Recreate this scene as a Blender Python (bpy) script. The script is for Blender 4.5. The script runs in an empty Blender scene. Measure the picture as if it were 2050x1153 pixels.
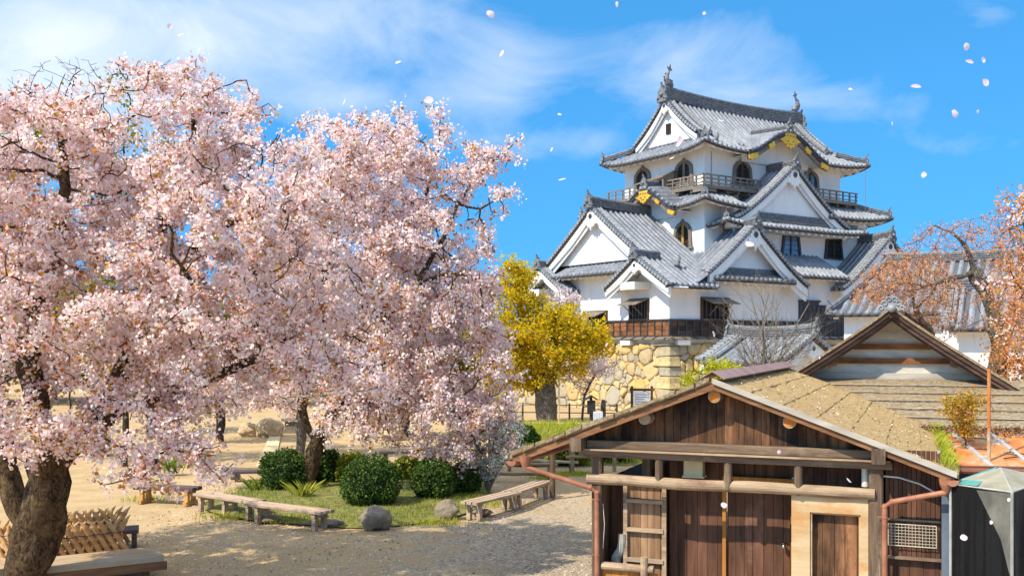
import bpy, bmesh, math, random
import numpy as np
from mathutils import Vector, Matrix, noise
random.seed(7); np.random.seed(7)
C = bpy.context.scene
COL = C.collection
R = math.radians
# ------------------------------------------------------------------ camera
EYE, FPX, HZY, CXP = 4.0, 1993.0, 690.0, 1025.0
cam_d = bpy.data.cameras.new("camera"); cam = bpy.data.objects.new("camera", cam_d); COL.objects.link(cam)
cam.location = (0, 0, EYE); cam.rotation_euler = (R(90), 0, 0)
cam_d.sensor_width = 36; cam_d.lens = 36 * FPX / 2050; cam_d.shift_y = (HZY - 576.5) / 2050
cam_d.clip_start = 0.1; cam_d.clip_end = 4000
C.camera = cam
# ------------------------------------------------------------------ sun, sky, exposure
SUN_AZ = Vector((-0.80, -0.60)).normalized(); SUN_EL = R(47)
sdir = Vector((SUN_AZ.x * math.cos(SUN_EL), SUN_AZ.y * math.cos(SUN_EL), math.sin(SUN_EL)))
sl = bpy.data.lights.new("sun", 'SUN'); sl.energy = 4.3; sl.angle = R(0.5); sl.color = (1.0, 0.915, 0.76)
so = bpy.data.objects.new("sun", sl); COL.objects.link(so); so.rotation_euler = sdir.to_track_quat('Z', 'Y').to_euler()
wd = bpy.data.worlds.new("World"); C.world = wd; wd.use_nodes = True
nt = wd.node_tree; nt.nodes.clear()
def nn(t, typ, **kw):
    n = t.nodes.new(typ)
    for k, v in kw.items(): setattr(n, k, v)
    return n
w_out = nn(nt, 'ShaderNodeOutputWorld'); w_bg = nn(nt, 'ShaderNodeBackground')
sky = nn(nt, 'ShaderNodeTexSky'); sky.sky_type = 'NISHITA'; sky.sun_disc = False
sky.sun_elevation = SUN_EL; sky.sun_rotation = math.atan2(SUN_AZ.x, SUN_AZ.y)
sky.air_density = 1.0; sky.dust_density = 0.3; sky.ozone_density = 3.0; sky.altitude = 300
w_bg.inputs['Strength'].default_value = 0.15
tc = nn(nt, 'ShaderNodeTexCoord'); L = nt.links.new
def wm(op, a_, b_=0.0, c_=0.0, clamp=False):
    m_ = nn(nt, 'ShaderNodeMath'); m_.operation = op; m_.use_clamp = clamp
    for k_, v_ in enumerate((a_, b_, c_)):
        if hasattr(v_, 'is_linked'): L(v_, m_.inputs[k_])
        else: m_.inputs[k_].default_value = v_
    return m_.outputs[0]
sx = nn(nt, 'ShaderNodeSeparateXYZ'); L(tc.outputs['Generated'], sx.inputs[0]); dx_, dy_, dz_ = sx.outputs
# the deep blue of the higher sky reaches further down
cx_ = nn(nt, 'ShaderNodeCombineXYZ'); nv = nn(nt, 'ShaderNodeVectorMath'); nv.operation = 'NORMALIZE'
L(dx_, cx_.inputs[0]); L(dy_, cx_.inputs[1]); L(wm('MULTIPLY_ADD', dz_, .66, .33), cx_.inputs[2]); L(cx_.outputs[0], nv.inputs[0]); L(nv.outputs[0], sky.inputs['Vector'])
hs = nn(nt, 'ShaderNodeHueSaturation'); hs.inputs['Saturation'].default_value = 1.2; hs.inputs['Value'].default_value = 1.3
tint = nn(nt, 'ShaderNodeMixRGB'); tint.blend_type = 'MULTIPLY'; tint.inputs[0].default_value = 1; tint.inputs[2].default_value = (.56, 1.06, 1.06, 1)
L(sky.outputs['Color'], hs.inputs['Color']); L(hs.outputs['Color'], tint.inputs[1])
# wisps of cloud: banks placed by direction, torn by noise; unseen bright cloud added overhead to lift and whiten the ambient light
mp = nn(nt, 'ShaderNodeMapping'); mp.inputs['Scale'].default_value = (2.6, 2.6, 5.2); mp.inputs['Rotation'].default_value = (0.0, 0.45, 0.2); mp.inputs['Location'].default_value = (1.3, 0.4, 0.7)
n1 = nn(nt, 'ShaderNodeTexNoise'); n1.inputs['Scale'].default_value = 2.2; n1.inputs['Detail'].default_value = 10; n1.inputs['Roughness'].default_value = 0.58; n1.inputs['Distortion'].default_value = 0.5
L(tc.outputs['Generated'], mp.inputs['Vector']); L(mp.outputs['Vector'], n1.inputs['Vector'])
ym = wm('MAXIMUM', dy_, .15); pp = wm('DIVIDE', dx_, ym); qq = wm('DIVIDE', dz_, ym); bank = None
for (p0, q0, rx_, rz_, am) in ((-.42, .31, .24, .12, 1.1), (-.50, .22, .12, .14, .8), (-.20, .33, .16, .06, .8), (-.01, .262, .065, .06, .72), (.20, .285, .15, .07, .72), (.47, .33, .09, .03, .6), (-.14, .245, .09, .022, .5), (.05, .20, .12, .02, .5), (.34, .24, .14, .03, .42), (.44, .20, .12, .02, .4), (-.02, .13, .10, .015, .4)):
    e_ = wm('ADD', wm('POWER', wm('ABSOLUTE', wm('DIVIDE', wm('SUBTRACT', pp, p0), rx_)), 2.0), wm('POWER', wm('ABSOLUTE', wm('DIVIDE', wm('SUBTRACT', qq, q0), rz_)), 2.0))
    g_ = wm('MULTIPLY', wm('POWER', 2.718, wm('MULTIPLY', e_, -1.0)), am); bank = g_ if bank is None else wm('ADD', bank, g_)
front = wm('MULTIPLY', dy_, 4.0, 0, True); bank = wm('MULTIPLY', bank, front)
fill_deck = wm('MULTIPLY', wm('SUBTRACT', dz_, .40), 3.0, 0, True); fill_deck = wm('MULTIPLY', fill_deck, wm('MULTIPLY', wm('SUBTRACT', n1.outputs['Fac'], .36), 4.0, 0, True))
thr = wm('SUBTRACT', .74, wm('MULTIPLY', bank, .52)); fac_ = wm('MULTIPLY', wm('SUBTRACT', n1.outputs['Fac'], thr), 1.55, 0, True); fac_ = wm('MULTIPLY', fac_, wm('MINIMUM', wm('MULTIPLY', bank, 1.6), .80))
mx = nn(nt, 'ShaderNodeMixRGB'); mx.inputs['Color2'].default_value = (5.4, 5.6, 5.9, 1)
L(fac_, mx.inputs['Fac']); L(tint.outputs[0], mx.inputs['Color1'])
mx2 = nn(nt, 'ShaderNodeMixRGB'); mx2.inputs['Color2'].default_value = (7.6, 7.8, 8.0, 1); L(fill_deck, mx2.inputs['Fac']); L(mx.outputs['Color'], mx2.inputs['Color1'])
L(mx2.outputs['Color'], w_bg.inputs['Color']); L(w_bg.outputs['Background'], w_out.inputs['Surface'])
vs = C.view_settings; C.display_settings.display_device = 'sRGB'; vs.view_transform = 'Standard'; vs.look = 'None'; vs.exposure = 0.50; vs.gamma = 1.0; vs.use_curve_mapping = False
C.cycles.max_bounces = 6; C.cycles.transparent_max_bounces = 8; C.cycles.use_denoising = True

# ------------------------------------------------------------------ helpers
def W(px, py, Y):                      # a point at distance Y seen at photo pixel (px, py)
    return Vector(((px - CXP) / FPX * Y, Y, EYE + (HZY - py) / FPX * Y))
def G(px, Y, z=0.0): return Vector(((px - CXP) / FPX * Y, Y, z))

class MB:                              # collects shapes and links them as ONE mesh object
    def __init__(s): s.v = []; s.f = []; s.m = []; s.uv = []; s.cm = 0; s.cuts = []
    def cut(s, name): s.cuts.append((len(s.v), len(s.f), name))   # the pieces that follow become an object of their own
    def add(s, vs_, fs, uvs=None):
        o = len(s.v); s.v.extend([tuple(p) for p in vs_])
        for i, f in enumerate(fs):
            s.f.append([o + k for k in f]); s.m.append(s.cm)
            s.uv.append(uvs[i] if uvs else None)
    def box(s, x0, x1, y0, y1, z0, z1, M=None):
        p = [Vector((x, y, z)) for z in (z0, z1) for y in (y0, y1) for x in (x0, x1)]
        if M is not None: p = [M @ q for q in p]
        s.add(p, [(0, 2, 3, 1), (4, 5, 7, 6), (0, 1, 5, 4), (2, 6, 7, 3), (0, 4, 6, 2), (1, 3, 7, 5)])
    def beam(s, a, b, w, h, up=(0, 0, 1), ch=0.0):          # box from a to b, w across, h along up; chamfered if ch
        a = Vector(a); b = Vector(b); d = (b - a).normalized(); u = Vector(up); x = d.cross(u).normalized(); u = x.cross(d).normalized()
        if ch <= 0: prof = [(-w/2, -h/2), (w/2, -h/2), (w/2, h/2), (-w/2, h/2)]
        else:
            c = ch; prof = [(-w/2+c, -h/2), (w/2-c, -h/2), (w/2, -h/2+c), (w/2, h/2-c), (w/2-c, h/2), (-w/2+c, h/2), (-w/2, h/2-c), (-w/2, -h/2+c)]
        n = len(prof); p = [a + x * q[0] + u * q[1] for q in prof] + [b + x * q[0] + u * q[1] for q in prof]
        s.add(p, [[(i) % n, i + n, (i + 1) % n + n, (i + 1) % n][::-1] for i in range(n)] + [list(range(n))[::-1], list(range(n, 2 * n))])
    def tube(s, pts, rad, n=8, cap=True, wob=0.0):
        pts = [Vector(p) for p in pts]
        if not hasattr(rad, '__len__'): rad = [rad] * len(pts)
        o = len(s.v); ref = None
        for i, p in enumerate(pts):
            d = (pts[min(i + 1, len(pts) - 1)] - pts[max(i - 1, 0)])
            d = d.normalized() if d.length > 1e-9 else Vector((0, 0, 1))
            if ref is None: ref = Vector((1, 0, 0)) if abs(d.x) < .8 else Vector((0, 1, 0))
            x = (ref - d * ref.dot(d)).normalized(); y = d.cross(x); ref = x
            for k in range(n):
                t = 2 * math.pi * k / n; r = rad[i]
                if wob:
                    r *= 1 + wob * noise.noise(Vector((p.x * 3 + math.cos(t), p.y * 3 + math.sin(t), p.z * 2.2)))
                    if n > 16: r *= 1 + .11 * noise.noise(Vector((math.cos(t) * 4.5, math.sin(t) * 4.5, p.z * 2.5 + p.x))) + .06 * noise.noise(Vector((math.cos(t) * 9, math.sin(t) * 9, p.z * 8)))
                s.v.append(tuple(p + x * (math.cos(t) * r) + y * (math.sin(t) * r)))
        for i in range(len(pts) - 1):
            for k in range(n):
                a = o + i * n + k; b = o + i * n + (k + 1) % n
                s.f.append([a, b, b + n, a + n]); s.m.append(s.cm); s.uv.append(None)
        if cap:
            s.f.append([o + k for k in range(n)][::-1]); s.m.append(s.cm); s.uv.append(None)
            q = o + (len(pts) - 1) * n; s.f.append([q + k for k in range(n)]); s.m.append(s.cm); s.uv.append(None)
    def prism(s, poly, o, ax, ay, az, t):                    # 2D outline poly placed at o along ax/ay, thickness t along az
        o = Vector(o); ax = Vector(ax); ay = Vector(ay); az = Vector(az); n = len(poly)
        p = [o + ax * q[0] + ay * q[1] for q in poly]; p += [q + az * t for q in p]
        s.add(p, [list(range(n))[::-1], list(range(n, 2 * n))] + [[i, (i + 1) % n, (i + 1) % n + n, i + n] for i in range(n)])
    def strip(s, A, B, T):                                   # closed band between polylines A and B, thickness vector T
        n = len(A); T = Vector(T); p = [Vector(q) for q in A] + [Vector(q) for q in B]; p += [q + T for q in p]
        f = []
        for i in range(n - 1):
            f += [[i, i + 1, n + i + 1, n + i], [2*n + i, 3*n + i, 3*n + i + 1, 2*n + i + 1], [i, 2*n + i, 2*n + i + 1, i + 1], [n + i, n + i + 1, 3*n + i + 1, 3*n + i]]
        f += [[0, n, 3*n, 2*n], [n-1, 3*n-1, 4*n-1, 2*n-1]]
        s.add(p, f)
    def ball(s, c, r, sub=2, sq=(1, 1, 1), amp=0.0, fr=1.0, seed=0, M=None):
        bm = bmesh.new(); bmesh.ops.create_icosphere(bm, subdivisions=sub, radius=1.0)
        pv = []
        for v in bm.verts:
            q = v.co.copy(); k = 1 + (amp * noise.fractal(q * fr + Vector((seed * 7.3, seed * 3.1, 0)), 1.0, 2.0, 4) if amp else 0)
            q = Vector((q.x * sq[0], q.y * sq[1], q.z * sq[2])) * (r * k)
            if M is not None: q = M @ q
            pv.append(Vector(c) + q)
        s.add(pv, [[v.index for v in f.verts] for f in bm.faces]); bm.free()
    def build(s, name, mats, par=None, smooth=False, loc=None, fix=False):
        if s.cuts and not (len(s.cuts) == 1 and s.cuts[0][1] == 0):
            cs = ([] if s.cuts[0][1] == 0 else [(0, 0, name)]) + s.cuts + [(len(s.v), len(s.f), '')]; first = None
            for (v0, f0, nm), (v1, f1, _) in zip(cs[:-1], cs[1:]):
                q = MB(); q.v = s.v[v0:v1]; q.f = [[i - v0 for i in f] for f in s.f[f0:f1]]; q.m = s.m[f0:f1]; q.uv = s.uv[f0:f1]
                o = q.build(nm or name, mats, par, smooth, loc, fix); first = first or o
            return first
        me = bpy.data.meshes.new(name); me.from_pydata(s.v, [], s.f)
        if not isinstance(mats, (list, tuple)): mats = [mats]
        for m in mats: me.materials.append(m)
        if len(mats) > 1: me.polygons.foreach_set('material_index', s.m)
        if any(u is not None for u in s.uv):
            ul = me.uv_layers.new(name='UVMap'); arr = np.zeros((len(me.loops), 2), np.float32); i = 0
            for f, u in zip(s.f, s.uv):
                if u is not None: arr[i:i + len(f)] = u
                i += len(f)
            ul.data.foreach_set('uv', arr.ravel())
        if smooth is True: me.polygons.foreach_set('use_smooth', [True] * len(me.polygons))
        elif smooth: me.shade_smooth_by_angle = None
        me.update()
        if fix:
            bm = bmesh.new(); bm.from_mesh(me); bmesh.ops.recalc_face_normals(bm, faces=bm.faces); bm.to_mesh(me); bm.free()
        o = bpy.data.objects.new(name, me); COL.objects.link(o)
        if par is not None: o.parent = par
        if loc is not None: o.location = loc
        return o
def tag(o, label=None, cat=None, group=None, kind=None):
    if label: o['label'] = label
    if cat: o['category'] = cat
    if group: o['group'] = group
    if kind: o['kind'] = kind
    return o
def empty(name, loc, rz=0.0, label=None, cat=None, group=None):
    o = bpy.data.objects.new(name, None); COL.objects.link(o); o.location = loc; o.rotation_euler = (0, 0, rz); o.empty_display_size = .2
    return tag(o, label, cat, group)
def copy_tree(o, par=None):
    c = o.copy(); COL.objects.link(c); c.parent = par
    for ch in list(o.children): copy_tree(ch, c)
    return c
def mesh_np(name, verts, nper, mats, par=None, midx=None, smooth=False):   # many equal polygons at once
    nf = len(verts) // nper; me = bpy.data.meshes.new(name)
    me.vertices.add(len(verts)); me.vertices.foreach_set('co', np.asarray(verts, np.float32).ravel())
    me.loops.add(nf * nper); me.loops.foreach_set('vertex_index', np.arange(nf * nper, dtype=np.int32))
    me.polygons.add(nf); me.polygons.foreach_set('loop_start', np.arange(0, nf * nper, nper, dtype=np.int32)); 
    for m in (mats if isinstance(mats, (list, tuple)) else [mats]): me.materials.append(m)
    if midx is not None: me.polygons.foreach_set('material_index', midx.astype(np.int32))
    me.update(calc_edges=True); me.validate()
    o = bpy.data.objects.new(name, me); COL.objects.link(o)
    if par is not None: o.parent = par
    return o

# ------------------------------------------------------------------ materials
MAT = {}
def new_mat(name):
    m = bpy.data.materials.new(name); m.use_nodes = True; t = m.node_tree; t.nodes.clear()
    o = nn(t, 'ShaderNodeOutputMaterial'); b = nn(t, 'ShaderNodeBsdfPrincipled'); t.links.new(b.outputs[0], o.inputs[0])
    MAT[name] = m; return m, t, b, o
def ramp(t, fac, stops):
    r = nn(t, 'ShaderNodeValToRGB'); e = r.color_ramp.elements
    while len(e) > len(stops): e.remove(e[-1])
    while len(e) < len(stops): e.new(1.0)
    for i, (p, c) in enumerate(stops): e[i].position = p; e[i].color = (*c, 1)
    t.links.new(fac, r.inputs['Fac']); return r.outputs['Color']
def tnoise(t, scale, det=5, rough=.55, coord='Object', mscale=None, dist=0.0):
    c = nn(t, 'ShaderNodeTexCoord'); n = nn(t, 'ShaderNodeTexNoise'); v = c.outputs[coord]
    if mscale:
        m = nn(t, 'ShaderNodeMapping'); m.inputs['Scale'].default_value = mscale; t.links.new(v, m.inputs['Vector']); v = m.outputs['Vector']
    t.links.new(v, n.inputs['Vector']); n.inputs['Scale'].default_value = scale; n.inputs['Detail'].default_value = det; n.inputs['Roughness'].default_value = rough; n.inputs['Distortion'].default_value = dist
    return n.outputs['Fac']
def mixc(t, fac, a, b, typ='MIX'):
    m = nn(t, 'ShaderNodeMixRGB'); m.blend_type = typ
    for k, v in ((0, fac), (1, a), (2, b)):
        if hasattr(v, 'is_linked'): t.links.new(v, m.inputs[k])
        else: m.inputs[k].default_value = v if k == 0 else (*v, 1)
    return m.outputs[0]
def math_(t, op, a, b=0.0):
    m = nn(t, 'ShaderNodeMath'); m.operation = op
    for k, v in ((0, a), (1, b)):
        if hasattr(v, 'is_linked'): t.links.new(v, m.inputs[k])
        else: m.inputs[k].default_value = v
    return m.outputs[0]
def bump(t, b, h, st=.5, dist=.02):
    n = nn(t, 'ShaderNodeBump'); n.inputs['Strength'].default_value = st; n.inputs['Distance'].default_value = dist
    t.links.new(h, n.inputs['Height']); t.links.new(n.outputs[0], b.inputs['Normal'])
def island(t): return nn(t, 'ShaderNodeNewGeometry').outputs['Random Per Island']
def simple(name, c1, c2, scale=3, rough=.7, bst=0.3, bd=.01, mscale=None, det=6, metal=0.0, lo=.35, hi=.65, isl=0.0, spec=None):
    m, t, b, o = new_mat(name)
    f = tnoise(t, scale, det, .6, mscale=mscale); col = ramp(t, f, [(lo, c1), (hi, c2)])
    if isl:
        h = nn(t, 'ShaderNodeHueSaturation'); v = math_(t, 'ADD', math_(t, 'MULTIPLY', island(t), 2 * isl), 1 - isl)
        t.links.new(v, h.inputs['Value']); t.links.new(col, h.inputs['Color']); col = h.outputs[0]
    t.links.new(col, b.inputs['Base Color']); b.inputs['Roughness'].default_value = rough; b.inputs['Metallic'].default_value = metal
    if spec is not None: b.inputs['Specular IOR Level'].default_value = spec
    if bst: bump(t, b, f, bst, bd)
    return m
def wood(name, dark, light, grain='Z', sc=9.0, isl=.25, rough=.75, stain=None, sth=.62, spec=.25):
    m, t, b, o = new_mat(name)
    ms = {'X': (.09, 1, 1), 'Y': (1, .09, 1), 'Z': (1, 1, .09)}[grain]
    f = tnoise(t, sc, 7, .65, mscale=ms, dist=.6); f2 = tnoise(t, sc * 4, 4, .6, mscale=ms)
    mixf = math_(t, 'ADD', math_(t, 'MULTIPLY', f, .65), math_(t, 'MULTIPLY', f2, .35))
    col = ramp(t, mixf, [(.36, dark), (.64, light)])
    if stain:
        g = tnoise(t, 1.6, 6, .7, mscale={'X': (.5, 1, 1), 'Y': (1, .5, 1), 'Z': (1, 1, .5)}[grain])
        col = mixc(t, ramp(t, g, [(sth - .1, (0, 0, 0)), (sth + .08, (1, 1, 1))]), col, stain)
    if isl:
        h = nn(t, 'ShaderNodeHueSaturation'); v = math_(t, 'ADD', math_(t, 'MULTIPLY', island(t), 2 * isl), 1 - isl)
        t.links.new(v, h.inputs['Value']); t.links.new(col, h.inputs['Color']); col = h.outputs[0]
    t.links.new(col, b.inputs['Base Color']); b.inputs['Roughness'].default_value = rough; b.inputs['Specular IOR Level'].default_value = spec
    bump(t, b, mixf, .5, .01); return m
# roof tiles: UV.x = row number, UV.y = tile number up the slope
def tile_mat(name, c1, c2, joint=.55):
    m, t, b, o = new_mat(name)
    uv = nn(t, 'ShaderNodeTexCoord'); sp = nn(t, 'ShaderNodeSeparateXYZ'); t.links.new(uv.outputs['UV'], sp.inputs[0])
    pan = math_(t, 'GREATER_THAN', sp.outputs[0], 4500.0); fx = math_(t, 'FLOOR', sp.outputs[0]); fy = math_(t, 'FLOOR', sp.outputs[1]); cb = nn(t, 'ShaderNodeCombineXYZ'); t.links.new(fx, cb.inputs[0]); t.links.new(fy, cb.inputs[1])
    wn = nn(t, 'ShaderNodeTexWhiteNoise'); wn.noise_dimensions = '2D'; t.links.new(cb.outputs[0], wn.inputs['Vector'])
    col = ramp(t, wn.outputs['Value'], [(.0, c1), (1.0, c2)])
    col = mixc(t, ramp(t, tnoise(t, 1.3, 7, .7), [(.45, (0, 0, 0)), (.72, (.55, .55, .55))]), col, tuple(x * 1.5 for x in c2))
    col = mixc(t, ramp(t, tnoise(t, 5.0, 6, .7), [(.5, (0, 0, 0)), (.75, (.5, .5, .5))]), col, tuple(x * .45 for x in c1))
    fr = math_(t, 'FRACT', sp.outputs[1]); jl = ramp(t, fr, [(.0, (joint, joint, joint)), (.12, (1, 1, 1))])
    col = mixc(t, 1.0, col, jl, 'MULTIPLY'); col = mixc(t, math_(t, 'MULTIPLY', pan, .74), col, (.055, .054, .053))  # pans darkened in colour to stand for the shade between the ribs
    t.links.new(col, b.inputs['Base Color']); b.inputs['Roughness'].default_value = .5; b.inputs['Specular IOR Level'].default_value = .4
    bump(t, b, fr, .5, .03); return m
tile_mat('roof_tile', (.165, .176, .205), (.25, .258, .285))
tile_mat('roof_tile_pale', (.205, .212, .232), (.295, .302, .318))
simple('tile_clay', (.17, .175, .19), (.32, .325, .335), 4, .5, .4, .02)
simple('tile_dark', (.09, .092, .10), (.21, .213, .22), 5, .55, .4, .02)
# plaster with faint streaks of weather
def plaster():
    m, t, b, o = new_mat('plaster')
    col = ramp(t, tnoise(t, .7, 6, .6), [(.3, (.74, .74, .73)), (.7, (.83, .82, .80))])
    st = tnoise(t, 2.2, 6, .7, mscale=(1.2, 1.2, .12))
    col = mixc(t, ramp(t, st, [(.50, (0, 0, 0)), (.78, (.42, .42, .42))]), col, (.52, .51, .49))
    t.links.new(col, b.inputs['Base Color']); b.inputs['Roughness'].default_value = .85; bump(t, b, tnoise(t, 6, 5), .15, .02)
plaster()
simple('plaster_stained', (.52, .51, .47), (.74, .72, .66), 1.2, .85, .3, .01)
simple('gold', (.74, .36, .03), (.98, .56, .05), 3, .42, .2, .01, metal=.35)
simple('black_iron', (.015, .015, .017), (.04, .04, .042), 6, .5, .2, .005)
simple('glass_dark', (.014, .011, .009), (.035, .026, .02), 2, .5, 0, spec=.2)
simple('window_glass', (.10, .19, .30), (.20, .33, .47), 1.4, .1, 0)
simple('stain_black', (.028, .029, .034), (.06, .06, .068), 3, .6, .3, .01)
wood('wood_dark', (.035, .026, .02), (.115, .08, .055), 'X', 8)
wood('wood_dark_up', (.035, .026, .02), (.115, .08, .055), 'Z', 8)
wood('wood_band', (.10, .04, .016), (.33, .13, .045), 'X', 7, .35, stain=(.05, .035, .028), sth=.6)
wood('wood_band_shaded', (.022, .02, .02), (.10, .062, .04), 'X', 7, .5, stain=(.16, .07, .03), sth=.66)  # shaded-face copy of the band wood, its shade put into the colour
wood('wood_yellow', (.32,.16,.03), (.55,.30,.07), 'Z', 8)
wood('wood_greybrown', (.11, .088, .068), (.27, .225, .18), 'X', 8)
wood('wood_greybrown_y', (.11, .088, .068), (.27, .225, .18), 'Y', 8)
wood('wood_greybrown_up', (.11, .088, .068), (.27, .225, .18), 'Z', 8)
# ------------------------------------------------------------------ tiled-roof tools (local frame: a runs along the eave, b runs inward)
class F2:
    def __init__(s, ox, oy, ax, bx): s.o = (ox, oy); s.a = ax; s.b = bx
    def p(s, a, b, z): return Vector((s.o[0] + a * s.a[0] + b * s.b[0], s.o[1] + a * s.a[1] + b * s.b[1], z))
    def va(s): return Vector((s.a[0], s.a[1], 0))
    def vb(s): return Vector((s.b[0], s.b[1], 0))
def FU(u, v): return F2(u, v, (0, 1), (1, 0))        # faces -u : a = +v, b = +u
def FV(u, v): return F2(u, v, (1, 0), (0, 1))        # faces -v : a = +u, b = +v
def FU2(u, v): return F2(u, v, (0, -1), (-1, 0))
def FV2(u, v): return F2(u, v, (-1, 0), (0, -1))
ROWRND = random.Random(17); ROWS = [0]   # UV.x counts rows; 1000 is added on the shade-darkened pan tiles between the round ones
def roof(mb, F, a0, a1, b0f, b1f, zf, pitch=.42, r=.115, nb=10, caps=True, tl=.36):
    n = max(1, round((a1 - a0) / pitch)); p = (a1 - a0) / n
    offs = [(-p/2, 0), (-r, .0), (-r*.75, r*.85), (0, r*1.2), (r*.75, r*.85), (r, .0), (p/2, 0)]
    for k in range(n):
        ac = a0 + p * (k + .5); ROWS[0] += 1; row = ROWS[0]
        lim = []
        for of, h in offs:
            a = min(max(ac + of, a0), a1); b0 = b0f(a); b1 = b1f(a); lim.append((a, b0, max(b1, b0), h))
        if max(l[2] - l[1] for l in lim) < .05: continue
        o = len(mb.v); jr = ROWRND.uniform(.90, 1.10); jz = ROWRND.uniform(-.010, .010)
        for j in range(nb + 1):
            for (a, b0, b1, h) in lim:
                h = h * jr + (jz if h > .02 else 0)
                b = b0 + (b1 - b0) * j / nb; mb.v.append(tuple(F.p(a, b, zf(a, b) + h)))
        m = len(lim)
        for j in range(nb):
            for i in range(m - 1):
                q = o + j * m + i; mb.f.append([q, q + 1, q + m + 1, q + m]); mb.m.append(mb.cm)
                u0 = row + .5
                bb = [lim[i][1] + (lim[i][2] - lim[i][1]) * t / nb for t in (j, j + 1)]; b2 = [lim[i+1][1] + (lim[i+1][2] - lim[i+1][1]) * t / nb for t in (j, j + 1)]
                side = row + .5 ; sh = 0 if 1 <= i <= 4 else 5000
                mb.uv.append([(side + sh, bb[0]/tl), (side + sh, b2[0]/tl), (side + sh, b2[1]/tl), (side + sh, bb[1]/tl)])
        if caps and lim[3][2] - lim[3][1] > .1:
            a, b0, b1, h = lim[3]; z = zf(a, b0); rr = r * 1.12; zc = z + r * .25
            cs = [F.p(a + rr * math.cos(t * math.pi / 5), b0 - .03, zc + rr * math.sin(t * math.pi / 5)) for t in range(10)]
            mb.add(cs + [c + F.vb() * .08 for c in cs], [list(range(10))] + [[i, 10 + i, 10 + (i + 1) % 10, (i + 1) % 10] for i in range(10)], [[(row + .5, .5)] * 10] + [[(row + .5, .3)] * 4] * 10)
            aL, aR = lim[0][0], lim[6][0]; zl, zr = zf(aL, b0f(aL)), zf(aR, b0f(aR))
            q = [F.p(aL, b0f(aL), zl + .005), F.p(aR, b0f(aR), zr + .005), F.p(aR, b0f(aR), zr - .09), F.p(aL, b0f(aL), zl - .09)]
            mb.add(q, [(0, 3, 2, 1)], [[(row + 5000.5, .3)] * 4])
def eaves(par, F, a0, a1, b0f, bw, zf, hipL=True, hipR=True, sp=.62, drop=.10, rise=.35):
    """fascia, white soffit and white rafter ends under one run of eave"""
    n = max(2, int((a1 - a0) / .5)); A = [a0 + (a1 - a0) * i / n for i in range(n + 1)]
    d = MB()
    d.strip([F.p(a, b0f(a) + .03, zf(a, b0f(a)) - .085) for a in A], [F.p(a, b0f(a) + .03, zf(a, b0f(a)) - .085 - drop) for a in A], F.vb() * .06)
    d.build('fascia', MAT['wood_dark'], par)
    s = MB(); top, bot = [], []
    for a in A:
        bl = bw
        if hipL: bl = min(bl, max(a - a0, .06) + b0f(a))
        if hipR: bl = min(bl, max(a1 - a, .06) + b0f(a))
        bl = max(bl, b0f(a) + .1)
        top.append(F.p(a, b0f(a) + .09, zf(a, b0f(a)) - .13)); bot.append(F.p(a, bl, zf(a, b0f(a)) - .13 + rise * (bl - b0f(a))))
    s.strip(top, bot, (0, 0, .05))
    m = max(1, int((a1 - a0) / sp))
    for i in range(m):
        a = a0 + (a1 - a0) * (i + .5) / m; bl = bw
        if hipL: bl = min(bl, a - a0)
        if hipR: bl = min(bl, a1 - a)
        if bl - b0f(a) < .45: continue
        z = zf(a, b0f(a)) - .13
        s.beam(F.p(a, b0f(a) + .16, z - .09 + rise * .16), F.p(a, bl, z - .09 + rise * (bl - b0f(a))), .24, .20)
    s.build('soffit', MAT['plaster'], par)
def sweep_ridge(mb, pts, w=.34, h=.5, lay=5, top=.10):
    """stacked ridge tiles with a round cap, swept along pts"""
    mb.cut('ridge')
    prof = []
    for i in range(lay):
        z0 = h * i / lay; z1 = h * (i + .62) / lay; z2 = h * (i + 1) / lay
        prof += [(w/2, z0), (w/2, z1), (w/2 - .05, z1 + .002), (w/2 - .05, z2)]
    prof += [(top * math.cos(t) * 1.25, h + top * math.sin(t)) for t in (0, .8, math.pi/2)]
    prof = prof + [(-x, z) for x, z in prof[::-1][1:]]
    n = len(prof); o = len(mb.v); pts = [Vector(p) for p in pts]
    for i, p in enumerate(pts):
        d = pts[min(i + 1, len(pts) - 1)] - pts[max(i - 1, 0)]; x = Vector((d.y, -d.x, 0)).normalized()
        up = x.cross(d.normalized()) if d.length else Vector((0, 0, 1))
        if up.z < 0: up = -up
        for q in prof: mb.v.append(tuple(p + x * q[0] + up * q[1]))
    for i in range(len(pts) - 1):
        for k in range(n - 1):
            q = o + i * n + k; mb.f.append([q, q + n, q + n + 1, q + 1]); mb.m.append(mb.cm); mb.uv.append(None)
    for i, rev in ((0, True), (len(pts) - 1, False)):
        q = [o + i * n + k for k in range(n)]; mb.f.append(q[::-1] if rev else q); mb.m.append(mb.cm); mb.uv.append(None)
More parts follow.
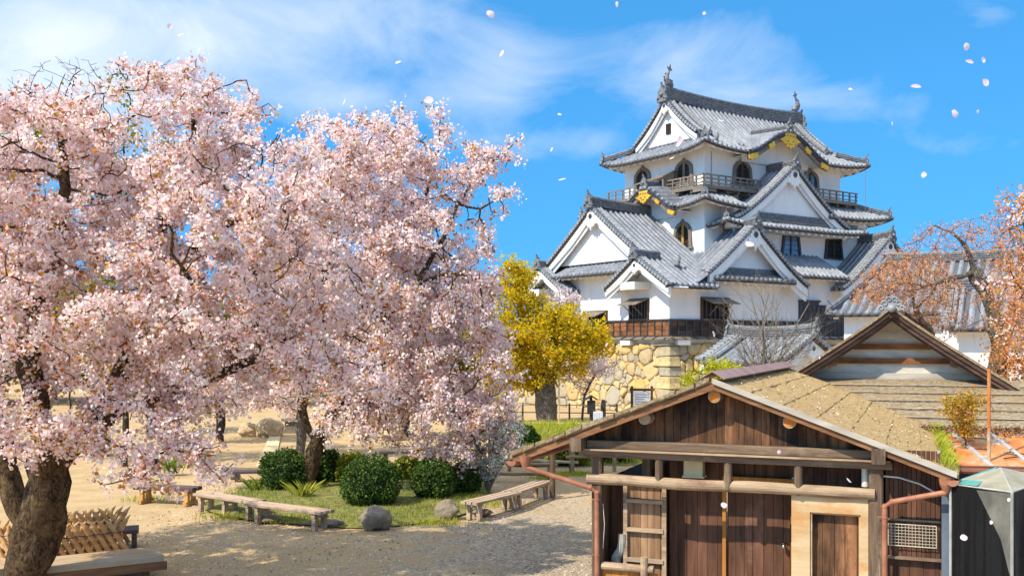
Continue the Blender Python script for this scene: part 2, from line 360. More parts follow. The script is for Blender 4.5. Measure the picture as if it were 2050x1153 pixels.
def ridge_end(mb, p, d, s=1.0):
    """ornamental end tile facing direction d, with shoulders, boss and horn"""
    mb.cut('ridge_end_tile')
    p = Vector(p); d = Vector(d).normalized(); x = Vector((-d.y, d.x, 0)).normalized(); z = Vector((0, 0, 1))
    poly = [(-.36, -.12), (-.40, .06), (-.30, .14), (-.25, .34), (-.30, .42), (-.18, .56), (-.07, .62), (0, .72), (.07, .62), (.18, .56), (.30, .42), (.25, .34), (.30, .14), (.40, .06), (.36, -.12)]
    mb.prism([(a * s, b * s) for a, b in poly], p, x, z, d, .14 * s)
    mb.ball(p + d * .16 * s + z * .26 * s, .12 * s, 2); 
    for e in (-1, 1): mb.tube([p + d * .15 * s + x * (.30 * e * s) + z * (.02 * s) , p + d * .17 * s + x * (.22 * e * s) + z * (.12 * s), p + d * .17 * s + x * (.14 * e * s) + z * (.08 * s)], [.04 * s, .06 * s, .03 * s], 6)
    mb.tube([p - d * .1 * s + z * .60 * s, p + d * .06 * s + z * .68 * s, p + d * .16 * s + z * .92 * s], [.085 * s, .08 * s, .06 * s], 8)
def verge(par, F, W, zp, depth, bd=.40, wall=.45, zbase=None, pend=1.0, both=True, ends=(1, 1), gl=None, wmat='plaster', verge_n=.27):
    """gable front in plane b=0 (outward -b): verge tiles, dark lining, white bargeboards, gable wall and pendant"""
    N = 28; gs = [-W + 2 * W * i / N for i in range(N + 1)]
    if gl: gs = [g for g in gs if gl[0] - 1e-6 <= g <= gl[1] + 1e-6]
    t = MB()
    for sgn in (-1, 1):
        g = W
        while g > .12:
            gg = g * sgn
            if not gl or gl[0] <= gg <= gl[1]:
                z = zp(gg) + .07; a = F.p(gg, -.06, z); 
                t.tube([a, F.p(gg, .30, z)], .10, 9); t.tube([F.p(gg, -.085, z), F.p(gg, -.05, z)], .118, 10)
            sl = abs(zp(g) - zp(max(g - .1, 0))) / .1; g -= verge_n / math.sqrt(1 + sl * sl)
        for bb, rr in ((.42, .10), (.66, .10)):
            ps = [F.p(q, bb, zp(q) + .07) for q in gs if q * sgn >= 0]
            if len(ps) > 1: t.tube(ps, rr, 7)
    t.build('verge_tiles', MAT['tile_clay'], par, smooth=False)
    d = MB(); d.strip([F.p(g, .0, zp(g) - .0) for g in gs], [F.p(g, .0, zp(g) - .16) for g in gs], F.vb() * .5); d.build('verge_lining', MAT['wood_dark'], par)
    w = MB()
    w.strip([F.p(g, .07, zp(g) - .155) for g in gs], [F.p(g, .07, zp(g) - .155 - bd * (1.25 - .35 * min(1, 2 * abs(abs(g) / W - .45)))) for g in gs], F.vb() * .10)
    w.strip([F.p(g, .20, zp(g) - .155) for g in gs], [F.p(g, .20, zp(g) - .155 - bd * 1.62) for g in gs], F.vb() * .08)
    w.strip([F.p(g, .12, zp(g) - .165) for g in gs], [F.p(g, wall + .3, zp(g) - .165) for g in gs], (0, 0, .05))
    w.build('bargeboard', MAT['plaster'], par)
    if zbase is not None:
        q = MB(); gw = [g for g in gs if zp(g) - .25 > zbase + .02]
        q.strip([F.p(g, wall, zp(g) - .2) for g in gw], [F.p(g, wall, zbase) for g in gw], F.vb() * .12); q.build('gable_wall', MAT[wmat], par)
    if pend:
        s = pend; zt = zp(0) - .38; m = MB()
        poly = [(0, .30), (.26, .10), (.34, -.20), (.52, -.42), (.30, -.44), (.20, -.58), (.09, -.52), (0, -.78), (-.09, -.52), (-.20, -.58), (-.30, -.44), (-.52, -.42), (-.34, -.20), (-.26, .10)]
        m.prism([(a * s, b * s) for a, b in poly], F.p(0, -.02, zt - .12 * s), F.va(), (0, 0, 1), F.vb(), .14)
        g = m.build('gable_pendant', MAT['plaster'], par)
        m = MB()
        for i in range(6):
            a = i * math.pi / 3; m.ball(F.p(.085 * s * math.cos(a), -.035, zt - .16 * s + .085 * s * math.sin(a)), .06 * s, 1)
        m.ball(F.p(0, -.05, zt - .16 * s), .06 * s, 1); m.build('crest', MAT['stain_black'], g)
def katomado(par, F, ac, z0, w, h, mull='wood_dark_up', lat=True, glass='glass_dark', b=0.0):
    """bell-shaped window on plane b"""
    half = [(.5, 0), (.485, .2), (.465, .4), (.45, .56), (.43, .66), (.36, .74), (.30, .80), (.22, .85), (.13, .885), (.06, .93), (0, 1.0)]
    outl = [(x * w, y * h) for x, y in half]; outl = outl + [(-x, y) for x, y in outl[::-1][1:]]
    f = .14 * w; inn = [(x * (1 - .27), y * .86 if y > .5 * h else y * .9) for x, y in outl]
    # scalloped inner edge
    inn = [(x, y + (.02 * w if i % 2 else -.01 * w) * (1 if y > .55 * h else 0)) for i, (x, y) in enumerate(inn)]
    m = MB(); A = [F.p(ac + x, b - .13, z0 + y) for x, y in outl]; B = [F.p(ac + x, b - .13, z0 + y) for x, y in inn]
    m.strip(A, B, F.vb() * .13); m.box(-w * .56, w * .56, -.16, .0, -.10, 0, Matrix(((F.a[0], F.b[0], 0, F.p(ac, b, 0).x), (F.a[1], F.b[1], 0, F.p(ac, b, 0).y), (0, 0, 1, z0), (0, 0, 0, 1))))
    win = m.build('bell_window', MAT['wood_greybrown_up'], par)
    g = MB(); g.prism(inn, F.p(ac, b - .015, z0), F.va(), (0, 0, 1), F.vb(), .01); g.build('pane', MAT[glass], win)
    l = MB(); l.beam(F.p(ac, b - .05, z0), F.p(ac, b - .05, z0 + h * .82), .11 * w, .04, F.vb()); l.build('mullion', MAT[mull], win)
    if lat:
        l = MB()
        for i in range(1, 4):
            for e in (-1, 1): l.beam(F.p(ac + e * .06 * w, b - .03, z0 + h * .2 * i), F.p(ac + e * .335 * w, b - .03, z0 + h * .2 * i), .03, .02, F.vb())
        for e in (-1, 1): l.beam(F.p(ac + e * .31 * w, b - .04, z0), F.p(ac + e * .30 * w, b - .04, z0 + h * .68), .09 * w, .03, F.vb())
        l.build('lattice', MAT['wood_dark_up'], win)
def shutter_window(par, F, a0, a1, z0, z1, open_=.75, b=0.0):
    m = MB()
    for aa in (a0, a1): m.beam(F.p(aa, b - .06, z0), F.p(aa, b - .06, z1), .12, .14, F.vb())
    for zz in (z0, z1): m.beam(F.p(a0 - .06, b - .08, zz), F.p(a1 + .06, b - .08, zz), .16, .14)
    win = m.build('shutter_window', MAT['wood_dark'], par)
    g = MB(); g.strip([F.p(a0 + .06, b - .012, z0), F.p(a1 - .06, b - .012, z0)], [F.p(a0 + .06, b - .012, z1), F.p(a1 - .06, b - .012, z1)], F.vb() * .01); g.build('pane', MAT['glass_dark'], win)
    l = MB(); n = 6
    for i in range(1, n): a = a0 + (a1 - a0) * i / n; l.beam(F.p(a, b - .05, z0), F.p(a, b - .05, z1), .10, .06, F.vb())
    l.build('bar_lattice', MAT['stain_black'], win)
    s = MB(); s.strip([F.p(a0 - .05, b - .12, z1 - .02), F.p(a1 + .05, b - .12, z1 - .02)], [F.p(a0 - .05, b - .12 - open_ * 1.25, z1 - .36), F.p(a1 + .05, b - .12 - open_ * 1.25, z1 - .36)], (0, 0, .05))
    for e in (.25, .75): a = a0 + (a1 - a0) * e; s.beam(F.p(a, b - .12, z0 + .25), F.p(a, b - .12 - open_ * 1.1, z1 - .36), .04, .04)
    s.build('shutter', MAT['wood_greybrown'], win)
def karahafu(par, F, W, k, depth, back, gold_z=0, pitch=.40):
    """undulating gable: F origin at its centre on the eave line"""
    mb = MB(); roof(mb, F, -W, W, lambda a: -.05, lambda a: depth, lambda a, b: k(a) + back * b, pitch, .105, 8)
    rf = mb.build('curved_gable_roof', MAT['roof_tile'], par, smooth=True)
    N = 36; gs = [-W + 2 * W * i / N for i in range(N + 1)]
    d = MB(); d.strip([F.p(g, .0, k(g) - .02) for g in gs], [F.p(g, .0, k(g) - .30) for g in gs], F.vb() * .16); d.build('curved_fascia', MAT['stain_black'], rf)
    d = MB(); d.strip([F.p(g, .10, k(g) - .28) for g in gs], [F.p(g, .10, k(g) - .62) for g in gs], F.vb() * .12); d.build('curved_board', MAT['wood_greybrown'], rf)
    d = MB(); d.strip([F.p(g, .2, k(g) - .34) for g in gs], [F.p(g, 1.5, k(g) - .34) for g in gs], (0, 0, .06)); d.build('curved_soffit', MAT['plaster'], rf)
    d = MB(); gw = [g for g in gs if abs(g) < W * .86]; zb = k(W) - .5
    d.strip([F.p(g, 1.25, k(g) - .3) for g in gw], [F.p(g, 1.25, zb) for g in gw], F.vb() * .1); d.build('tympanum', MAT['plaster'], rf)
    def orn(g, sc, poly):
        m = MB(); zc = k(g) - .46; sl = (k(g + .1) - k(g - .1)) / .2; ang = math.atan(sl); ca, sa = math.cos(ang), math.sin(ang)
        m.prism([((x * ca - y * sa) * sc, (x * sa + y * ca) * sc) for x, y in poly], F.p(g, -.03, zc), F.va(), (0, 0, 1), F.vb(), .12)
        for (x, y) in ((-.12, .06), (.12, .06), (0, -.1)): pass
        return m
    cpoly = [(-.55, .34), (.55, .34), (.40, .10), (.62, -.02), (.88, -.12), (.60, -.22), (.52, -.34), (.36, -.30), (.28, -.50), (.12, -.48), (0, -.64), (-.12, -.48), (-.28, -.50), (-.36, -.30), (-.52, -.34), (-.60, -.22), (-.88, -.12), (-.62, -.02), (-.40, .10)]
    spoly = [(-.40, .12), (-.18, .20), (0, .12), (.18, .20), (.40, .12), (.30, 0), (.40, -.14), (.16, -.16), (0, -.24), (-.16, -.16), (-.40, -.14), (-.30, 0)]
    epoly = [(-.5, .22), (.5, .22), (.5, -.24), (.28, -.16), (.1, -.26), (-.12, -.16), (-.34, -.26), (-.5, -.1)]
    m = orn(0, .92 * W / 3.0, cpoly); c = m.build('gold_pendant', MAT['gold'], rf)
    h = MB()
    for x, y in ((-.22, .12), (0, .12), (.22, .12), (-.2, -.15), (.2, -.15), (-.08, -.3), (.08, -.3)): h.ball(F.p(x * W / 3, -.035, k(0) - .46 + y * W / 3), .05, 1, (1, 1, 1))
    h.build('piercing', MAT['stain_black'], c)
    for g in (-.46 * W, .46 * W): orn(g, .66 * W / 3, spoly).build('gold_fitting', MAT['gold'], rf)
    for g in (-.90 * W, .90 * W): orn(g, .62 * W / 3, epoly).build('gold_fitting', MAT['gold'], rf)
    r = MB(); sweep_ridge(r, [F.p(0, .12 + (depth - .1) * i / 4, k(0) + .04 + back * depth * i / 4) for i in range(5)], .34, .36, 4); ridge_end(r, F.p(0, .1, k(0) + .12), -F.vb(), .85); r.build('ridge', MAT['tile_dark'], rf)
    return rf
def shachi(par, p, d):
    """fish-shaped roof finial, tail up"""
    p = Vector(p); d = Vector(d).normalized(); z = Vector((0, 0, 1)); m = MB()
    P = [(.30, .10), (.16, .22), (-.06, .34), (-.20, .58), (-.14, .86), (.04, 1.08), (.10, 1.22)]
    m.tube([p + d * a + z * b for a, b in P], [.15, .23, .24, .19, .13, .07, .04], 10)
    x = Vector((-d.y, d.x, 0))
    m.prism([(.06, 1.10), (.34, 1.22), (.20, 1.30), (.14, 1.62), (.04, 1.36), (-.14, 1.42), (-.02, 1.20)], p - x * .03, d, z, x, .06)
    for i, (a, b, s) in enumerate(((-.32, .40, .20), (-.36, .62, .20), (-.26, .86, .17))): m.prism([(a + .12, b - .1), (a - .14 * s / .2, b + .06), (a - .02, b + .1), (a + .14, b + .12)], p - x * .025, d, z, x, .05)
    for e in (-1, 1): m.prism([(.05, .30), (-.10, .52), (.22, .44)], p + x * (.22 * e) - x * .02, d, z, x, .04)
    return m.build('roof_fish', MAT['tile_dark'], par)

# ------------------------------------------------------------------ castle keep (local axes: x along the shaded face, y along the sunlit face)
KEEP_ROT = R(34)
keep = empty('castle_keep', (9.17, 58.0, 0), KEEP_ROT, 'white three storey castle keep with stacked grey tiled gables above the boulder wall', 'castle')
VC = 6.35; UC = 12.2
def const(x): return lambda a: x
# storeys
def storey(u0, u1, v0, v1, z0, z1):
    m = MB(); m.box(u0, u1, v0, v1, z0, z1); return m.build('wall', MAT['plaster'], keep)
storey(0, 24.4, 0, 12.7, 4.5, 8.0); storey(4.27, 20.1, 1.45, 11.25, 7.6, 13.1); storey(5.32, 18.66, 2.5, 10.2, 12.6, 16.95)
m = MB(); m.box(-.001, .5, 3.0, 9.8, 8.0, 8.8); m.build('wall', MAT['plaster'], keep)
m = MB(); m.box(10.3, 14.9, -.001, .6, 8.0, 8.75); m.build('wall', MAT['plaster'], keep)
# ---- top roof
E3u0, E3u1, E3v0, E3v1 = 4.05, 20.35, 1.2, 11.5
D3 = (E3v1 - E3v0) / 2; VR = (E3v0 + E3v1) / 2
def s3(b): return 16.30 + .42 * b + .068 * b * b
def lift(a, A0, A1, c): t = abs((a - (A0 + A1) / 2) / ((A1 - A0) / 2)); return c * max(0, t) ** 5
def sag(u): return 0
GX = 1.45
top = None
def bnd(L_):
    def f(a):
        x = min(a, L_ - a); return max(.0, min(D3, x if x < GX else D3))
    return f
LU = E3u1 - E3u0; LV = E3v1 - E3v0
mb = MB()
zt = lambda a, b: s3(b) + lift(a, 0, LU, .42) * max(0, 1 - b / 2.6)
KA = (11.75 - E3u0 - 3.6, 11.75 - E3u0 + 3.6)
roof(mb, FV(E3u0, E3v0), 0, LU, lambda a: 1.36 if KA[0] < a < KA[1] else 0, bnd(LU), zt, .42, .115, 12)
top_roof = mb.build('roof', MAT['roof_tile_pale'], keep, smooth=True); top_roof['label'] = 'hip and gable roof over the top storey'
mb = MB(); roof(mb, FV2(E3u1, E3v1), 0, LU, const(0), bnd(LU), zt, .55, .1, 8)
zs = lambda a, b: s3(b) + lift(a, 0, LV, .42) * max(0, 1 - b / 2.6)
hipf = lambda L_, B: (lambda a: max(0, min(B, a, L_ - a)))
roof(mb, FU(E3u0, E3v0), 0, LV, const(0), hipf(LV, 1.95), zs, .42, .112, 6)
roof(mb, FU2(E3u1, E3v1), 0, LV, const(0), hipf(LV, 1.95), zs, .5, .09, 4)
mb.build('roof_skirt', MAT['roof_tile'], top_roof, smooth=True)
eaves(top_roof, FV(E3u0, E3v0), 0, KA[0], const(0), 1.32, lambda a, b: zt(a, 0), True, False); eaves(top_roof, FV(E3u0, E3v0), KA[1], LU, const(0), 1.32, lambda a, b: zt(a, 0), False, True)
eaves(top_roof, FU(E3u0, E3v0), 0, LV, const(0), 1.3, lambda a, b: zs(a, 0))
eaves(top_roof, FU2(E3u1, E3v1), 0, LV, const(0), 1.3, lambda a, b: zs(a, 0)); eaves(top_roof, FV2(E3u1, E3v1), 0, LU, const(0), 1.3, lambda a, b: zt(a, 0))
def zp3(g): return s3(D3 - abs(g)) + .10 + .06 * (abs(g) / 2.9) ** 3
verge(top_roof, FU(E3u0 + GX - .05, VR), 2.95, zp3, 1, .36, .42, 17.35, .8)
verge(top_roof, FU2(E3u1 - GX + .05, VR), 2.95, zp3, 1, .36, .42, 17.35, .8)
# little window in the top gable, ridge band at its foot
m = MB(); Fg = FU(E3u0 + GX - .05, VR); m.box(-.22, .22, .34, .40, 18.05, 18.75, Matrix(((0, 1, 0, Fg.o[0]), (1, 0, 0, Fg.o[1]), (0, 0, 1, 0), (0, 0, 0, 1)))); m.build('gable_window', MAT['glass_dark'], top_roof)
m = MB(); sweep_ridge(m, [(E3u0 + 1.72, VR - 2.5, 17.02), (E3u0 + 1.72, VR + 2.5, 17.02)], .22, .36, 4, .05)
RZ = s3(D3)
pr = [(E3u0 + GX - .12 + (LU - 2 * GX + .24) * i / 14, VR, RZ - .05 + .26 * (2 * i / 14 - 1) ** 2 - .10) for i in range(15)]
sweep_ridge(m, pr, .46, .78, 7, .12)
for sgn, u in ((1, E3u0 + GX + .95), (-1, E3u1 - GX - .95)):
    for vs_ in (-1, 1):
        sweep_ridge(m, [(u + sgn * 0, VR + vs_ * (D3 - b), s3(b) + .05) for b in [D3 - .3 - (D3 - 2.3) * i / 8 for i in range(9)]], .26, .22, 2, .08)
        ridge_end(m, (u, VR + vs_ * (D3 - 1.95), s3(1.95) + .10), (0, vs_, -.15), .62)
def hips(m, u0, u1, v0, v1, zfun, B, w=.26, h=.26, s=.75, which=((0, 0), (1, 0), (0, 1), (1, 1))):
    for iu, iv in which:
        du = 1 if iu == 0 else -1; dv = 1 if iv == 0 else -1; cu = u0 if iu == 0 else u1; cv = v0 if iv == 0 else v1
        pts = [(cu + du * t, cv + dv * t, zfun(t) + .02) for t in [.22 + (B - .22) * i / 8 for i in range(9)]]
        sweep_ridge(m, pts, w, h, 2, .08); ridge_end(m, pts[0], (-du, -dv, 0), s)
hips(m, E3u0, E3u1, E3v0, E3v1, lambda t: s3(t) + .42 * max(0, 1 - t / 2.6), 1.7)
ridge_end(m, (E3u0 + GX - .14, VR, RZ + .02), (-1, 0, 0), 1.25); ridge_end(m, (E3u1 - GX + .14, VR, RZ + .02), (1, 0, 0), 1.25)
m.build('ridge', MAT['tile_dark'], top_roof)
shachi(top_roof, (E3u0 + GX + .35, VR, RZ + .88), (1, 0, 0)); shachi(top_roof, (E3u1 - GX - .35, VR, RZ + .88), (-1, 0, 0))
# tile ornaments standing on the slope
def slope_orn(par, p, s=1.0):
    m = MB(); p = Vector(p); m.ball(p + Vector((0, 0, .12 * s)), .2 * s, 2, (1, 1, .7)); m.tube([p, p + Vector((.1, 0, .4)) * s, p + Vector((.22, 0, .62)) * s, p + Vector((.16, 0, .78)) * s], [.17 * s, .16 * s, .09 * s, .03 * s], 8)
    m.build('slope_ornament', MAT['tile_dark'], par)
slope_orn(top_roof, (6.15, 2.3, s3(1.1) + .1), .8); slope_orn(top_roof, (19.4, 2.3, s3(1.1) + .05), .7)
# undulating gable of the top roof
def bell(t): t = min(1, abs(t)); return (.5 * (1 + math.cos(math.pi * t))) ** .85
karahafu(keep, FV(11.75, E3v0 - .12), 3.85, lambda g: 16.42 + 1.58 * bell(g / 3.85), 3.3, .06)
m = MB();  
# ---- second roof (skirt round the balcony)
E2u0, E2u1, E2v0, E2v1 = 3.0, 21.5, .15, 12.6
def s2(b): return 12.56 + .45 * b + .05 * b * b
L2u = E2u1 - E2u0; L2v = E2v1 - E2v0
z2u = lambda a, b: s2(b) + lift(a, 0, L2u, .40) * max(0, 1 - b / 2.3)
z2v = lambda a, b: s2(b) + lift(a, 0, L2v, .40) * max(0, 1 - b / 2.3)
CUT = (3.85, 11.55)
mb = MB(); roof(mb, FV(E2u0, E2v0), 0, CUT[0], const(0), hipf(L2u, 2.4), z2u, .42, .115, 7)
KB = (5.55 - E2v0 - 2.62, 5.55 - E2v0 + 2.62)
mid_roof = mb.build('roof', MAT['roof_tile_pale'], keep, smooth=True); mid_roof['label'] = 'skirt roof under the balcony'
mb = MB(); roof(mb, FV(E2u0, E2v0), CUT[1], L2u, const(0), hipf(L2u, 2.4), z2u, .42, .115, 7); mb.build('roof_skirt', MAT['roof_tile_pale'], mid_roof, smooth=True)
mb = MB(); roof(mb, FU(E2u0, E2v0), 0, L2v, lambda a: 1.36 if KB[0] < a < KB[1] else 0, hipf(L2v, 2.4), z2v, .42, .112, 7); roof(mb, FU2(E2u1, E2v1), 0, L2v, const(0), hipf(L2v, 2.4), z2v, .5, .09, 4); roof(mb, FV2(E2u1, E2v1), 0, L2u, const(0), hipf(L2u, 2.4), z2u, .5, .09, 4)
mb.build('roof_skirt', MAT['roof_tile'], mid_roof, smooth=True)
for F_, p0, p1, L_, z_ in ((FV(E2u0, E2v0), 0, CUT[0], L2u, z2u), (FV(E2u0, E2v0), CUT[1], L2u, L2u, z2u), (FU(E2u0, E2v0), 0, KB[0], L2v, z2v), (FU(E2u0, E2v0), KB[1], L2v, L2v, z2v)): eaves(mid_roof, F_, p0, p1, const(0), 1.28, lambda a, b, z_=z_: z_(a, 0), p0 == 0, p1 == L_)
for F_, L_, z_ in ((FU2(E2u1, E2v1), L2v, z2v), (FV2(E2u1, E2v1), L2u, z2u)): eaves(mid_roof, F_, 0, L_, const(0), 1.28, lambda a, b, z_=z_: z_(a, 0))
m = MB(); hips(m, E2u0, E2u1, E2v0, E2v1, lambda t: s2(t) + .40 * max(0, 1 - t / 2.3), 2.3); m.build('ridge', MAT['tile_dark'], mid_roof)
karahafu(keep, FU(E2u0 - .1, 5.55), 2.85, lambda g: 12.66 + 1.42 * bell(g / 2.85), 2.4, .10)
# small shingle lean-to above it
m = MB(); m.strip([(4.0, 7.9, 14.62), (4.0, 4.9, 14.82)], [(5.32, 7.9, 15.0), (5.32, 4.9, 15.38)], (0, 0, .08)); m.strip([(4.1, 5.1, 13.9), (4.1, 4.95, 13.9)], [(4.1, 5.1, 14.8), (4.1, 4.95, 14.8)], (1.2, 0, 0)); m.build('lean_to', MAT['wood_greybrown'], keep)
# ---- balconies
def balcony(F, a0, a1, zf=13.98, hh=.62, w=1.0):
    m = MB()
    m.strip([F.p(a0, 0, zf - .12), F.p(a1, 0, zf - .12)], [F.p(a0, w, zf - .12), F.p(a1, w, zf - .12)], (0, 0, .12))
    m.beam(F.p(a0, .02, zf - .16), F.p(a1, .02, zf - .16), .14, .16)
    n = max(1, int((a1 - a0) / .9))
    for i in range(n + 1): a = a0 + (a1 - a0) * i / n; m.beam(F.p(a, .05, zf - .34), F.p(a, w, zf - .34), .12, .18)
    bal = m.build('balcony', MAT['wood_greybrown'], keep)
    r = MB()
    for k, th in ((1.0, .085), (.62, .06), (.20, .06)): r.beam(F.p(a0 - .18, .06, zf + hh * k), F.p(a1 + .18, .06, zf + hh * k), .08, th)
    n = max(2, int((a1 - a0) / .62))
    for i in range(n + 1): a = a0 + (a1 - a0) * i / n; r.beam(F.p(a, .06, zf), F.p(a, .06, zf + hh), .09, .09, F.vb())
    r.build('railing', MAT['wood_greybrown'], bal)
    return bal
balcony(FV(4.36, 1.5), 0, 5.1); balcony(FV(4.36, 1.5), 9.9, 14.8); balcony(FU(4.36, 1.5), 0.1, 3.6); balcony(FU(4.36, 1.5), 6.4, 9.4)
# ---- dormer between second and first roof (upper gable on the shaded face)
GU = 11.15; GW = 5.4
def zpu(g): return 11.75 + 3.72 * max(0, 1 - abs(g) / GW) ** 1.22
mb = MB()
dep = 3.2
for sg in (-1, 1):
    # slope rows run down the slope: a along depth (v), b from eave toward the ridge
    Fd = F2(GU + sg * GW, .2, (0, 1), (-sg, 0)); roof(mb, Fd, 0, dep, const(0), const(GW), lambda a, b: zpu(GW - b), .42, .115, 12, caps=True)
gab = mb.build('gable_roof', MAT['roof_tile'], keep, smooth=True); gab['label'] = 'uppermost triangular gable on the shaded face'
verge(gab, FV(GU, .2), GW, lambda g: zpu(g) + .1, 1, .42, .40, 11.9, 1.35)
m = MB(); sweep_ridge(m, [(GU, .15, zpu(0)), (GU, dep, zpu(0))], .34, .42, 4); ridge_end(m, (GU, .12, zpu(0) - .02), (0, -1, 0), 1.0); sweep_ridge(m, [(GU - 4.0, .52, 11.95), (GU + 4.0, .52, 11.95)], .24, .42, 5, .05)
m.build('ridge', MAT['tile_dark'], gab)
PU0, PU1 = 4.4, 18.1
zpe = lambda a, b: 11.42 + .42 * b + lift(a, 0, PU1 - PU0, .22) * max(0, 1 - b)
mb = MB(); roof(mb, FV(PU0, -.28), 0, PU1 - PU0, const(0), hipf(PU1 - PU0, 1.5), zpe, .42, .115, 5); roof(mb, FU(PU0, -.28), 0, 1.73, const(0), lambda a: min(a, 1.0), lambda a, b: 11.42 + .42 * b + .22 * max(0, 1 - a), .4, .088, 4); roof(mb, FU2(PU1, 1.45), 0, 1.73, const(0), lambda a: min(1.73 - a, 1.0), lambda a, b: 11.42 + .42 * b + .22 * max(0, 1 - (1.73 - a)), .4, .088, 4)
pent = mb.build('pent_roof', MAT['roof_tile_pale'], keep, smooth=True)
eaves(pent, FV(PU0, -.28), 0, PU1 - PU0, const(0), 1.72, lambda a, b: zpe(a, 0), rise=.05); eaves(pent, FU(PU0, -.28), 0, 1.7, const(0), .5, lambda a, b: 11.42 + .22 * max(0, 1 - a), True, False)
m = MB(); hips(m, PU0, PU1, -.28, 1.45, lambda t: 11.42 + .42 * t + .22 * max(0, 1 - t), 1.2, which=((0, 0), (1, 0)), s=.6); m.build('ridge', MAT['tile_dark'], pent)
# ---- first roof
def s1(b): return 7.40 + .60 * b + .011 * b * b
E1v0, E1v1 = -1.2, 13.9; D1 = VC - E1v0
def main1(F, sgn):
    mb = MB()
    # a = u from -1.35 ; upper part starts at the set-back gable, lower part reaches the corner
    roof(mb, F, .55, 5.62, lambda a: 0 if a < 4.15 else 2.0, lambda a: D1, lambda a, b: s1(b), .42, .115, 14)
    roof(mb, F, 0, .55, const(0), lambda a: 2.72, lambda a, b: s1(b), .30, .088, 5)
    return mb
mb = main1(FV(-1.35, E1v0), 1); low = mb.build('roof', MAT['roof_tile'], keep, smooth=True); low['label'] = 'large lower roof with its gable on the sunlit face'
Fm = F2(-1.35, E1v1, (1, 0), (0, -1)); mb = main1(Fm, -1); mb.build('roof_back_slope', MAT['roof_tile'], low, smooth=True)
eaves(low, FV(-1.35, E1v0), 0, 4.1, const(0), 1.2, lambda a, b: s1(0), False, False)
eaves(low, Fm, 0, 4.1, const(0), 1.2, lambda a, b: s1(0), False, False)
def zp1(g): return s1(D1 - abs(g)) + .12
Fi = FU(-.80, VC)
verge(low, Fi, 4.55, zp1, 1, .46, .55, 9.2, 1.25)
m = MB()
sweep_ridge(m, [(-.85 + 5.2 * i / 6, VC, s1(D1) - .02 + .35 * ((1 - i / 6) ** 2) * .7) for i in range(7)], .42, .52, 5, .12); ridge_end(m, (-.92, VC, s1(D1) + .18), (-1, 0, 0), 1.1)
sweep_ridge(m, [(.0, VC - 3.1, 9.12), (.0, VC + 3.1, 9.12)], .26, .40, 4, .05)
# long pent eave between the two small gables
z5 = lambda a, b: 8.42 + .50 * b
mb = MB(); roof(mb, FU(-1.3, 2.9), 0, 6.9, const(0), const(1.35), z5, .42, .112, 5); mb.build('pent_roof', MAT['roof_tile'], low, smooth=True)
eaves(low, FU(-1.3, 2.9), 0, 6.9, const(0), 1.3, lambda a, b: 8.42, False, False)
# small gables at both ends of the sunlit face
for cv, sg in ((1.5, 1), (11.2, -1)):
    hw = 2.75
    zq = lambda g, sg=sg: (s1(2.7 + g * sg) if g * sg <= 0 else s1(2.7 - g * sg)) + .06
    mb = MB(); Fq = F2(-1.35, cv + sg * hw, (1, 0), (0, -sg)); roof(mb, Fq, 0, 1.6, const(0), const(hw), lambda a, b: s1(b) + .03, .42, .115, 6)
    g_ = mb.build('gable_roof', MAT['roof_tile'], keep, smooth=True)
    verge(g_, FU(-1.38, cv), hw + .05, zq, 1, .36, 1.36, None, .75)
    mm = MB(); sweep_ridge(mm, [(-1.4, cv, s1(2.7) + .1), (-.4, cv, s1(2.7) + .04), (.55, cv, s1(2.7) + .04)], .34, .36, 4, .1); ridge_end(mm, (-1.42, cv, s1(2.7) + .06), (-1, 0, 0), .95); mm.build('ridge', MAT['tile_dark'], g_)
    eaves(g_, Fq, 0, 1.35, const(0), 1.0, lambda a, b: s1(0), False, False)
    q = MB(); q.prism([(-1.5, 7.9), (1.5, 7.9), (0, s1(2.7) - .25)], (-.02, cv, 0), (0, 1, 0), (0, 0, 1), (1, 0, 0), .3); q.box(-1.25, -.02, cv + .15, cv + 1.45, 7.28, 7.72); q.build('gable_wall', MAT['plaster'], g_)
m.build('ridge', MAT['tile_dark'], low)
slope_orn(low, (1.15, .6, s1(1.8) + .1), .95)
# big gables on the shaded face
def zpa(g): return 7.62 + 3.55 * max(0, 1 - abs(g) / 4.85) ** 1.16
for cu in (6.05, 19.3):
    mb = MB()
    for sg in (-1, 1): roof(mb, F2(cu + sg * 4.85, -1.1, (0, 1), (-sg, 0)), 0, 4.6, const(0), const(4.85), lambda a, b: zpa(4.85 - b), .42, .115, 12)
    g_ = mb.build('gable_roof', MAT['roof_tile'], keep, smooth=True)
    verge(g_, FV(cu, -1.1), 4.85, lambda g: zpa(g) + .1, 1, .50, .75, 8.1, 1.35, gl=(-4.1, 4.85) if cu < 10 else None)
    mm = MB(); sweep_ridge(mm, [(cu, -1.15, zpa(0) + .1), (cu, 0, zpa(0) - .02), (cu, 1.4, zpa(0))], .36, .44, 4); ridge_end(mm, (cu, -1.2, zpa(0)), (0, -1, 0), 1.05)
    sweep_ridge(mm, [(cu - 2.6, -.42, 8.28), (cu + 2.6, -.42, 8.28)], .24, .34, 4, .05); mm.build('ridge', MAT['tile_dark'], g_)
    zb = lambda a, b: 7.92 + .45 * b
    mb = MB(); roof(mb, FV(cu - 3.5, -1.22), 0, 7.1, const(0), const(.95), zb, .42, .115, 3); mb.build('pent_roof', MAT['tile_dark'], g_, smooth=True); eaves(g_, FV(cu - 3.5, -1.22), 0, 7.1, const(0), 1.2, lambda a, b: 7.92, False, False, rise=.02)
z6 = lambda a, b: 8.38 + .60 * b
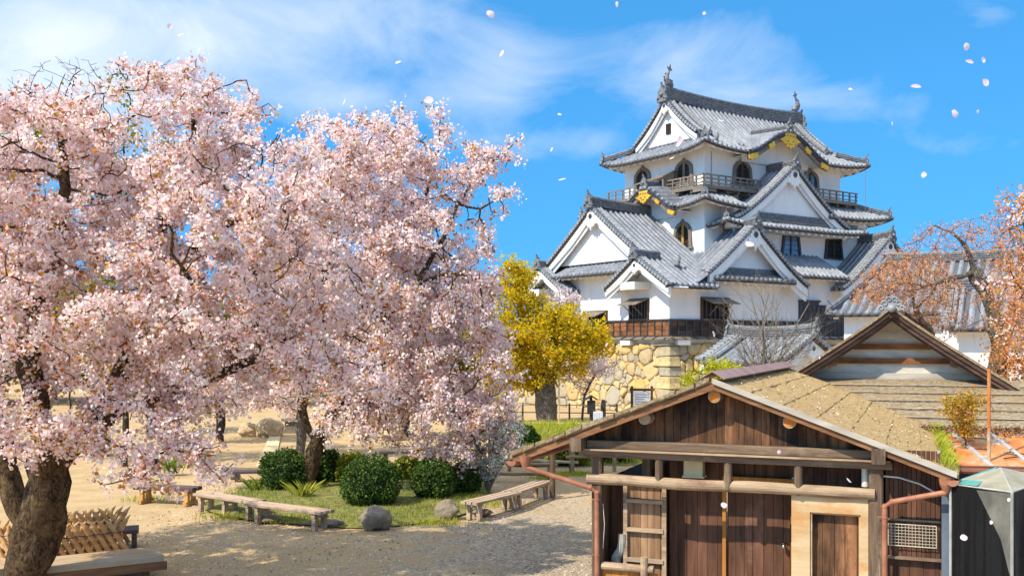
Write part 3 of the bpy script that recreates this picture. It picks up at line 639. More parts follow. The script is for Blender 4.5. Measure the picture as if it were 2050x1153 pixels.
mb = MB(); roof(mb, FV(10.3, -1.1), 0, 4.7, const(0), const(2.56), z6, .42, .115, 6); g_ = mb.build('pent_roof', MAT['roof_tile_pale'], keep, smooth=True); eaves(g_, FV(10.3, -1.1), 0, 4.7, const(0), 1.1, lambda a, b: 8.38, False, False)
mb = MB(); roof(mb, F2(24.4 + 1.2, -1.2, (0, 1), (-1, 0)), 0, 15.1, const(0), const(6), lambda a, b: 7.4 + .6 * b, .5, .09, 4); roof(mb, FV(14.9, 13.9), 0, 0.1, const(0), const(.01), lambda a, b: 7.4); mb.build('end_slope', MAT['roof_tile'], keep, smooth=True)
# ---- windows
F0u, F0v = FU(0, 0), FV(0, 0)
katomado(keep, FU(4.27, 0), 3.3, 10.12, 1.7, 1.85, 'wood_yellow' if 'wood_yellow' in MAT else 'wood_greybrown_up', True, 'glass_dark')
katomado(keep, FU(5.32, 0), 4.3, 14.45, 1.75, 1.65, 'wood_greybrown_up'); katomado(keep, FU(5.32, 0), 8.3, 14.45, 1.75, 1.75)
katomado(keep, FV(0, 2.5), 8.7, 14.45, 1.85, 1.7); katomado(keep, FV(0, 2.5), 15.4, 14.45, 1.85, 1.72, glass='window_glass')
for k, (uc, gl) in enumerate(((12.2, 'window_glass'), (16.55, 'glass_dark'))):
    F_ = FV(0, 1.45); m = MB()
    for e in (-1, 1): m.prism([(e * .98, 0), (e * .80, 0), (e * .62, 1.2), (e * .55, 1.36), (e * .72, 1.36), (e * .80, 1.22)][::e], F_.p(uc, -.12, 9.93), F_.va(), (0, 0, 1), F_.vb(), .14)
    m.beam(F_.p(uc - .8, -.05, 11.24), F_.p(uc + .8, -.05, 11.24), .14, .16); m.beam(F_.p(uc - 1, -.05, 9.9), F_.p(uc + 1, -.05, 9.9), .16, .1)
    w = m.build('flared_window', MAT['stain_black'], keep)
    g = MB(); g.prism([(-.85, 0), (.85, 0), (.62, 1.3), (-.62, 1.3)], F_.p(uc, -.02, 9.93), F_.va(), (0, 0, 1), F_.vb(), .01); g.build('pane', MAT[gl], w)
    l = MB(); l.beam(F_.p(uc, -.06, 9.95), F_.p(uc, -.06, 11.2), .10, .05, F_.vb())
    for i in range(1, 4):
        for e in (-1, 1): l.beam(F_.p(uc, -.04, 9.95 + .32 * i), F_.p(uc + e * (.85 - .06 * i), -.04, 9.95 + .32 * i), .03, .03, F_.vb())
    l.build('lattice', MAT['stain_black'], w)
shutter_window(keep, F0u, 1.8, 3.42, 5.5, 6.72); shutter_window(keep, F0u, 5.66, 7.5, 4.75, 6.1); shutter_window(keep, F0u, 9.2, 10.9, 5.5, 6.72)
shutter_window(keep, F0v, 2.55, 4.75, 5.5, 6.78)
m = MB()
for a0, a1 in ((11.25, 13.2), (13.2, 16.2)): m.box(a0, a1, -.07, 0, 4.55, 6.8 if a0 < 13 else 6.6)
for i in range(12): m.box(11.25 + i * .42, 11.31 + i * .42, -.11, -.07, 4.55, 6.55)
m.beam((11.2, -.1, 6.84), (13.3, -.1, 6.84), .12, .12); m.build('dark_doors', MAT['stain_black'], keep)
# ---- boarded band and its little skirt
for F_, L0, L1 in ((F0u, -.09, 5.6), (F0u, 7.6, 12.7), (F0v, 0.0, 11.2)):
    m = MB(); n = int((L1 - L0) / .62)
    for i in range(n):
        a0 = L0 + (L1 - L0) * i / n; a1 = L0 + (L1 - L0) * (i + 1) / n
        for j in range(3): m.strip([F_.p(a0, -.07, 4.56 + .29 * j), F_.p(a1, -.07, 4.56 + .29 * j)], [F_.p(a0, -.05, 4.84 + .29 * j), F_.p(a1, -.05, 4.84 + .29 * j)], F_.vb() * .05)
    bd = m.build('board_band', MAT['wood_band_shaded' if F_ is F0v else 'wood_band'], keep)
    m = MB()
    for i in range(n + 1): a = L0 + (L1 - L0) * i / n; m.beam(F_.p(a, -.09, 4.54), F_.p(a, -.09, 5.42), .075, .06, F_.vb())
    m.beam(F_.p(L0, -.07, 5.46), F_.p(L1, -.07, 5.46), .12, .10); m.beam(F_.p(L0, -.08, 4.50), F_.p(L1, -.08, 4.50), .14, .09); m.build('batten', MAT['stain_black'], bd)
for F_, L0, L1 in ((F0u, -.4, 12.7), (F0v, -.4, 20)):
    m = MB(); m.strip([F_.p(L0, -.10, 4.45), F_.p(L1, -.10, 4.45)], [F_.p(L0, -.48, 4.30), F_.p(L1, -.48, 4.30)], (0, 0, .04)); sk = m.build('skirt_board', MAT['wood_greybrown'], keep)
    m = MB()
    for i in range(int((L1 - L0) / .95) + 1): a = L0 + .95 * i + .3; m.beam(F_.p(a, -.10, 4.50), F_.p(a, -.52, 4.33), .11, .07)
    m.build('skirt_rafter', MAT['wood_dark'], sk)
m = MB(); m.box(-.06, 24, -.06, 12.7, 4.05, 4.5); m.build('plinth', MAT['plaster_stained'], keep)
m = MB(); m.box(.3, 1.3, -.42, -.06, 3.98, 4.28); m.cut('drop_box'); m.box(-.45, -.06, 3.0, 3.9, 3.98, 4.25); m.build('drop_box', MAT['plaster'], keep)
# thin lightning cables down the shaded face
m = MB()
for u, v, z0, z1 in ((5.9, 2.44, 13.9, 16.3), (5.4, 1.2, 11.3, 13.3), (19.6, 1.1, 13.2, 16.2)): m.cut('lightning_cable'); m.tube([(u, v, z0), (u, v, z1)], .018, 5)
m.build('lightning_cable', MAT['wood_greybrown'], keep)
# ------------------------------------------------------------------ ground
def ground_mat():
    m, t, b, o = new_mat('sand_gravel')
    c = nn(t, 'ShaderNodeTexCoord'); sp = nn(t, 'ShaderNodeSeparateXYZ'); t.links.new(c.outputs['Object'], sp.inputs[0])
    fine = tnoise(t, 28, 8, .75); mid = tnoise(t, 1.1, 6, .65); big = tnoise(t, .16, 4, .6)
    peb = nn(t, 'ShaderNodeTexVoronoi'); peb.inputs['Scale'].default_value = 22; t.links.new(c.outputs['Object'], peb.inputs['Vector'])
    sand = ramp(t, math_(t, 'ADD', math_(t, 'MULTIPLY', fine, .5), math_(t, 'MULTIPLY', mid, .5)), [(.36, (.37, .25, .125)), (.64, (.59, .42, .22))])
    grav = ramp(t, peb.outputs['Color'], [(.1, (.15, .12, .095)), (.5, (.34, .28, .21)), (.95, (.55, .46, .35))])
    gx = math_(t, 'ADD', math_(t, 'MULTIPLY', sp.outputs[0], .16), .62)            # more gravel towards the shed
    gy = math_(t, 'MULTIPLY', math_(t, 'SUBTRACT', sp.outputs[1], 25.0), -.07)
    gm = math_(t, 'ADD', math_(t, 'ADD', math_(t, 'MINIMUM', math_(t, 'MAXIMUM', gx, 0.0), .62), math_(t, 'MINIMUM', math_(t, 'MAXIMUM', gy, -.45), .18)), math_(t, 'MULTIPLY', math_(t, 'SUBTRACT', mid, .5), 1.5))
    col = mixc(t, ramp(t, gm, [(.30, (0, 0, 0)), (.75, (.85, .85, .85))]), sand, grav)
    col = mixc(t, ramp(t, big, [(.4, (0, 0, 0)), (.7, (.3, .3, .3))]), col, (.33, .26, .17))
    t.links.new(col, b.inputs['Base Color']); b.inputs['Roughness'].default_value = .95; b.inputs['Specular IOR Level'].default_value = .1
    bump(t, b, math_(t, 'ADD', fine, math_(t, 'MULTIPLY', peb.outputs['Distance'], .6)), .55, .02)
ground_mat()
m = MB(); N = 90; xs = [-70 + 140 * i / N for i in range(N + 1)]; ys = [-6 + 84 * i / N for i in range(N + 1)]
def gz(x, y): return .05 * noise.noise(Vector((x * .22, y * .22, 1.7))) - .02 if 0 < y < 78 else -.02
m.add([(x, y, gz(x, y) if abs(x) < 69 and -5 < y < 77 else -.02) for y in ys for x in xs], [(j * (N + 1) + i, j * (N + 1) + i + 1, (j + 1) * (N + 1) + i + 1, (j + 1) * (N + 1) + i) for j in range(N) for i in range(N)])
B_ = 1800
m.add([(-B_, -B_, -.02), (B_, -B_, -.02), (B_, -6, -.02), (-B_, -6, -.02), (-B_, 78, -.02), (B_, 78, -.02), (B_, B_, -.02), (-B_, B_, -.02), (-70, -6, -.02), (-70, 78, -.02), (70, -6, -.02), (70, 78, -.02)],
      [(0, 1, 2, 3), (4, 5, 6, 7), (3, 8, 9, 4), (10, 2, 5, 11)])
tag(m.build('ground', MAT['sand_gravel'], smooth=True), kind='structure')
# ------------------------------------------------------------------ boulder wall under the keep
def stone_mat(name, stops, sc=3.5):
    m, t, b, o = new_mat(name)
    col = ramp(t, island(t), stops)
    f = tnoise(t, sc, 7, .7); col = mixc(t, ramp(t, f, [(.44, (0, 0, 0)), (.72, (.6, .6, .6))]), col, (.24, .205, .15) if name == 'wall_stone' else (.10, .085, .065), 'MIX')
    g = tnoise(t, .55, 4, .6); col = mixc(t, ramp(t, g, [(.54, (0, 0, 0)), (.74, (.5, .5, .5))]), col, (.36, .32, .25) if name == 'wall_stone' else (.22, .19, .14))
    t.links.new(col, b.inputs['Base Color']); b.inputs['Roughness'].default_value = .9; b.inputs['Specular IOR Level'].default_value = .2
    bump(t, b, tnoise(t, sc * 3, 7, .7), .7, .06); return m
stone_mat('wall_stone', [(0, (.34, .30, .23)), (.18, (.56, .41, .19)), (.36, (.62, .41, .13)), (.55, (.46, .36, .21)), (.72, (.36, .32, .25)), (.86, (.66, .49, .23)), (1, (.54, .34, .11))])
stone_mat('corner_stone', [(0, (.36, .32, .24)), (.35, (.55, .42, .20)), (.6, (.42, .36, .26)), (1, (.60, .45, .20))], 3)
stone_mat('field_stone', [(0, (.13, .11, .085)), (.5, (.20, .17, .13)), (1, (.30, .24, .17))], 5)
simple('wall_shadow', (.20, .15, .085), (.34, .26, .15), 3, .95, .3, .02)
def clip(poly, p, n):
    out = []
    for i in range(len(poly)):
        a, b = poly[i], poly[(i + 1) % len(poly)]; da = (a[0]-p[0])*n[0] + (a[1]-p[1])*n[1]; db = (b[0]-p[0])*n[0] + (b[1]-p[1])*n[1]
        if da <= 0: out.append(a)
        if da * db < 0: s = da / (da - db); out.append((a[0] + (b[0]-a[0])*s, a[1] + (b[1]-a[1])*s))
    return out
def voronoi(pts, x0, x1, y0, y1, wts=None):
    cells = []
    for i, p in enumerate(pts):
        poly = [(x0, y0), (x1, y0), (x1, y1), (x0, y1)]
        nb = sorted(range(len(pts)), key=lambda j: (pts[j][0]-p[0])**2 + (pts[j][1]-p[1])**2)[1:26]
        for j in nb:
            q = pts[j]; d = math.hypot(q[0]-p[0], q[1]-p[1])
            if d < 1e-6: continue
            n = ((q[0]-p[0])/d, (q[1]-p[1])/d); f = .5 + (0 if wts is None else (wts[i] - wts[j]) / (2 * d * d))
            poly = clip(poly, (p[0] + n[0]*d*f, p[1] + n[1]*d*f), n)
            if len(poly) < 3: break
        if len(poly) >= 3: cells.append(poly)
    return cells
def inset(poly, d):
    cx = sum(p[0] for p in poly)/len(poly); cy = sum(p[1] for p in poly)/len(poly); out = []
    r = sum(math.hypot(p[0]-cx, p[1]-cy) for p in poly)/len(poly)
    k = max(.1, 1 - d / max(r, .01)); return [(cx + (p[0]-cx)*k, cy + (p[1]-cy)*k) for p in poly]
def densify(poly, step=.28):
    o = []
    for i in range(len(poly)):
        a, b = poly[i], poly[(i+1) % len(poly)]; n = max(1, int(math.hypot(b[0]-a[0], b[1]-a[1]) / step))
        for k in range(n): o.append((a[0] + (b[0]-a[0])*k/n, a[1] + (b[1]-a[1])*k/n))
    return o
def smooth_poly(poly, it=1):
    for _ in range(it):
        n = len(poly); poly = [((poly[i-1][0] + 4*poly[i][0] + poly[(i+1) % n][0])/6, (poly[i-1][1] + 4*poly[i][1] + poly[(i+1) % n][1])/6) for i in range(n)]
    return poly
def stone_face(mb, P, L_, H, spacing, rng, quoin=0.0):
    """P(s, t, d) -> point; builds a face of irregular boulders"""
    pts, w = [], []
    tries = 0
    while tries < 7000:
        tries += 1; s = rng.uniform(quoin * .6, L_); t = rng.uniform(0, H); r = rng.choice([.26, .45, .62, .85]) * spacing
        if all(math.hypot(s - q[0], (t - q[1]) * 1.25) > (r + q2) * .62 for q, q2 in zip(pts, w)): pts.append((s, t)); w.append(r)
    cells = voronoi(pts, quoin, L_, 0, H, [x * x for x in w])
    for c in cells:
        c = densify(c, .35); area = abs(sum(c[i][0]*c[(i+1) % len(c)][1] - c[(i+1) % len(c)][0]*c[i][1] for i in range(len(c)))) / 2
        if area < .012: continue
        R_ = math.sqrt(area / math.pi); c = smooth_poly(c, 1) if rng.random() < .5 else c; c0 = inset(c, .006 + .018 * rng.random()); c1 = inset(c0, min(.06, R_ * .15)); c2 = inset(c0, R_ * .38); c3 = inset(c0, R_ * .68)
        h = min(.19, R_ * .34) * rng.uniform(.6, 1.2); sd = rng.random() * 50; tx, ty = rng.uniform(-.2, .2), rng.uniform(-.2, .2); cx = sum(p[0] for p in c)/len(c); cy = sum(p[1] for p in c)/len(c)
        n = len(c0); V = []
        for ring, d in ((c0, -.12), (c0, h * .25), (c1, h * .75), (c2, h), (c3, h * 1.02)):
            for (x, y) in ring: V.append(P(x, y, d + (.085 * noise.noise(Vector((x * 2.6, y * 2.6, sd))) + (x - cx) * tx + (y - cy) * ty if d > 0 else 0)))
        F_ = []
        for k in range(4):
            for i in range(n): F_.append((k*n + i, k*n + (i+1) % n, (k+1)*n + (i+1) % n, (k+1)*n + i))
        F_.append(tuple(range(4*n, 5*n))); mb.add(V, F_)
rng = random.Random(3)
mb = MB()
bat = 1.15; ZB, ZT = -.05, 4.08
def off(t): k = max(0, 1 - t / 4.2); return bat * k ** 1.4
def PL(s, t, d): return Vector((-.12 - off(t) - d * .96, -.12 - off(t) + s * 1.0, ZB + t * .985 + d * .2))
def PR(s, t, d): return Vector((-.12 - off(t) + s, -.12 - off(t) - d * .96, ZB + t * .985 + d * .2))
stone_face(mb, PL, 17.5, 4.2, .80, rng, .75); stone_face(mb, PR, 14.5, 4.2, .76, rng, .75)
# corner blocks
boul = mb; mb = MB()
t = 0; k = 0
while t < 4.15:
    h = rng.uniform(.52, .85); h = min(h, 4.19 - t); ww_ = rng.uniform(1.0, 1.35); a, b_ = (ww_, .75) if k % 2 else (.75, ww_); V = []
    tl_ = rng.uniform(-.05, .05)
    for tt, e in ((t + .012, .05), (t + .06, rng.uniform(-.03, .02)), (t + h * .5, rng.uniform(-.05, .02)), (t + h - .06, rng.uniform(-.03, .03)), (t + h - .012, .06)):
        base = Vector((-.12 - off(tt), -.12 - off(tt), ZB + tt * .985)); o1 = .12 * noise.noise(Vector((tt * 3, k * 1.7, 0))) + .09 - e
        V += [base + Vector((a, -o1 + tl_, tl_)), base + Vector((-o1 + .07, -o1, 0)), base + Vector((-o1, -o1 + .07, 0)), base + Vector((-o1 - tl_, b_, -tl_)), base + Vector((.3, b_, 0)), base + Vector((a, .3, 0))]
    F_ = []
    for r_ in range(4):
        for i in range(6): F_.append((r_*6 + i, r_*6 + (i+1) % 6, (r_+1)*6 + (i+1) % 6, (r_+1)*6 + i))
    F_ += [tuple(range(6))[::-1], tuple(range(24, 30))]; mb.add(V, F_); t += h; k += 1
base = empty('boulder_wall', (9.17, 58.0, 0), KEEP_ROT, 'ochre boulder wall carrying the castle keep', 'stone wall')
bw = boul.build('boulders', MAT['wall_stone'], base); mb.build('corner_blocks', MAT['corner_stone'], base)
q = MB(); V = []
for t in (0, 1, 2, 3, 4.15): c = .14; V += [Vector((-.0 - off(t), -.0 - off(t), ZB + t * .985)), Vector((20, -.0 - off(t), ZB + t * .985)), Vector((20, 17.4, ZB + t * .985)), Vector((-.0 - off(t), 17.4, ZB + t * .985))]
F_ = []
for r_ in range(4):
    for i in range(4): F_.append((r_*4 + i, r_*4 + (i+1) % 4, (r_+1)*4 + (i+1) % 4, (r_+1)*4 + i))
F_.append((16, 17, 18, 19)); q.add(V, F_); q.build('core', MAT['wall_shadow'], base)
# ------------------------------------------------------------------ trees: limbs laid out, twigs grown through the crown, blossoms or leaves along the twigs
def leaf_mat(name, stops, trans=.4, rough=.6):
    m, t, b, o = new_mat(name); t.nodes.remove(b)
    col = ramp(t, island(t), stops)
    d = nn(t, 'ShaderNodeBsdfDiffuse'); tr = nn(t, 'ShaderNodeBsdfTranslucent'); mx_ = nn(t, 'ShaderNodeMixShader'); mx_.inputs[0].default_value = trans
    t.links.new(col, d.inputs[0]); t.links.new(col, tr.inputs[0]); t.links.new(d.outputs[0], mx_.inputs[1]); t.links.new(tr.outputs[0], mx_.inputs[2]); t.links.new(mx_.outputs[0], o.inputs[0]); return m
leaf_mat('cherry_blossom', [(0, (.90, .56, .56)), (.25, (.94, .74, .71)), (.6, (.96, .86, .82)), (.9, (.97, .93, .89)), (1, (.86, .44, .44))], .42)
leaf_mat('young_leaf', [(0, (.50, .15, .04)), (.4, (.62, .28, .05)), (.75, (.48, .36, .06)), (1, (.66, .24, .09))], .4)
leaf_mat('maple_leaf', [(0, (.60, .46, .02)), (.4, (.80, .57, .025)), (.75, (.86, .52, .025)), (1, (.48, .45, .03))], .55)
leaf_mat('lime_leaf', [(0, (.40, .42, .02)), (.5, (.60, .56, .03)), (1, (.50, .52, .05))], .5)
leaf_mat('orange_leaf', [(0, (.76, .24, .07)), (.4, (.86, .36, .11)), (.8, (.86, .48, .20)), (1, (.70, .19, .08))], .5)
leaf_mat('green_leaf', [(0, (.05, .085, .02)), (.5, (.09, .14, .03)), (1, (.16, .20, .05))], .3)
leaf_mat('yellow_leaf', [(0, (.40, .26, .02)), (.5, (.56, .36, .03)), (1, (.34, .28, .04))], .45)
leaf_mat('hedge_leaf', [(0, (.03, .07, .018)), (.5, (.06, .115, .026)), (.85, (.11, .17, .035)), (1, (.20, .24, .05))], .25)
leaf_mat('hedge_leaf_lime', [(0, (.16, .20, .03)), (.5, (.30, .32, .04)), (1, (.42, .40, .06))], .3)
leaf_mat('white_blossom', [(0, (.72, .72, .68)), (.5, (.82, .82, .78)), (1, (.62, .66, .58))], .4)
leaf_mat('pale_blossom', [(0, (.86, .70, .70)), (.5, (.90, .80, .80)), (1, (.80, .62, .64))], .4)
leaf_mat('twig_buds', [(0, (.56, .24, .15)), (.5, (.70, .36, .22)), (1, (.76, .48, .26))], .4)
def bark(name, c1, c2, c3, sc=7):
    m, t, b, o = new_mat(name)
    f = tnoise(t, sc * 1.9, 9, .75, mscale=(1, 1, .5), dist=1.0); g = tnoise(t, 2.2, 5, .6)
    v = nn(t, 'ShaderNodeTexVoronoi'); v.feature = 'DISTANCE_TO_EDGE'; c = nn(t, 'ShaderNodeTexCoord'); mp_ = nn(t, 'ShaderNodeMapping'); mp_.inputs['Scale'].default_value = (9, 9, 5); t.links.new(c.outputs['Object'], mp_.inputs[0]); t.links.new(mp_.outputs[0], v.inputs['Vector']); v.inputs['Scale'].default_value = 1.3
    col = ramp(t, f, [(.40, c1), (.58, c2)]); col = mixc(t, ramp(t, g, [(.54, (0, 0, 0)), (.70, (.7, .7, .7))]), col, c3)
    t.links.new(col, b.inputs['Base Color']); b.inputs['Roughness'].default_value = .9; b.inputs['Specular IOR Level'].default_value = .15
    h = math_(t, 'ADD', f, math_(t, 'MINIMUM', v.outputs['Distance'], .25)); bump(t, b, h, 1.0, .11); return m
bark('cherry_bark', (.028, .018, .011), (.20, .125, .066), (.36, .26, .12))
bark('grey_bark', (.10, .085, .065), (.26, .22, .17), (.34, .30, .20), 5)
bark('pale_twig', (.22, .18, .14), (.40, .34, .27), (.46, .38, .28), 9)
bark('dark_bark', (.035, .026, .02), (.11, .08, .055), (.18, .14, .08))

def grow(skel, attr, step, di, dk, iters=140, wob=.25, seed=1, sag=0.0):
    """skel: polylines of (Vector); attr: (n,3) points; returns nodes, parents"""
    rs = np.random.RandomState(seed); P, par = [], []
    for line in skel:
        line = [np.array(p, float) for p in line]
        if P:
            d = [np.linalg.norm(np.array(P[i]) - line[0]) for i in range(len(P))]; prev = int(np.argmin(d))
        else: P.append(line[0]); par.append(-1); prev = 0
        for a, b in zip(line[:-1], line[1:]):
            n = max(1, int(np.linalg.norm(b - a) / step))
            for k in range(1, n + 1): P.append(a + (b - a) * k / n + rs.normal(0, step * .06, 3)); par.append(prev); prev = len(P) - 1
    P = [np.array(p) for p in P]; A = np.array(attr); alive = np.ones(len(A), bool)
    near = np.full(len(A), -1); nd = np.full(len(A), 1e9); start = 0
    for it in range(iters):
        new = np.array(P[start:])
        for c in range(0, len(new), 400):
            D = np.linalg.norm(A[:, None, :] - new[None, c:c + 400, :], axis=2); j = D.argmin(1); dm = D[np.arange(len(A)), j]; u = dm < nd
            nd[u] = dm[u]; near[u] = start + c + j[u]
        start = len(P); alive &= nd > dk
        sel = alive & (nd < di)
        if not sel.any(): break
        idx = near[sel]; dirs = A[sel] - np.array(P)[idx]; dirs /= np.linalg.norm(dirs, axis=1)[:, None] + 1e-9
        acc = {}
        for i, d in zip(idx, dirs): acc[i] = acc.get(i, 0) + d
        for i, d in acc.items():
            n = np.linalg.norm(d)
            if n < 1e-6: continue
            d = d / n + rs.normal(0, wob, 3); d[2] -= sag; d /= np.linalg.norm(d); P.append(P[i] + d * step); par.append(i)
        if len(P) == start or len(P) > 30000: break
    return np.array(P), np.array(par)
def radii(P, par, tip, ex=2.35, rmax=None, skel_r=None):
    n = len(P); s = np.zeros(n); ch = np.bincount(par[par >= 0], minlength=n)
    for i in range(n - 1, -1, -1):
        if ch[i] == 0: s[i] += tip ** ex
        if par[i] >= 0: s[par[i]] += s[i]
    r = s ** (1 / ex)
    return r
def tubes(mb, P, par, r, rmin=0.0, seed=0):
    kids = {}
    for i, p in enumerate(par):
        if p >= 0: kids.setdefault(p, []).append(i)
    st = [(0, None)]
    while st:
        i, frm = st.pop(); chain = [frm, i] if frm is not None else [i]; cur = i
        while True:
            k = kids.get(cur, [])
            if not k: break
            k = sorted(k, key=lambda q: -r[q])
            for o in k[1:]: st.append((o, cur))
            cur = k[0]; chain.append(cur)
        if len(chain) < 2: continue
        rr = [r[c] for c in chain]
        if frm is not None: rr[0] = min(rr[0], rr[1] * 1.25)
        if max(rr) < rmin: continue
        m_ = max(rr); n = 22 if m_ > .14 else 10 if m_ > .09 else 7 if m_ > .04 else 4 if m_ > .012 else 3
        mb.tube([P[c] for c in chain], rr, n, cap=False, wob=.35 if m_ > .08 else .15)
def ell_points(ells, n, rs, shell=.55):
    V = np.array([e[3] * e[4] * e[5] for e in ells]); pr = V / V.sum(); out = []
    for e, c in zip(ells, np.maximum(rs.multinomial(n, pr), 20)):
        d = rs.normal(size=(c, 3)); d /= np.linalg.norm(d, axis=1)[:, None]; rad = rs.uniform(shell ** 3, 1, c) ** (1/3); q = d * rad[:, None] * np.array([e[3], e[4], e[5]]); out.append(q + np.array([e[0], e[1], e[2]]))
    return np.concatenate(out)
def pe(px, py, Y, rx, ry, rd):        # a crown lobe: centre, half width and half height measured at distance Y
    c = W(px, py, Y); k = Y / FPX; return (c.x, c.y, c.z, rx * k, rd, ry * k)
def ngons(cent, size, nside, rs, up=0.0, cup=.25, aspect=1.0):
    n = len(cent); nrm = rs.normal(size=(n, 3)); nrm[:, 2] += up; nrm /= np.linalg.norm(nrm, axis=1)[:, None]
    t = np.cross(nrm, rs.normal(size=(n, 3))); t /= np.linalg.norm(t, axis=1)[:, None]; b = np.cross(nrm, t)
    V = np.zeros((n, nside, 3))
    for k in range(nside):
        a = 2 * math.pi * k / nside; V[:, k] = cent + t * (math.cos(a) * size)[:, None] + b * (math.sin(a) * size * aspect)[:, None] + nrm * ((cup if k % 2 else -cup * .3) * size)[:, None]
    return V.reshape(-1, 3)
def sprays(P, par, r, rs, rlim, per, spread, extra=None, keep=None):
    """points clustered along thin twigs"""
    idx = np.where((r < rlim) & (par >= 0))[0]
    if keep is not None: idx = idx[keep(P[idx])]
    a = P[idx]; b = P[par[idx]]
    t = rs.uniform(0, 1, (len(idx), per)); c = a[:, None, :] + (b - a)[:, None, :] * t[:, :, None]; c = c + rs.normal(0, spread, c.shape)
    return c.reshape(-1, 3)
def clustered(c, rs, k, spread):
    return (c[:, None, :] + rs.normal(0, spread, (len(c), k, 3))).reshape(-1, 3)
def dens_keep(c, rs, f, lo=.15, hi=.6, sd=0.0):
    v = np.array([noise.noise(Vector((p[0] * f + sd, p[1] * f, p[2] * f))) for p in c]); pr = np.clip((v + .5 - lo) / (hi - lo), .05, 1); return c[rs.uniform(size=len(c)) < pr]

def make_tree(name, label, cat, base, skel, ells, natt, step, di, dk, tip, barkm, leaves, seed, group=None, shell=.5, wob=.25, sag=0.0, trunk_r=None, ex=2.35, tw=1.0, rmin=0.0, attr_fn=None):
    rs = np.random.RandomState(seed); att = ell_points(ells, natt, rs, shell)
    if attr_fn is not None: att = att[attr_fn(att)]
    P, par = grow(skel, att, step, di, dk, seed=seed, wob=wob, sag=sag); r = radii(P, par, tip, ex)
    if trunk_r:
        k = trunk_r / r[0]; w_ = np.clip((r - tip * 2) / (r[0] - tip * 2), 0, 1); r = r * (1 + (k - 1) * w_ ** tw)
    root = empty(name, base, 0, label, cat, group); B = np.array(base)
    mb = MB(); tubes(mb, P - B, par, r, rmin); mb.build('trunk', MAT[barkm], root, smooth=True)
    for (lname, mats, fn) in leaves:
        V, ns, mi = fn(P, par, r, rs); mesh_np(lname, V - B, ns, [MAT[x] for x in (mats or fn.mats)], root, mi)
    return root
def blossom_leaves(rl, per, k, sp1, sp2, size, frac=.10, mats=('cherry_blossom', 'young_leaf'), dens=None, keep=None):
    def fn(P, par, r, rs):
        c = sprays(P, par, r, rs, rl, per, sp1, keep=keep)
        if dens: c = dens_keep(c, rs, *dens)
        c = clustered(c, rs, k, sp2); s = size * rs.uniform(.55, 1.45, len(c)); V = ngons(c, s, 5, rs, 0, .25)
        pf = np.repeat(np.where(rs.uniform(size=len(c) // k) < .16, frac * 3.2, frac * .55), k); mi = (rs.uniform(size=len(c)) < pf).astype(int); return V, 5, mi
    fn.mats = mats; return fn
rA = np.random.RandomState(11)
# -- the old cherry at the left edge
YA = 16.0
def line(*pts): return [W(*p) for p in pts]
skA = [line((48, 1192, YA), (60, 1120, YA), (84, 1030, YA), (96, 960, YA), (104, 915, YA)),
       line((104, 915, YA), (150, 880, YA + .1), (205, 835, YA + .3), (270, 800, YA + .5), (340, 790, YA + .8), (430, 755, YA + 1), (520, 715, YA + 1.0), (590, 670, YA + .9), (650, 640, YA + .8), (700, 632, YA + .8), (770, 580, YA + 1)),
       line((460, 742, YA + 1), (540, 745, YA + .5), (620, 738, YA + .2), (700, 722, YA + .1), (740, 740, YA), (790, 800, YA - .2)),
       line((104, 915, YA), (80, 840, YA + .1), (60, 740, YA - .2), (70, 620, YA - .5), (110, 500, YA - .7), (130, 380, YA - .6), (120, 260, YA - .6)),
       line((205, 835, YA + .3), (250, 730, YA + .8), (300, 620, YA + 1.2), (370, 510, YA + 1.4), (470, 440, YA + 1.2), (540, 408, YA + 1.0), (575, 425, YA + .9)),
       line((300, 620, YA + 1.2), (310, 500, YA + 1.4), (350, 380, YA + 1.2), (390, 270, YA + 1.2), (380, 190, YA + 1)),
       line((60, 740, YA - .2), (-60, 640, YA), (-160, 560, YA)), line((70, 620, YA - .5), (10, 540, YA + 1), (-60, 400, YA + 2)),
       line((340, 790, YA + .8), (360, 840, YA - .2), (330, 900, YA - .9), (300, 940, YA - 1.1)), line((520, 715, YA + 1.0), (500, 600, YA), (520, 520, YA - .8)),
       line((430, 755, YA + 1), (400, 640, YA - .6), (380, 560, YA - 1.2))]
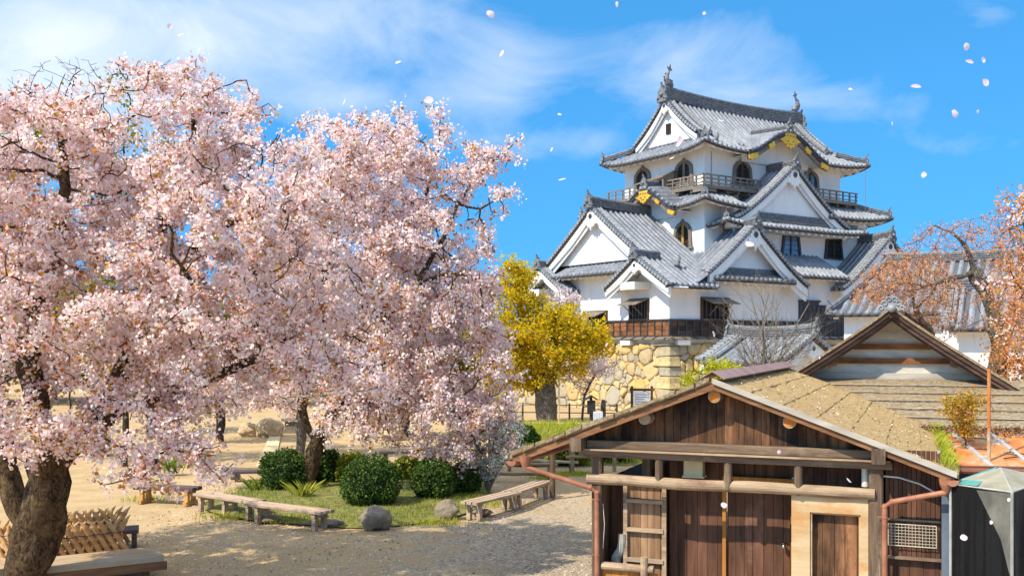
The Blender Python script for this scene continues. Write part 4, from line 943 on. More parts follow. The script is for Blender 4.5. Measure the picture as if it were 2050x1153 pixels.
eA = [pe(110, 380, YA, 180, 190, 2.6), pe(330, 300, YA + .6, 190, 160, 2.4), pe(430, 470, YA + .4, 210, 190, 2.8), pe(170, 600, YA, 230, 190, 2.8), pe(420, 660, YA, 190, 130, 2.2),
      pe(-130, 480, YA, 220, 270, 2.6), pe(310, 850, YA - .8, 110, 75, 1.0), pe(260, 930, YA - 1, 55, 50, .6), pe(400, 920, YA - .9, 80, 60, .8), pe(600, 590, YA + .6, 130, 140, 1.6), pe(590, 440, YA + .8, 120, 110, 1.6), pe(60, 790, YA - .5, 110, 70, 1.2), pe(660, 760, YA - .1, 110, 60, .9), pe(450, 800, YA + .2, 90, 45, 1), pe(30, 850, YA - 1.2, 60, 60, .6), pe(180, 800, YA - .9, 70, 45, .7), pe(50, 250, YA, 110, 70, 1.6), pe(505, 185, YA + .5, 10, 36, .25), pe(545, 225, YA + .5, 14, 22, .25), pe(390, 125, YA + .8, 16, 30, .3), pe(150, 145, YA, 12, 40, .25), pe(60, 180, YA, 26, 22, .3), pe(440, 170, YA + .6, 22, 18, .3), pe(235, 140, YA, 16, 20, .25), pe(300, 145, YA + .4, 14, 22, .25), pe(195, 965, YA - 1.1, 22, 16, .3), pe(330, 980, YA - 1.1, 18, 18, .3), pe(535, 275, YA + .8, 50, 42, .9), pe(600, 320, YA + .8, 50, 40, .9), pe(60, 905, YA - 1.1, 80, 45, .5), pe(165, 880, YA - 1.0, 60, 36, .5), pe(520, 215, YA + .6, 30, 30, .6), pe(100, 830, YA - 1.2, 90, 36, .6), pe(440, 960, YA - 1, 20, 22, .3)]
make_tree('cherry_tree', 'old pink blossoming cherry with a thick leaning trunk beside the bamboo screen', 'tree', tuple(G(48, YA)), [[G(40, YA, -.1), W(48, 1192, YA)] + skA[0][1:]] + skA[1:], eA, 4200, .16, 1.9, .24, .0078, 'cherry_bark',
          [('crown', ('cherry_blossom', 'young_leaf'), blossom_leaves(.03, 3, 20, .085, .058, .0255, .12, dens=(1.1, .13, .46)))], 21, trunk_r=.33, ex=2.5)
# -- the second cherry, in the planted island
YB = 27.0
skB = [[G(618, YB, -.1)] + line((618, 978, YB), (622, 930, YB), (634, 885, YB), (655, 845, YB), (675, 818, YB)),
       line((634, 885, YB), (610, 850, YB + .4), (604, 800, YB + .6), (625, 700, YB + .6), (650, 560, YB + .4), (680, 430, YB), (700, 320, YB)),
       line((675, 818, YB), (720, 745, YB), (770, 660, YB - .2), (830, 570, YB - .4), (880, 490, YB - .4), (915, 410, YB - .3), (955, 350, YB - .2), (1010, 305, YB), (1045, 275, YB)),
       line((830, 570, YB - .4), (900, 545, YB - 1), (960, 560, YB - 1.2)), line((675, 818, YB), (760, 800, YB - .8), (850, 800, YB - 1.3), (930, 840, YB - 1.4), (960, 900, YB - 1.5)),
       line((770, 660, YB - .2), (760, 540, YB + .8), (770, 400, YB + 1), (800, 300, YB + 1)), line((720, 745, YB), (860, 700, YB + 1.5), (950, 690, YB + 1.8)),
       line((915, 410, YB - .3), (960, 420, YB - .5), (1020, 385, YB - .6)), line((760, 540, YB + .8), (850, 400, YB + .6), (880, 290, YB + .4))]
eB = [pe(720, 340, YB, 120, 105, 2.6), pe(815, 305, YB, 95, 65, 1.8), pe(690, 520, YB, 180, 170, 3), pe(830, 540, YB, 150, 150, 3), pe(890, 680, YB, 120, 150, 2.6), pe(760, 690, YB, 150, 110, 2.8), pe(850, 830, YB - .6, 150, 90, 2), pe(700, 840, YB - .6, 80, 55, 1.2), pe(910, 920, YB - 1, 55, 45, 1),
      pe(985, 760, YB - .3, 60, 120, 1.6), pe(965, 620, YB, 45, 70, 1.4), pe(1000, 880, YB - .4, 35, 50, 1), pe(985, 335, YB, 40, 28, .6), pe(940, 330, YB, 30, 24, .6), pe(1040, 272, YB, 12, 14, .3), pe(965, 410, YB - .3, 60, 45, 1), pe(890, 400, YB - .2, 42, 60, 1.0), pe(620, 400, YB + .4, 70, 110, 1.6), pe(560, 330, YB + .4, 45, 60, 1), pe(540, 760, YB, 90, 60, 1.5), pe(605, 245, YB, 26, 12, .4), pe(660, 265, YB, 24, 14, .4), pe(722, 232, YB, 14, 16, .3), pe(800, 222, YB, 18, 18, .3), pe(868, 222, YB, 16, 26, .3), pe(903, 255, YB, 10, 26, .25), pe(930, 290, YB, 20, 18, .3), pe(962, 305, YB, 12, 20, .25), pe(1010, 300, YB, 12, 22, .25), pe(1058, 272, YB, 8, 14, .2), pe(1000, 430, YB - .3, 34, 12, .4), pe(1028, 388, YB - .5, 14, 20, .3), pe(960, 465, YB - .3, 34, 16, .5), pe(1000, 560, YB, 24, 14, .4), pe(1015, 700, YB, 22, 30, .5), pe(1022, 820, YB - .3, 22, 30, .5), pe(985, 505, YB, 20, 12, .4)]
make_tree('cherry_tree', 'pink blossoming cherry with a dark forked trunk rising between clipped bushes', 'tree', tuple(G(618, YB)), skB, eB, 4200, .24, 2.8, .34, .0115, 'cherry_bark',
          [('crown', ('cherry_blossom', 'young_leaf'), blossom_leaves(.042, 3, 20, .13, .085, .035, .12, dens=(.75, .15, .48)))], 22, trunk_r=.20, ex=2.5)
# ------------------------------------------------------------------ other trees
def simple_leaves(rl, per, k, sp1, sp2, size, mats, pr=None, nside=4, dens=None):
    def fn(P, par, r, rs):
        c = sprays(P, par, r, rs, rl, per, sp1)
        if dens: c = dens_keep(c, rs, *dens)
        c = clustered(c, rs, k, sp2); s = size * rs.uniform(.6, 1.3, len(c)); V = ngons(c, s, nside, rs, .5, .15, .75)
        return V, nside, (rs.choice(len(mats), len(c), p=pr) if pr else np.zeros(len(c)))
    fn.mats = mats; return fn
# maple in new leaf before the boulder wall
YM = 50.0
make_tree('maple_tree', 'golden yellow maple in new leaf before the boulder wall', 'tree', tuple(G(1093, YM)),
    [[G(1096, YM, -.1)] + line((1094, 830, YM), (1092, 780, YM), (1085, 740, YM), (1060, 690, YM), (1040, 620, YM), (1042, 560, YM)), line((1092, 780, YM), (1120, 720, YM), (1160, 680, YM), (1200, 670, YM)), line((1085, 740, YM), (1110, 690, YM + 1), (1110, 640, YM + 1)), line((1060, 690, YM), (1000, 670, YM - 1), (965, 640, YM - 1))],
    [pe(1032, 548, YM, 40, 26, 1.6), pe(1000, 585, YM, 42, 16, 1.6), pe(1048, 598, YM, 34, 16, 1.4), pe(985, 632, YM, 46, 18, 1.8), pe(1105, 632, YM, 62, 20, 2.2), pe(1150, 662, YM, 66, 20, 2.2), pe(1060, 668, YM, 70, 22, 2.4), pe(1188, 690, YM, 38, 18, 1.6), pe(985, 690, YM, 46, 22, 1.8), pe(1115, 705, YM, 80, 20, 2.2), pe(1030, 725, YM, 66, 22, 2), pe(1120, 742, YM, 60, 16, 1.6), pe(1000, 765, YM, 46, 20, 1.4), pe(1075, 765, YM, 44, 14, 1.4)],
    1900, .32, 3, .40, .02, 'grey_bark', [('crown', 0, simple_leaves(.09, 4, 13, .20, .15, .078, ['maple_leaf', 'lime_leaf', 'yellow_leaf'], [.74, .22, .04], dens=(.62, .22, .52)))], 31, trunk_r=.52)
YS = 35.0
make_tree('lime_shrub', 'bright lime yellow shrub peeking over the left slope of the shed roof', 'shrub', tuple(G(1430, YS)), [[G(1430, YS, 0)] + line((1430, 800, YS), (1432, 760, YS))], [pe(1430, 752, YS, 48, 30, 1.2), pe(1395, 768, YS, 34, 26, 1), pe(1462, 745, YS, 32, 22, .9), pe(1420, 800, YS, 60, 30, 1)], 500, .2, 2, .22, .008, 'dark_bark', [('crown', 0, simple_leaves(.05, 3, 8, .1, .09, .05, ['lime_leaf'], dens=(.8, .05, .5)))], 32)
YW = 52.5
make_tree('pale_cherry', 'small whitish pink cherry between the maple and the boulder wall', 'tree', tuple(G(1165, YW)), [[G(1165, YW, 0)] + line((1170, 790, YW), (1190, 755, YW))], [pe(1200, 735, YW, 48, 24, 1.4), pe(1150, 745, YW, 40, 24, 1.2), pe(1120, 600, YW - 1, 40, 28, 1.2), pe(1150, 660, YW, 40, 40, 1)], 500, .3, 3, .34, .011, 'grey_bark', [('crown', 0, simple_leaves(.06, 3, 7, .13, .12, .05, ['pale_blossom'], nside=5, dens=(.8, .1, .55)))], 33)
# bare shrub-tree with pale stems
YP = 37.0
def fan_tree(name, label, px, Y, stems, seed, barkm):
    rs_ = random.Random(seed); b = G(px, Y); root = empty(name, b, 0, label, 'tree'); k = Y / FPX; mb = MB()
    mb.tube([Vector((0, 0, 0)), Vector((.03, 0, 1.2)), Vector((0, 0, 2.3)), W(px, 768, Y) - b], [.13, .11, .10, .09], 10)
    fork = W(px, 768, Y) - b
    def twig(p, d, L_, r, lev):
        n = 7; pts = [p.copy()]; q = p.copy(); dd = d.copy()
        for i in range(n):
            dd = (dd + Vector((rs_.gauss(0, .07), rs_.gauss(0, .07), rs_.gauss(.035, .05)))).normalized(); q = q + dd * (L_ / n); pts.append(q.copy())
        mb.tube(pts, [r * (1 - .72 * i / n) for i in range(n + 1)], 6 if r > .02 else 4, cap=False)
        if lev == 0: return
        for i in range(1 if lev > 1 else 2, n + 1):
            for e in range(2 if lev > 1 else 1):
                if rs_.random() < .16: continue
                a = rs_.uniform(.35, .75) * rs_.choice((-1, 1)); t_ = (pts[i] - pts[i - 1]).normalized(); s_ = Vector((math.cos(a) * t_.x - math.sin(a) * t_.z, t_.y + rs_.gauss(0, .35), math.sin(a) * t_.x + math.cos(a) * t_.z)).normalized()
                twig(pts[i], s_, L_ * rs_.uniform(.28, .48) * (1.15 - .5 * i / n), max(.0045, r * (1 - .72 * i / n) * .55), lev - 1)
    for (tx, ty, dep, r) in stems:
        t_ = W(tx, ty, Y + dep) - b; d_ = t_ - fork; twig(fork + Vector((rs_.uniform(-.1, .1), 0, rs_.uniform(-.4, .1))), (d_.normalized() + Vector((0, 0, -.12))).normalized(), d_.length, r, 2)
    mb.build('trunk', MAT[barkm], root, smooth=True)
fan_tree('bare_tree', 'leafless pale stemmed tree fanning out above the shed ridge', 1530, YP, [(1440, 612, .3, .040), (1470, 600, -.5, .044), (1500, 575, .4, .05), (1528, 560, -.3, .052), (1556, 580, .5, .048), (1590, 590, -.4, .048), (1625, 605, .3, .044), (1655, 650, -.2, .036), (1445, 660, .1, .034), (1470, 690, -.5, .028), (1610, 655, .5, .034), (1540, 600, .9, .04)], 34, 'pale_twig')
# gnarled tree and maples at the right edge
YR = 27.0
make_tree('budding_tree', 'gnarled half bare tree with reddish buds behind the plastered hall', 'tree', tuple(G(2005, YR)),
    [[G(2008, YR, -.1)] + line((2008, 800, YR), (1998, 735, YR), (1988, 690, YR), (1968, 640, YR), (1955, 605, YR)), line((1998, 735, YR), (2000, 680, YR), (1992, 640, YR), (1975, 590, YR), (1952, 545, YR), (1932, 490, YR), (1905, 465, YR), (1870, 452, YR)), line((1952, 545, YR), (1900, 560, YR), (1850, 575, YR)), line((1968, 640, YR), (1930, 655, YR), (1880, 690, YR), (1860, 720, YR)), line((1932, 490, YR), (1945, 440, YR)), line((1992, 640, YR), (2020, 560, YR), (2030, 470, YR))],
    [pe(1900, 480, YR, 90, 45, 1.6), pe(1830, 560, YR - .5, 80, 50, 1.4), pe(1900, 600, YR - .8, 60, 50, 1.2), pe(1990, 480, YR, 50, 60, 1.4), pe(1780, 580, YR, 45, 40, 1), pe(1800, 520, YR, 40, 30, 1)], 1500, .17, 2.2, .2, .005, 'grey_bark',
    [('buds', 0, simple_leaves(.014, 2, 3, .05, .045, .024, ['twig_buds', 'orange_leaf'], [.7, .3]))], 35, trunk_r=.24, shell=.3, wob=.22, ex=2.9, tw=2.6)
make_tree('budding_tree', 'mossy leaning trunk with short reddish twigs nearest the hall gable', 'tree', tuple(G(1880, YR + 1)),
    [[G(1885, YR + 1, -.1)] + line((1882, 760, YR + 1), (1868, 700, YR + 1), (1850, 655, YR + 1), (1832, 620, YR + 1), (1826, 575, YR + 1), (1815, 540, YR + 1)), line((1850, 655, YR + 1), (1800, 620, YR + .5), (1760, 560, YR + .5)), line((1832, 620, YR + 1), (1870, 580, YR + 1), (1890, 540, YR + 1))],
    [pe(1770, 570, YR + .6, 60, 50, 1.2), pe(1830, 540, YR + 1, 70, 40, 1.2), pe(1860, 620, YR + 1, 60, 50, 1.2), pe(1740, 600, YR + .6, 40, 30, .8)], 900, .17, 2.2, .2, .005, 'grey_bark', [('buds', 0, simple_leaves(.014, 3, 4, .05, .05, .028, ['twig_buds', 'orange_leaf', 'young_leaf'], [.55, .25, .20]))], 36, trunk_r=.17, shell=.3, ex=2.9, tw=2.0)
YO = 22.0
make_tree('orange_maple', 'orange leaved maple hanging in from the right edge over the hall roof', 'tree', tuple(G(2130, YO)),
    [[G(2130, YO, -.1)] + line((2130, 760, YO), (2110, 640, YO), (2090, 520, YO), (2070, 430, YO)), line((2110, 640, YO), (2060, 600, YO), (2030, 560, YO)), line((2130, 760, YO), (2080, 730, YO), (2030, 720, YO), (1990, 760, YO - .5), (1945, 800, YO - 1.5)), line((2090, 520, YO), (2040, 460, YO))],
    [pe(2050, 450, YO, 50, 70, 1.2), pe(2060, 560, YO, 60, 60, 1.2), pe(2040, 690, YO - .3, 55, 60, 1.2), pe(2030, 770, YO - .5, 50, 40, 1), pe(1960, 800, YO - 1.5, 45, 30, .6), pe(2130, 600, YO, 80, 150, 1.6), pe(1925, 830, YO - 2, 25, 28, .5), pe(2010, 640, YO, 30, 60, .8), pe(2020, 500, YO, 40, 60, .9), pe(2045, 400, YO, 30, 30, .8)],
    1700, .17, 2.2, .2, .0055, 'dark_bark', [('crown', 0, simple_leaves(.035, 3, 8, .10, .09, .034, ['orange_leaf', 'twig_buds', 'yellow_leaf'], [.56, .28, .16], dens=(1.0, .32, .62)))], 37, trunk_r=.18)
YK = 25.5
make_tree('cherry_tree', 'pink cherry sprays crossing the orange maple at the right edge', 'tree', tuple(G(2120, YK)), [[G(2120, YK, 0)] + line((2120, 760, YK), (2090, 660, YK), (2060, 590, YK), (2010, 570, YK)), line((2090, 660, YK), (2050, 640, YK), (2010, 650, YK)), line((2060, 590, YK), (2050, 480, YK), (2045, 400, YK))],
    [pe(2020, 570, YK, 48, 30, .8), pe(2030, 650, YK, 45, 35, .8), pe(2050, 420, YK, 35, 60, .8), pe(2100, 560, YK, 60, 100, 1.2)], 360, .22, 2, .28, .008, 'cherry_bark', [('crown', 0, blossom_leaves(.035, 3, 9, .10, .09, .036, .08, dens=(.8, .1, .5)))], 38)
# small yellow sprigs beside the shed eave
YY = 16.6
make_tree('yellow_sprig', 'thin yellow leaved sapling rising beside the shed eave', 'shrub', tuple(G(1935, YY)), [[G(1935, YY, 0)] + line((1935, 900, YY), (1930, 850, YY), (1925, 815, YY))], [pe(1920, 815, YY, 32, 28, .35), pe(1950, 800, YY, 26, 20, .3), pe(1935, 850, YY, 20, 26, .3)], 240, .08, 1, .09, .003, 'dark_bark', [('leaves', 0, simple_leaves(.02, 3, 6, .05, .045, .024, ['yellow_leaf', 'orange_leaf'], [.8, .2]))], 39)
# trees behind the blossom on the left
YL = 33.0
make_tree('yellow_tree', 'golden leaved tree showing above the crown of the old cherry', 'tree', tuple(G(250, YL)), [[G(250, YL, -.1)] + line((252, 700, YL), (255, 480, YL), (250, 300, YL), (262, 200, YL)), line((255, 480, YL), (150, 330, YL), (100, 220, YL)), line((255, 480, YL), (330, 330, YL), (330, 200, YL))],
    [pe(262, 132, YL, 60, 20, 1.2), pe(225, 160, YL, 22, 20, .8), pe(90, 300, YL, 90, 80, 2), pe(20, 260, YL, 70, 60, 1.6), pe(250, 350, YL, 170, 90, 2), pe(60, 640, YL, 140, 90, 2), pe(240, 620, YL, 150, 110, 2)], 1200, .32, 3, .4, .01, 'dark_bark', [('crown', 0, simple_leaves(.05, 3, 6, .15, .13, .06, ['yellow_leaf', 'lime_leaf', 'green_leaf'], [.6, .15, .25], dens=(.5, .15, .5)))], 40)
YL = 38.0
make_tree('bare_tree', 'dark leafless tree whose twigs stick up behind the old cherry', 'tree', tuple(G(140, YL)), [[G(140, YL, -.1)] + line((140, 600, YL), (138, 350, YL), (135, 230, YL), (150, 150, YL)), line((138, 350, YL), (200, 220, YL), (225, 150, YL)), line((138, 350, YL), (90, 240, YL), (60, 180, YL))],
    [pe(150, 150, YL, 80, 45, 1.6), pe(340, 140, YL, 40, 30, 1), pe(60, 180, YL, 50, 50, 1.2), pe(425, 180, YL, 30, 30, 1)], 500, .26, 4.5, .36, .008, 'dark_bark', [], 41, shell=.3, wob=.14, ex=2.7)
# slimmer trunks behind the bushes
YC = 35.0
make_tree('cherry_tree', 'slim grey trunked cherry standing behind the round bushes', 'tree', tuple(G(600, YC)), [[G(600, YC, -.1)] + line((602, 900, YC), (600, 850, YC), (606, 800, YC), (600, 740, YC), (580, 660, YC)), line((606, 800, YC), (650, 740, YC), (700, 700, YC))], [pe(590, 700, YC, 110, 80, 2.4), pe(700, 720, YC, 90, 70, 2), pe(500, 770, YC, 70, 50, 1.6), pe(640, 790, YC, 80, 30, 1.4)], 800, .3, 3, .4, .011, 'grey_bark', [('crown', 0, blossom_leaves(.05, 3, 8, .15, .13, .052, .08, dens=(.5, .1, .5)))], 42, trunk_r=.16)
YC = 18.2
make_tree('cherry_tree', 'dark second cherry trunk at the very left edge of the picture', 'tree', tuple(G(62, YC)), [[G(70, YC, -.1)] + line((62, 1100, YC), (38, 1020, YC), (18, 960, YC), (0, 880, YC), (-40, 760, YC), (-100, 620, YC))], [pe(-120, 560, YC, 160, 170, 2), pe(-60, 760, YC, 90, 60, 1)], 700, .2, 2, .28, .0065, 'cherry_bark', [('crown', 0, blossom_leaves(.035, 3, 9, .09, .08, .032, .1, dens=(.9, .1, .5)))], 43, trunk_r=.2)
for px_, Y_, sd_, lb_ in ((440, 41.0, 51, 'slender cherry on the far sand left of the tan boulders'), (300, 45.0, 52, 'far low cherry glimpsed below the old cherry crown'), (810, 43.0, 53, 'far cherry behind the drooping blossom of the island cherry')):
    make_tree('cherry_tree', lb_, 'tree', tuple(G(px_, Y_)), [[G(px_, Y_, -.1)] + line((px_ + 3, 830, Y_), (px_ - 2, 800, Y_), (px_ + 6, 760, Y_))], [pe(px_ - 40, 752, Y_, 70, 34, 2), pe(px_ + 45, 748, Y_, 70, 36, 2), pe(px_, 715, Y_, 80, 40, 2), pe(px_ + 70, 790, Y_, 36, 20, 1), pe(px_ - 60, 795, Y_, 40, 20, 1)], 600, .34, 3, .42, .012, 'dark_bark', [('crown', 0, blossom_leaves(.06, 3, 8, .18, .15, .058, .10, dens=(.5, .1, .5)))], sd_, trunk_r=.17)
# trees closing the square behind
def far_tree(lbl, px, Y, h, w_, mat, seed):
    b = G(px, Y); make_tree('far_tree', lbl, 'tree', tuple(b), [[b, b + Vector((0, 0, h * .35)), b + Vector((.2, 0, h * .6))]], [(b.x, b.y, h * .62, w_, w_ * .8, h * .36), (b.x + w_ * .5, b.y, h * .45, w_ * .7, w_ * .6, h * .26), (b.x - w_ * .5, b.y, h * .5, w_ * .7, w_ * .6, h * .26)], 520, .6, 6, .8, .03, 'dark_bark', [('crown', 0, simple_leaves(.14, 3, 14, .4, .35, .17, mat, [.7, .3], dens=(.3, .05, .5)))], seed, group='trees closing the square behind')
for i, (px, Y, h, w_, mt) in enumerate(((-560, 70, 8, 4.6, ['green_leaf', 'lime_leaf']), (-420, 64, 7, 4, ['green_leaf', 'yellow_leaf']), (-290, 74, 9, 5, ['green_leaf', 'lime_leaf']), (-160, 68, 7, 4, ['yellow_leaf', 'green_leaf']), (-40, 66, 8, 4, ['green_leaf', 'lime_leaf']), (110, 72, 9, 4.5, ['green_leaf', 'yellow_leaf']), (250, 64, 6.5, 3.6, ['pale_blossom', 'young_leaf']), (390, 75, 8.5, 4.6, ['green_leaf', 'lime_leaf']), (520, 66, 6, 3.6, ['pale_blossom', 'green_leaf']), (640, 78, 8, 4.6, ['green_leaf', 'yellow_leaf']), (770, 70, 6.5, 4, ['pale_blossom', 'young_leaf']), (890, 76, 7.5, 4.4, ['green_leaf', 'lime_leaf']), (985, 72, 6, 3, ['yellow_leaf', 'green_leaf']))):
    kind = {'green_leaf': 'dark green tree', 'pale_blossom': 'pale blossoming tree', 'yellow_leaf': 'yellowish tree'}[mt[0]]
    far_tree(kind + ' beyond the sandy square, glimpsed behind the cherries', px, Y, h, w_, mt, 60 + i)
for i, (px, Y, h, w_, mt) in enumerate(((1900, 70, 7, 5, ['green_leaf', 'young_leaf']), (2060, 66, 8, 5, ['orange_leaf', 'green_leaf']))): far_tree(('green' if i == 0 else 'orange') + ' tree far behind the white storehouse on the right', px, Y, h, w_, mt, 80 + i)
# ------------------------------------------------------------------ wooden shed in the foreground (local axes: x along its front, y to the back)
wood('shed_plank', (.028, .013, .006), (.25, .115, .052), 'Z', 6, .5, stain=(.022, .012, .008), sth=.54)
wood('shed_door', (.045, .019, .010), (.17, .075, .042), 'Z', 6, .20, stain=(.25, .13, .085), sth=.66)
wood('shed_beam', (.06, .036, .022), (.22, .145, .092), 'X', 7, .15, stain=(.34, .25, .16), sth=.62)
wood('shed_beam_up', (.06, .036, .022), (.22, .145, .092), 'Z', 7, .15, stain=(.34, .25, .16), sth=.64)
wood('shed_log', (.24, .155, .09), (.50, .36, .23), 'X', 6, .1, stain=(.17, .09, .055), sth=.58)
wood('barge_wood', (.13, .055, .022), (.32, .16, .075), 'X', 7, .1)
wood('old_panel', (.16, .08, .04), (.42, .25, .13), 'Z', 6, .18, stain=(.09, .05, .03), sth=.6)
wood('plywood', (.46, .31, .155), (.66, .49, .29), 'X', 3, .04, stain=(.50, .22, .06), sth=.60)
wood('door_trim', (.30, .115, .02), (.52, .22, .045), 'Z', 7, .1)
wood('log_end', (.28, .19, .11), (.48, .35, .22), 'Y', 20, .2); wood('log_end_red', (.62, .14, .015), (.80, .26, .03), 'Y', 20, .1)
simple('copper_pipe', (.27, .095, .05), (.43, .18, .10), 4.5, .55, .15, .005, spec=.4)
simple('blue_steel', (.10, .13, .17), (.16, .19, .24), 2, .5, .1, .005)
simple('pvc', (.55, .52, .45), (.72, .69, .60), 3, .5, .1, .005)
simple('cream_paint', (.72, .54, .26), (.82, .66, .38), 2, .55, .1, .005)
simple('steel_wire', (.45, .40, .30), (.62, .56, .42), 5, .4, 0)
simple('chrome', (.7, .7, .7), (.8, .8, .8), 2, .15, 0, metal=1.0)
simple('ridge_metal', (.25, .145, .12), (.36, .22, .185), 2, .55, .2, .01, spec=.3)
simple('grey_board', (.34, .29, .23), (.52, .46, .38), 5, .8, .3, .01, mscale=(.2, 1, 1))
def shingle_mat(name, c1, c2, c3, sc=9):
    m, t, b, o = new_mat(name)
    f = tnoise(t, sc, 9, .8); g = tnoise(t, 1.3, 6, .65); s_ = tnoise(t, 60, 4, .7)
    col = ramp(t, f, [(.38, c1), (.62, c2)]); col = mixc(t, ramp(t, g, [(.42, (0, 0, 0)), (.66, (.75, .75, .75))]), col, c3)
    col = mixc(t, ramp(t, s_, [(.62, (0, 0, 0)), (.72, (.8, .8, .8))]), col, (.56, .45, .27)); col = mixc(t, ramp(t, s_, [(.30, (.7, .7, .7)), (.38, (0, 0, 0))]), col, (.07, .05, .03))
    t.links.new(col, b.inputs['Base Color']); b.inputs['Roughness'].default_value = .95; b.inputs['Specular IOR Level'].default_value = .1
    bump(t, b, math_(t, 'ADD', f, math_(t, 'MULTIPLY', s_, .6)), .9, .035); return m
shingle_mat('moss_shingle', (.34, .21, .09), (.70, .50, .25), (.48, .32, .145), 14)
shingle_mat('grey_shingle', (.15, .105, .065), (.55, .44, .29), (.33, .22, .115), 14)
SH = empty('wooden_shed', (1.237, 14.5, 0), R(-22), 'weathered wooden shed with mossy shingle roof and round log beam in front', 'shed')
S = lambda x, y, z: Vector((x, y, z))
def planks(mb, x0, x1, y, z0, z1, w=.13, t=.03, zt=None, rs=random.Random(5), zb=None):
    x = x0
    while x < x1 - .01:
        ww = min(w * rs.uniform(.85, 1.15), x1 - x); d = rs.uniform(-.004, .004); a, b = x + .003, x + ww - .003
        za, zb_ = (zt(a), zt(b)) if zt else (z1, z1)
        p = [S(a, y + d, z0), S(b, y + d, z0), S(b, y + d, max(zb_, z0 + .01)), S(a, y + d, max(za, z0 + .01))]
        mb.add(p + [q + S(0, t, 0) for q in p], [(0, 1, 2, 3), (4, 7, 6, 5), (0, 4, 5, 1), (1, 5, 6, 2), (2, 6, 7, 3), (3, 7, 4, 0)]); x += ww
RX, RZ_, EL, ER = 1.74, 3.50, -1.22, 4.78
def rz(x): return RZ_ - (RX - x) * .385 if x < RX else RZ_ - (x - RX) * .372
# roof: overlapping shingle courses
def slope_courses(mb, x0, x1, n, y0, y1, th=.05, rs=random.Random(2), ov=.05):
    for k in range(n):
        xa = x0 + (x1 - x0) * k / n; xb = x0 + (x1 - x0) * (k + 1.06) / n; M = 60; L_ = y1 - y0
        rows = []
        for (x, dz) in ((xa, .008), ((xa + xb) / 2, .014), (xb, .021)):
            rows.append([S(x + (.02 * noise.noise(Vector((k * 5.1, y0 + L_ * j / M * 2.5, 3))) if x == xb else 0), y0 + L_ * j / M, rz(x) + dz + .022 * noise.noise(Vector((x * 3, (y0 + L_ * j / M) * 3, k)))) for j in range(M + 1)])
        V = [p for r_ in rows for p in r_] + [p - S(0, 0, th) for p in rows[2]] + [p - S(0, 0, th) for p in rows[0]]; n1 = M + 1; F_ = []
        for q in range(3):
            for j in range(M): F_.append((q * n1 + j, q * n1 + j + 1, (q + 1) * n1 + j + 1, (q + 1) * n1 + j))
        F_ += [(0, n1, 2 * n1, 3 * n1, 4 * n1), (n1 - 1, 2 * n1 - 1, 3 * n1 - 1, 4 * n1 - 1, 5 * n1 - 1)[::-1]]
        mb.add(V, F_)
mb = MB(); slope_courses(mb, RX, ER, 7, -.30, 8.2); shed_roof = mb.build('roof', MAT['moss_shingle'], SH); mb = MB(); slope_courses(mb, RX, EL, 7, -.30, 8.2); mb.build('roof_slope', MAT['moss_shingle'], shed_roof)
# ragged ends of the bark shingles along the left verge
mb = MB(); rs = random.Random(9); x = EL
while x < RX - .1:
    w_ = rs.uniform(.10, .26); p = [(x, rz(x) + .005), (x + w_, rz(x + w_) + .005 + rs.uniform(0, .02)), (x + w_, rz(x + w_) + .05 + rs.uniform(0, .03)), (x, rz(x) + .05 + rs.uniform(0, .03))]
    mb.prism([(a, b) for a, b in p], S(0, -.33 - rs.uniform(0, .04), 0), S(1, 0, 0), S(0, 0, 1), S(0, 1, 0), .12); x += w_ + rs.choice([.0, .01, .02])
mb.build('shingle_edge', MAT['grey_shingle'], shed_roof)
mb = MB()
for a, b, d0, d1 in ((EL + .02, RX, -.01, -.12), (RX, ER - .02, -.01, -.11)): mb.strip([S(a, -.30, rz(a) + d0), S(b, -.30, rz(b) + d0)], [S(a, -.30, rz(a) + d1), S(b, -.30, rz(b) + d1)], (0, .045, 0))
mb.build('bargeboard', MAT['barge_wood'], SH)
mb = MB(); mb.strip([S(RX, -.34, rz(RX) + .045), S(ER, -.34, rz(ER) + .045)], [S(RX, -.34, rz(RX) - .03), S(ER, -.34, rz(ER) - .03)], (0, .03, 0)); mb.build('verge_strip', MAT['grey_board'], SH)
mb = MB()
for a, b in ((EL + .1, RX), (RX, ER - .1)): mb.strip([S(a, -.24, rz(a) - .05), S(b, -.24, rz(b) - .05)], [S(a, 8.1, rz(a) - .05), S(b, 8.1, rz(b) - .05)], (0, 0, .03))
mb.build('roof_boards', MAT['shed_beam'], shed_roof)
mb = MB(); mb.strip([S(RX - .17, -.36, rz(RX) + .03), S(RX, -.36, rz(RX) + .13), S(RX + .17, -.36, rz(RX) + .03)], [S(RX - .17, 8.2, rz(RX) + .03), S(RX, 8.2, rz(RX) + .13), S(RX + .17, 8.2, rz(RX) + .03)], (0, 0, .015))
for k in (1.4, 3.4, 5.4): mb.strip([S(RX - .18, k, rz(RX) + .035), S(RX, k, rz(RX) + .14), S(RX + .18, k, rz(RX) + .035)], [S(RX - .18, k + .05, rz(RX) + .035), S(RX, k + .05, rz(RX) + .14), S(RX + .18, k + .05, rz(RX) + .035)], (0, 0, .015))
mb.build('ridge_cap', MAT['ridge_metal'], shed_roof)
# gable of upright planks
mb = MB(); planks(mb, -.55, 4.1, .06, 2.58, 0, .125, .03, lambda x: rz(x) - .06); mb.build('gable_boards', MAT['shed_plank'], SH)
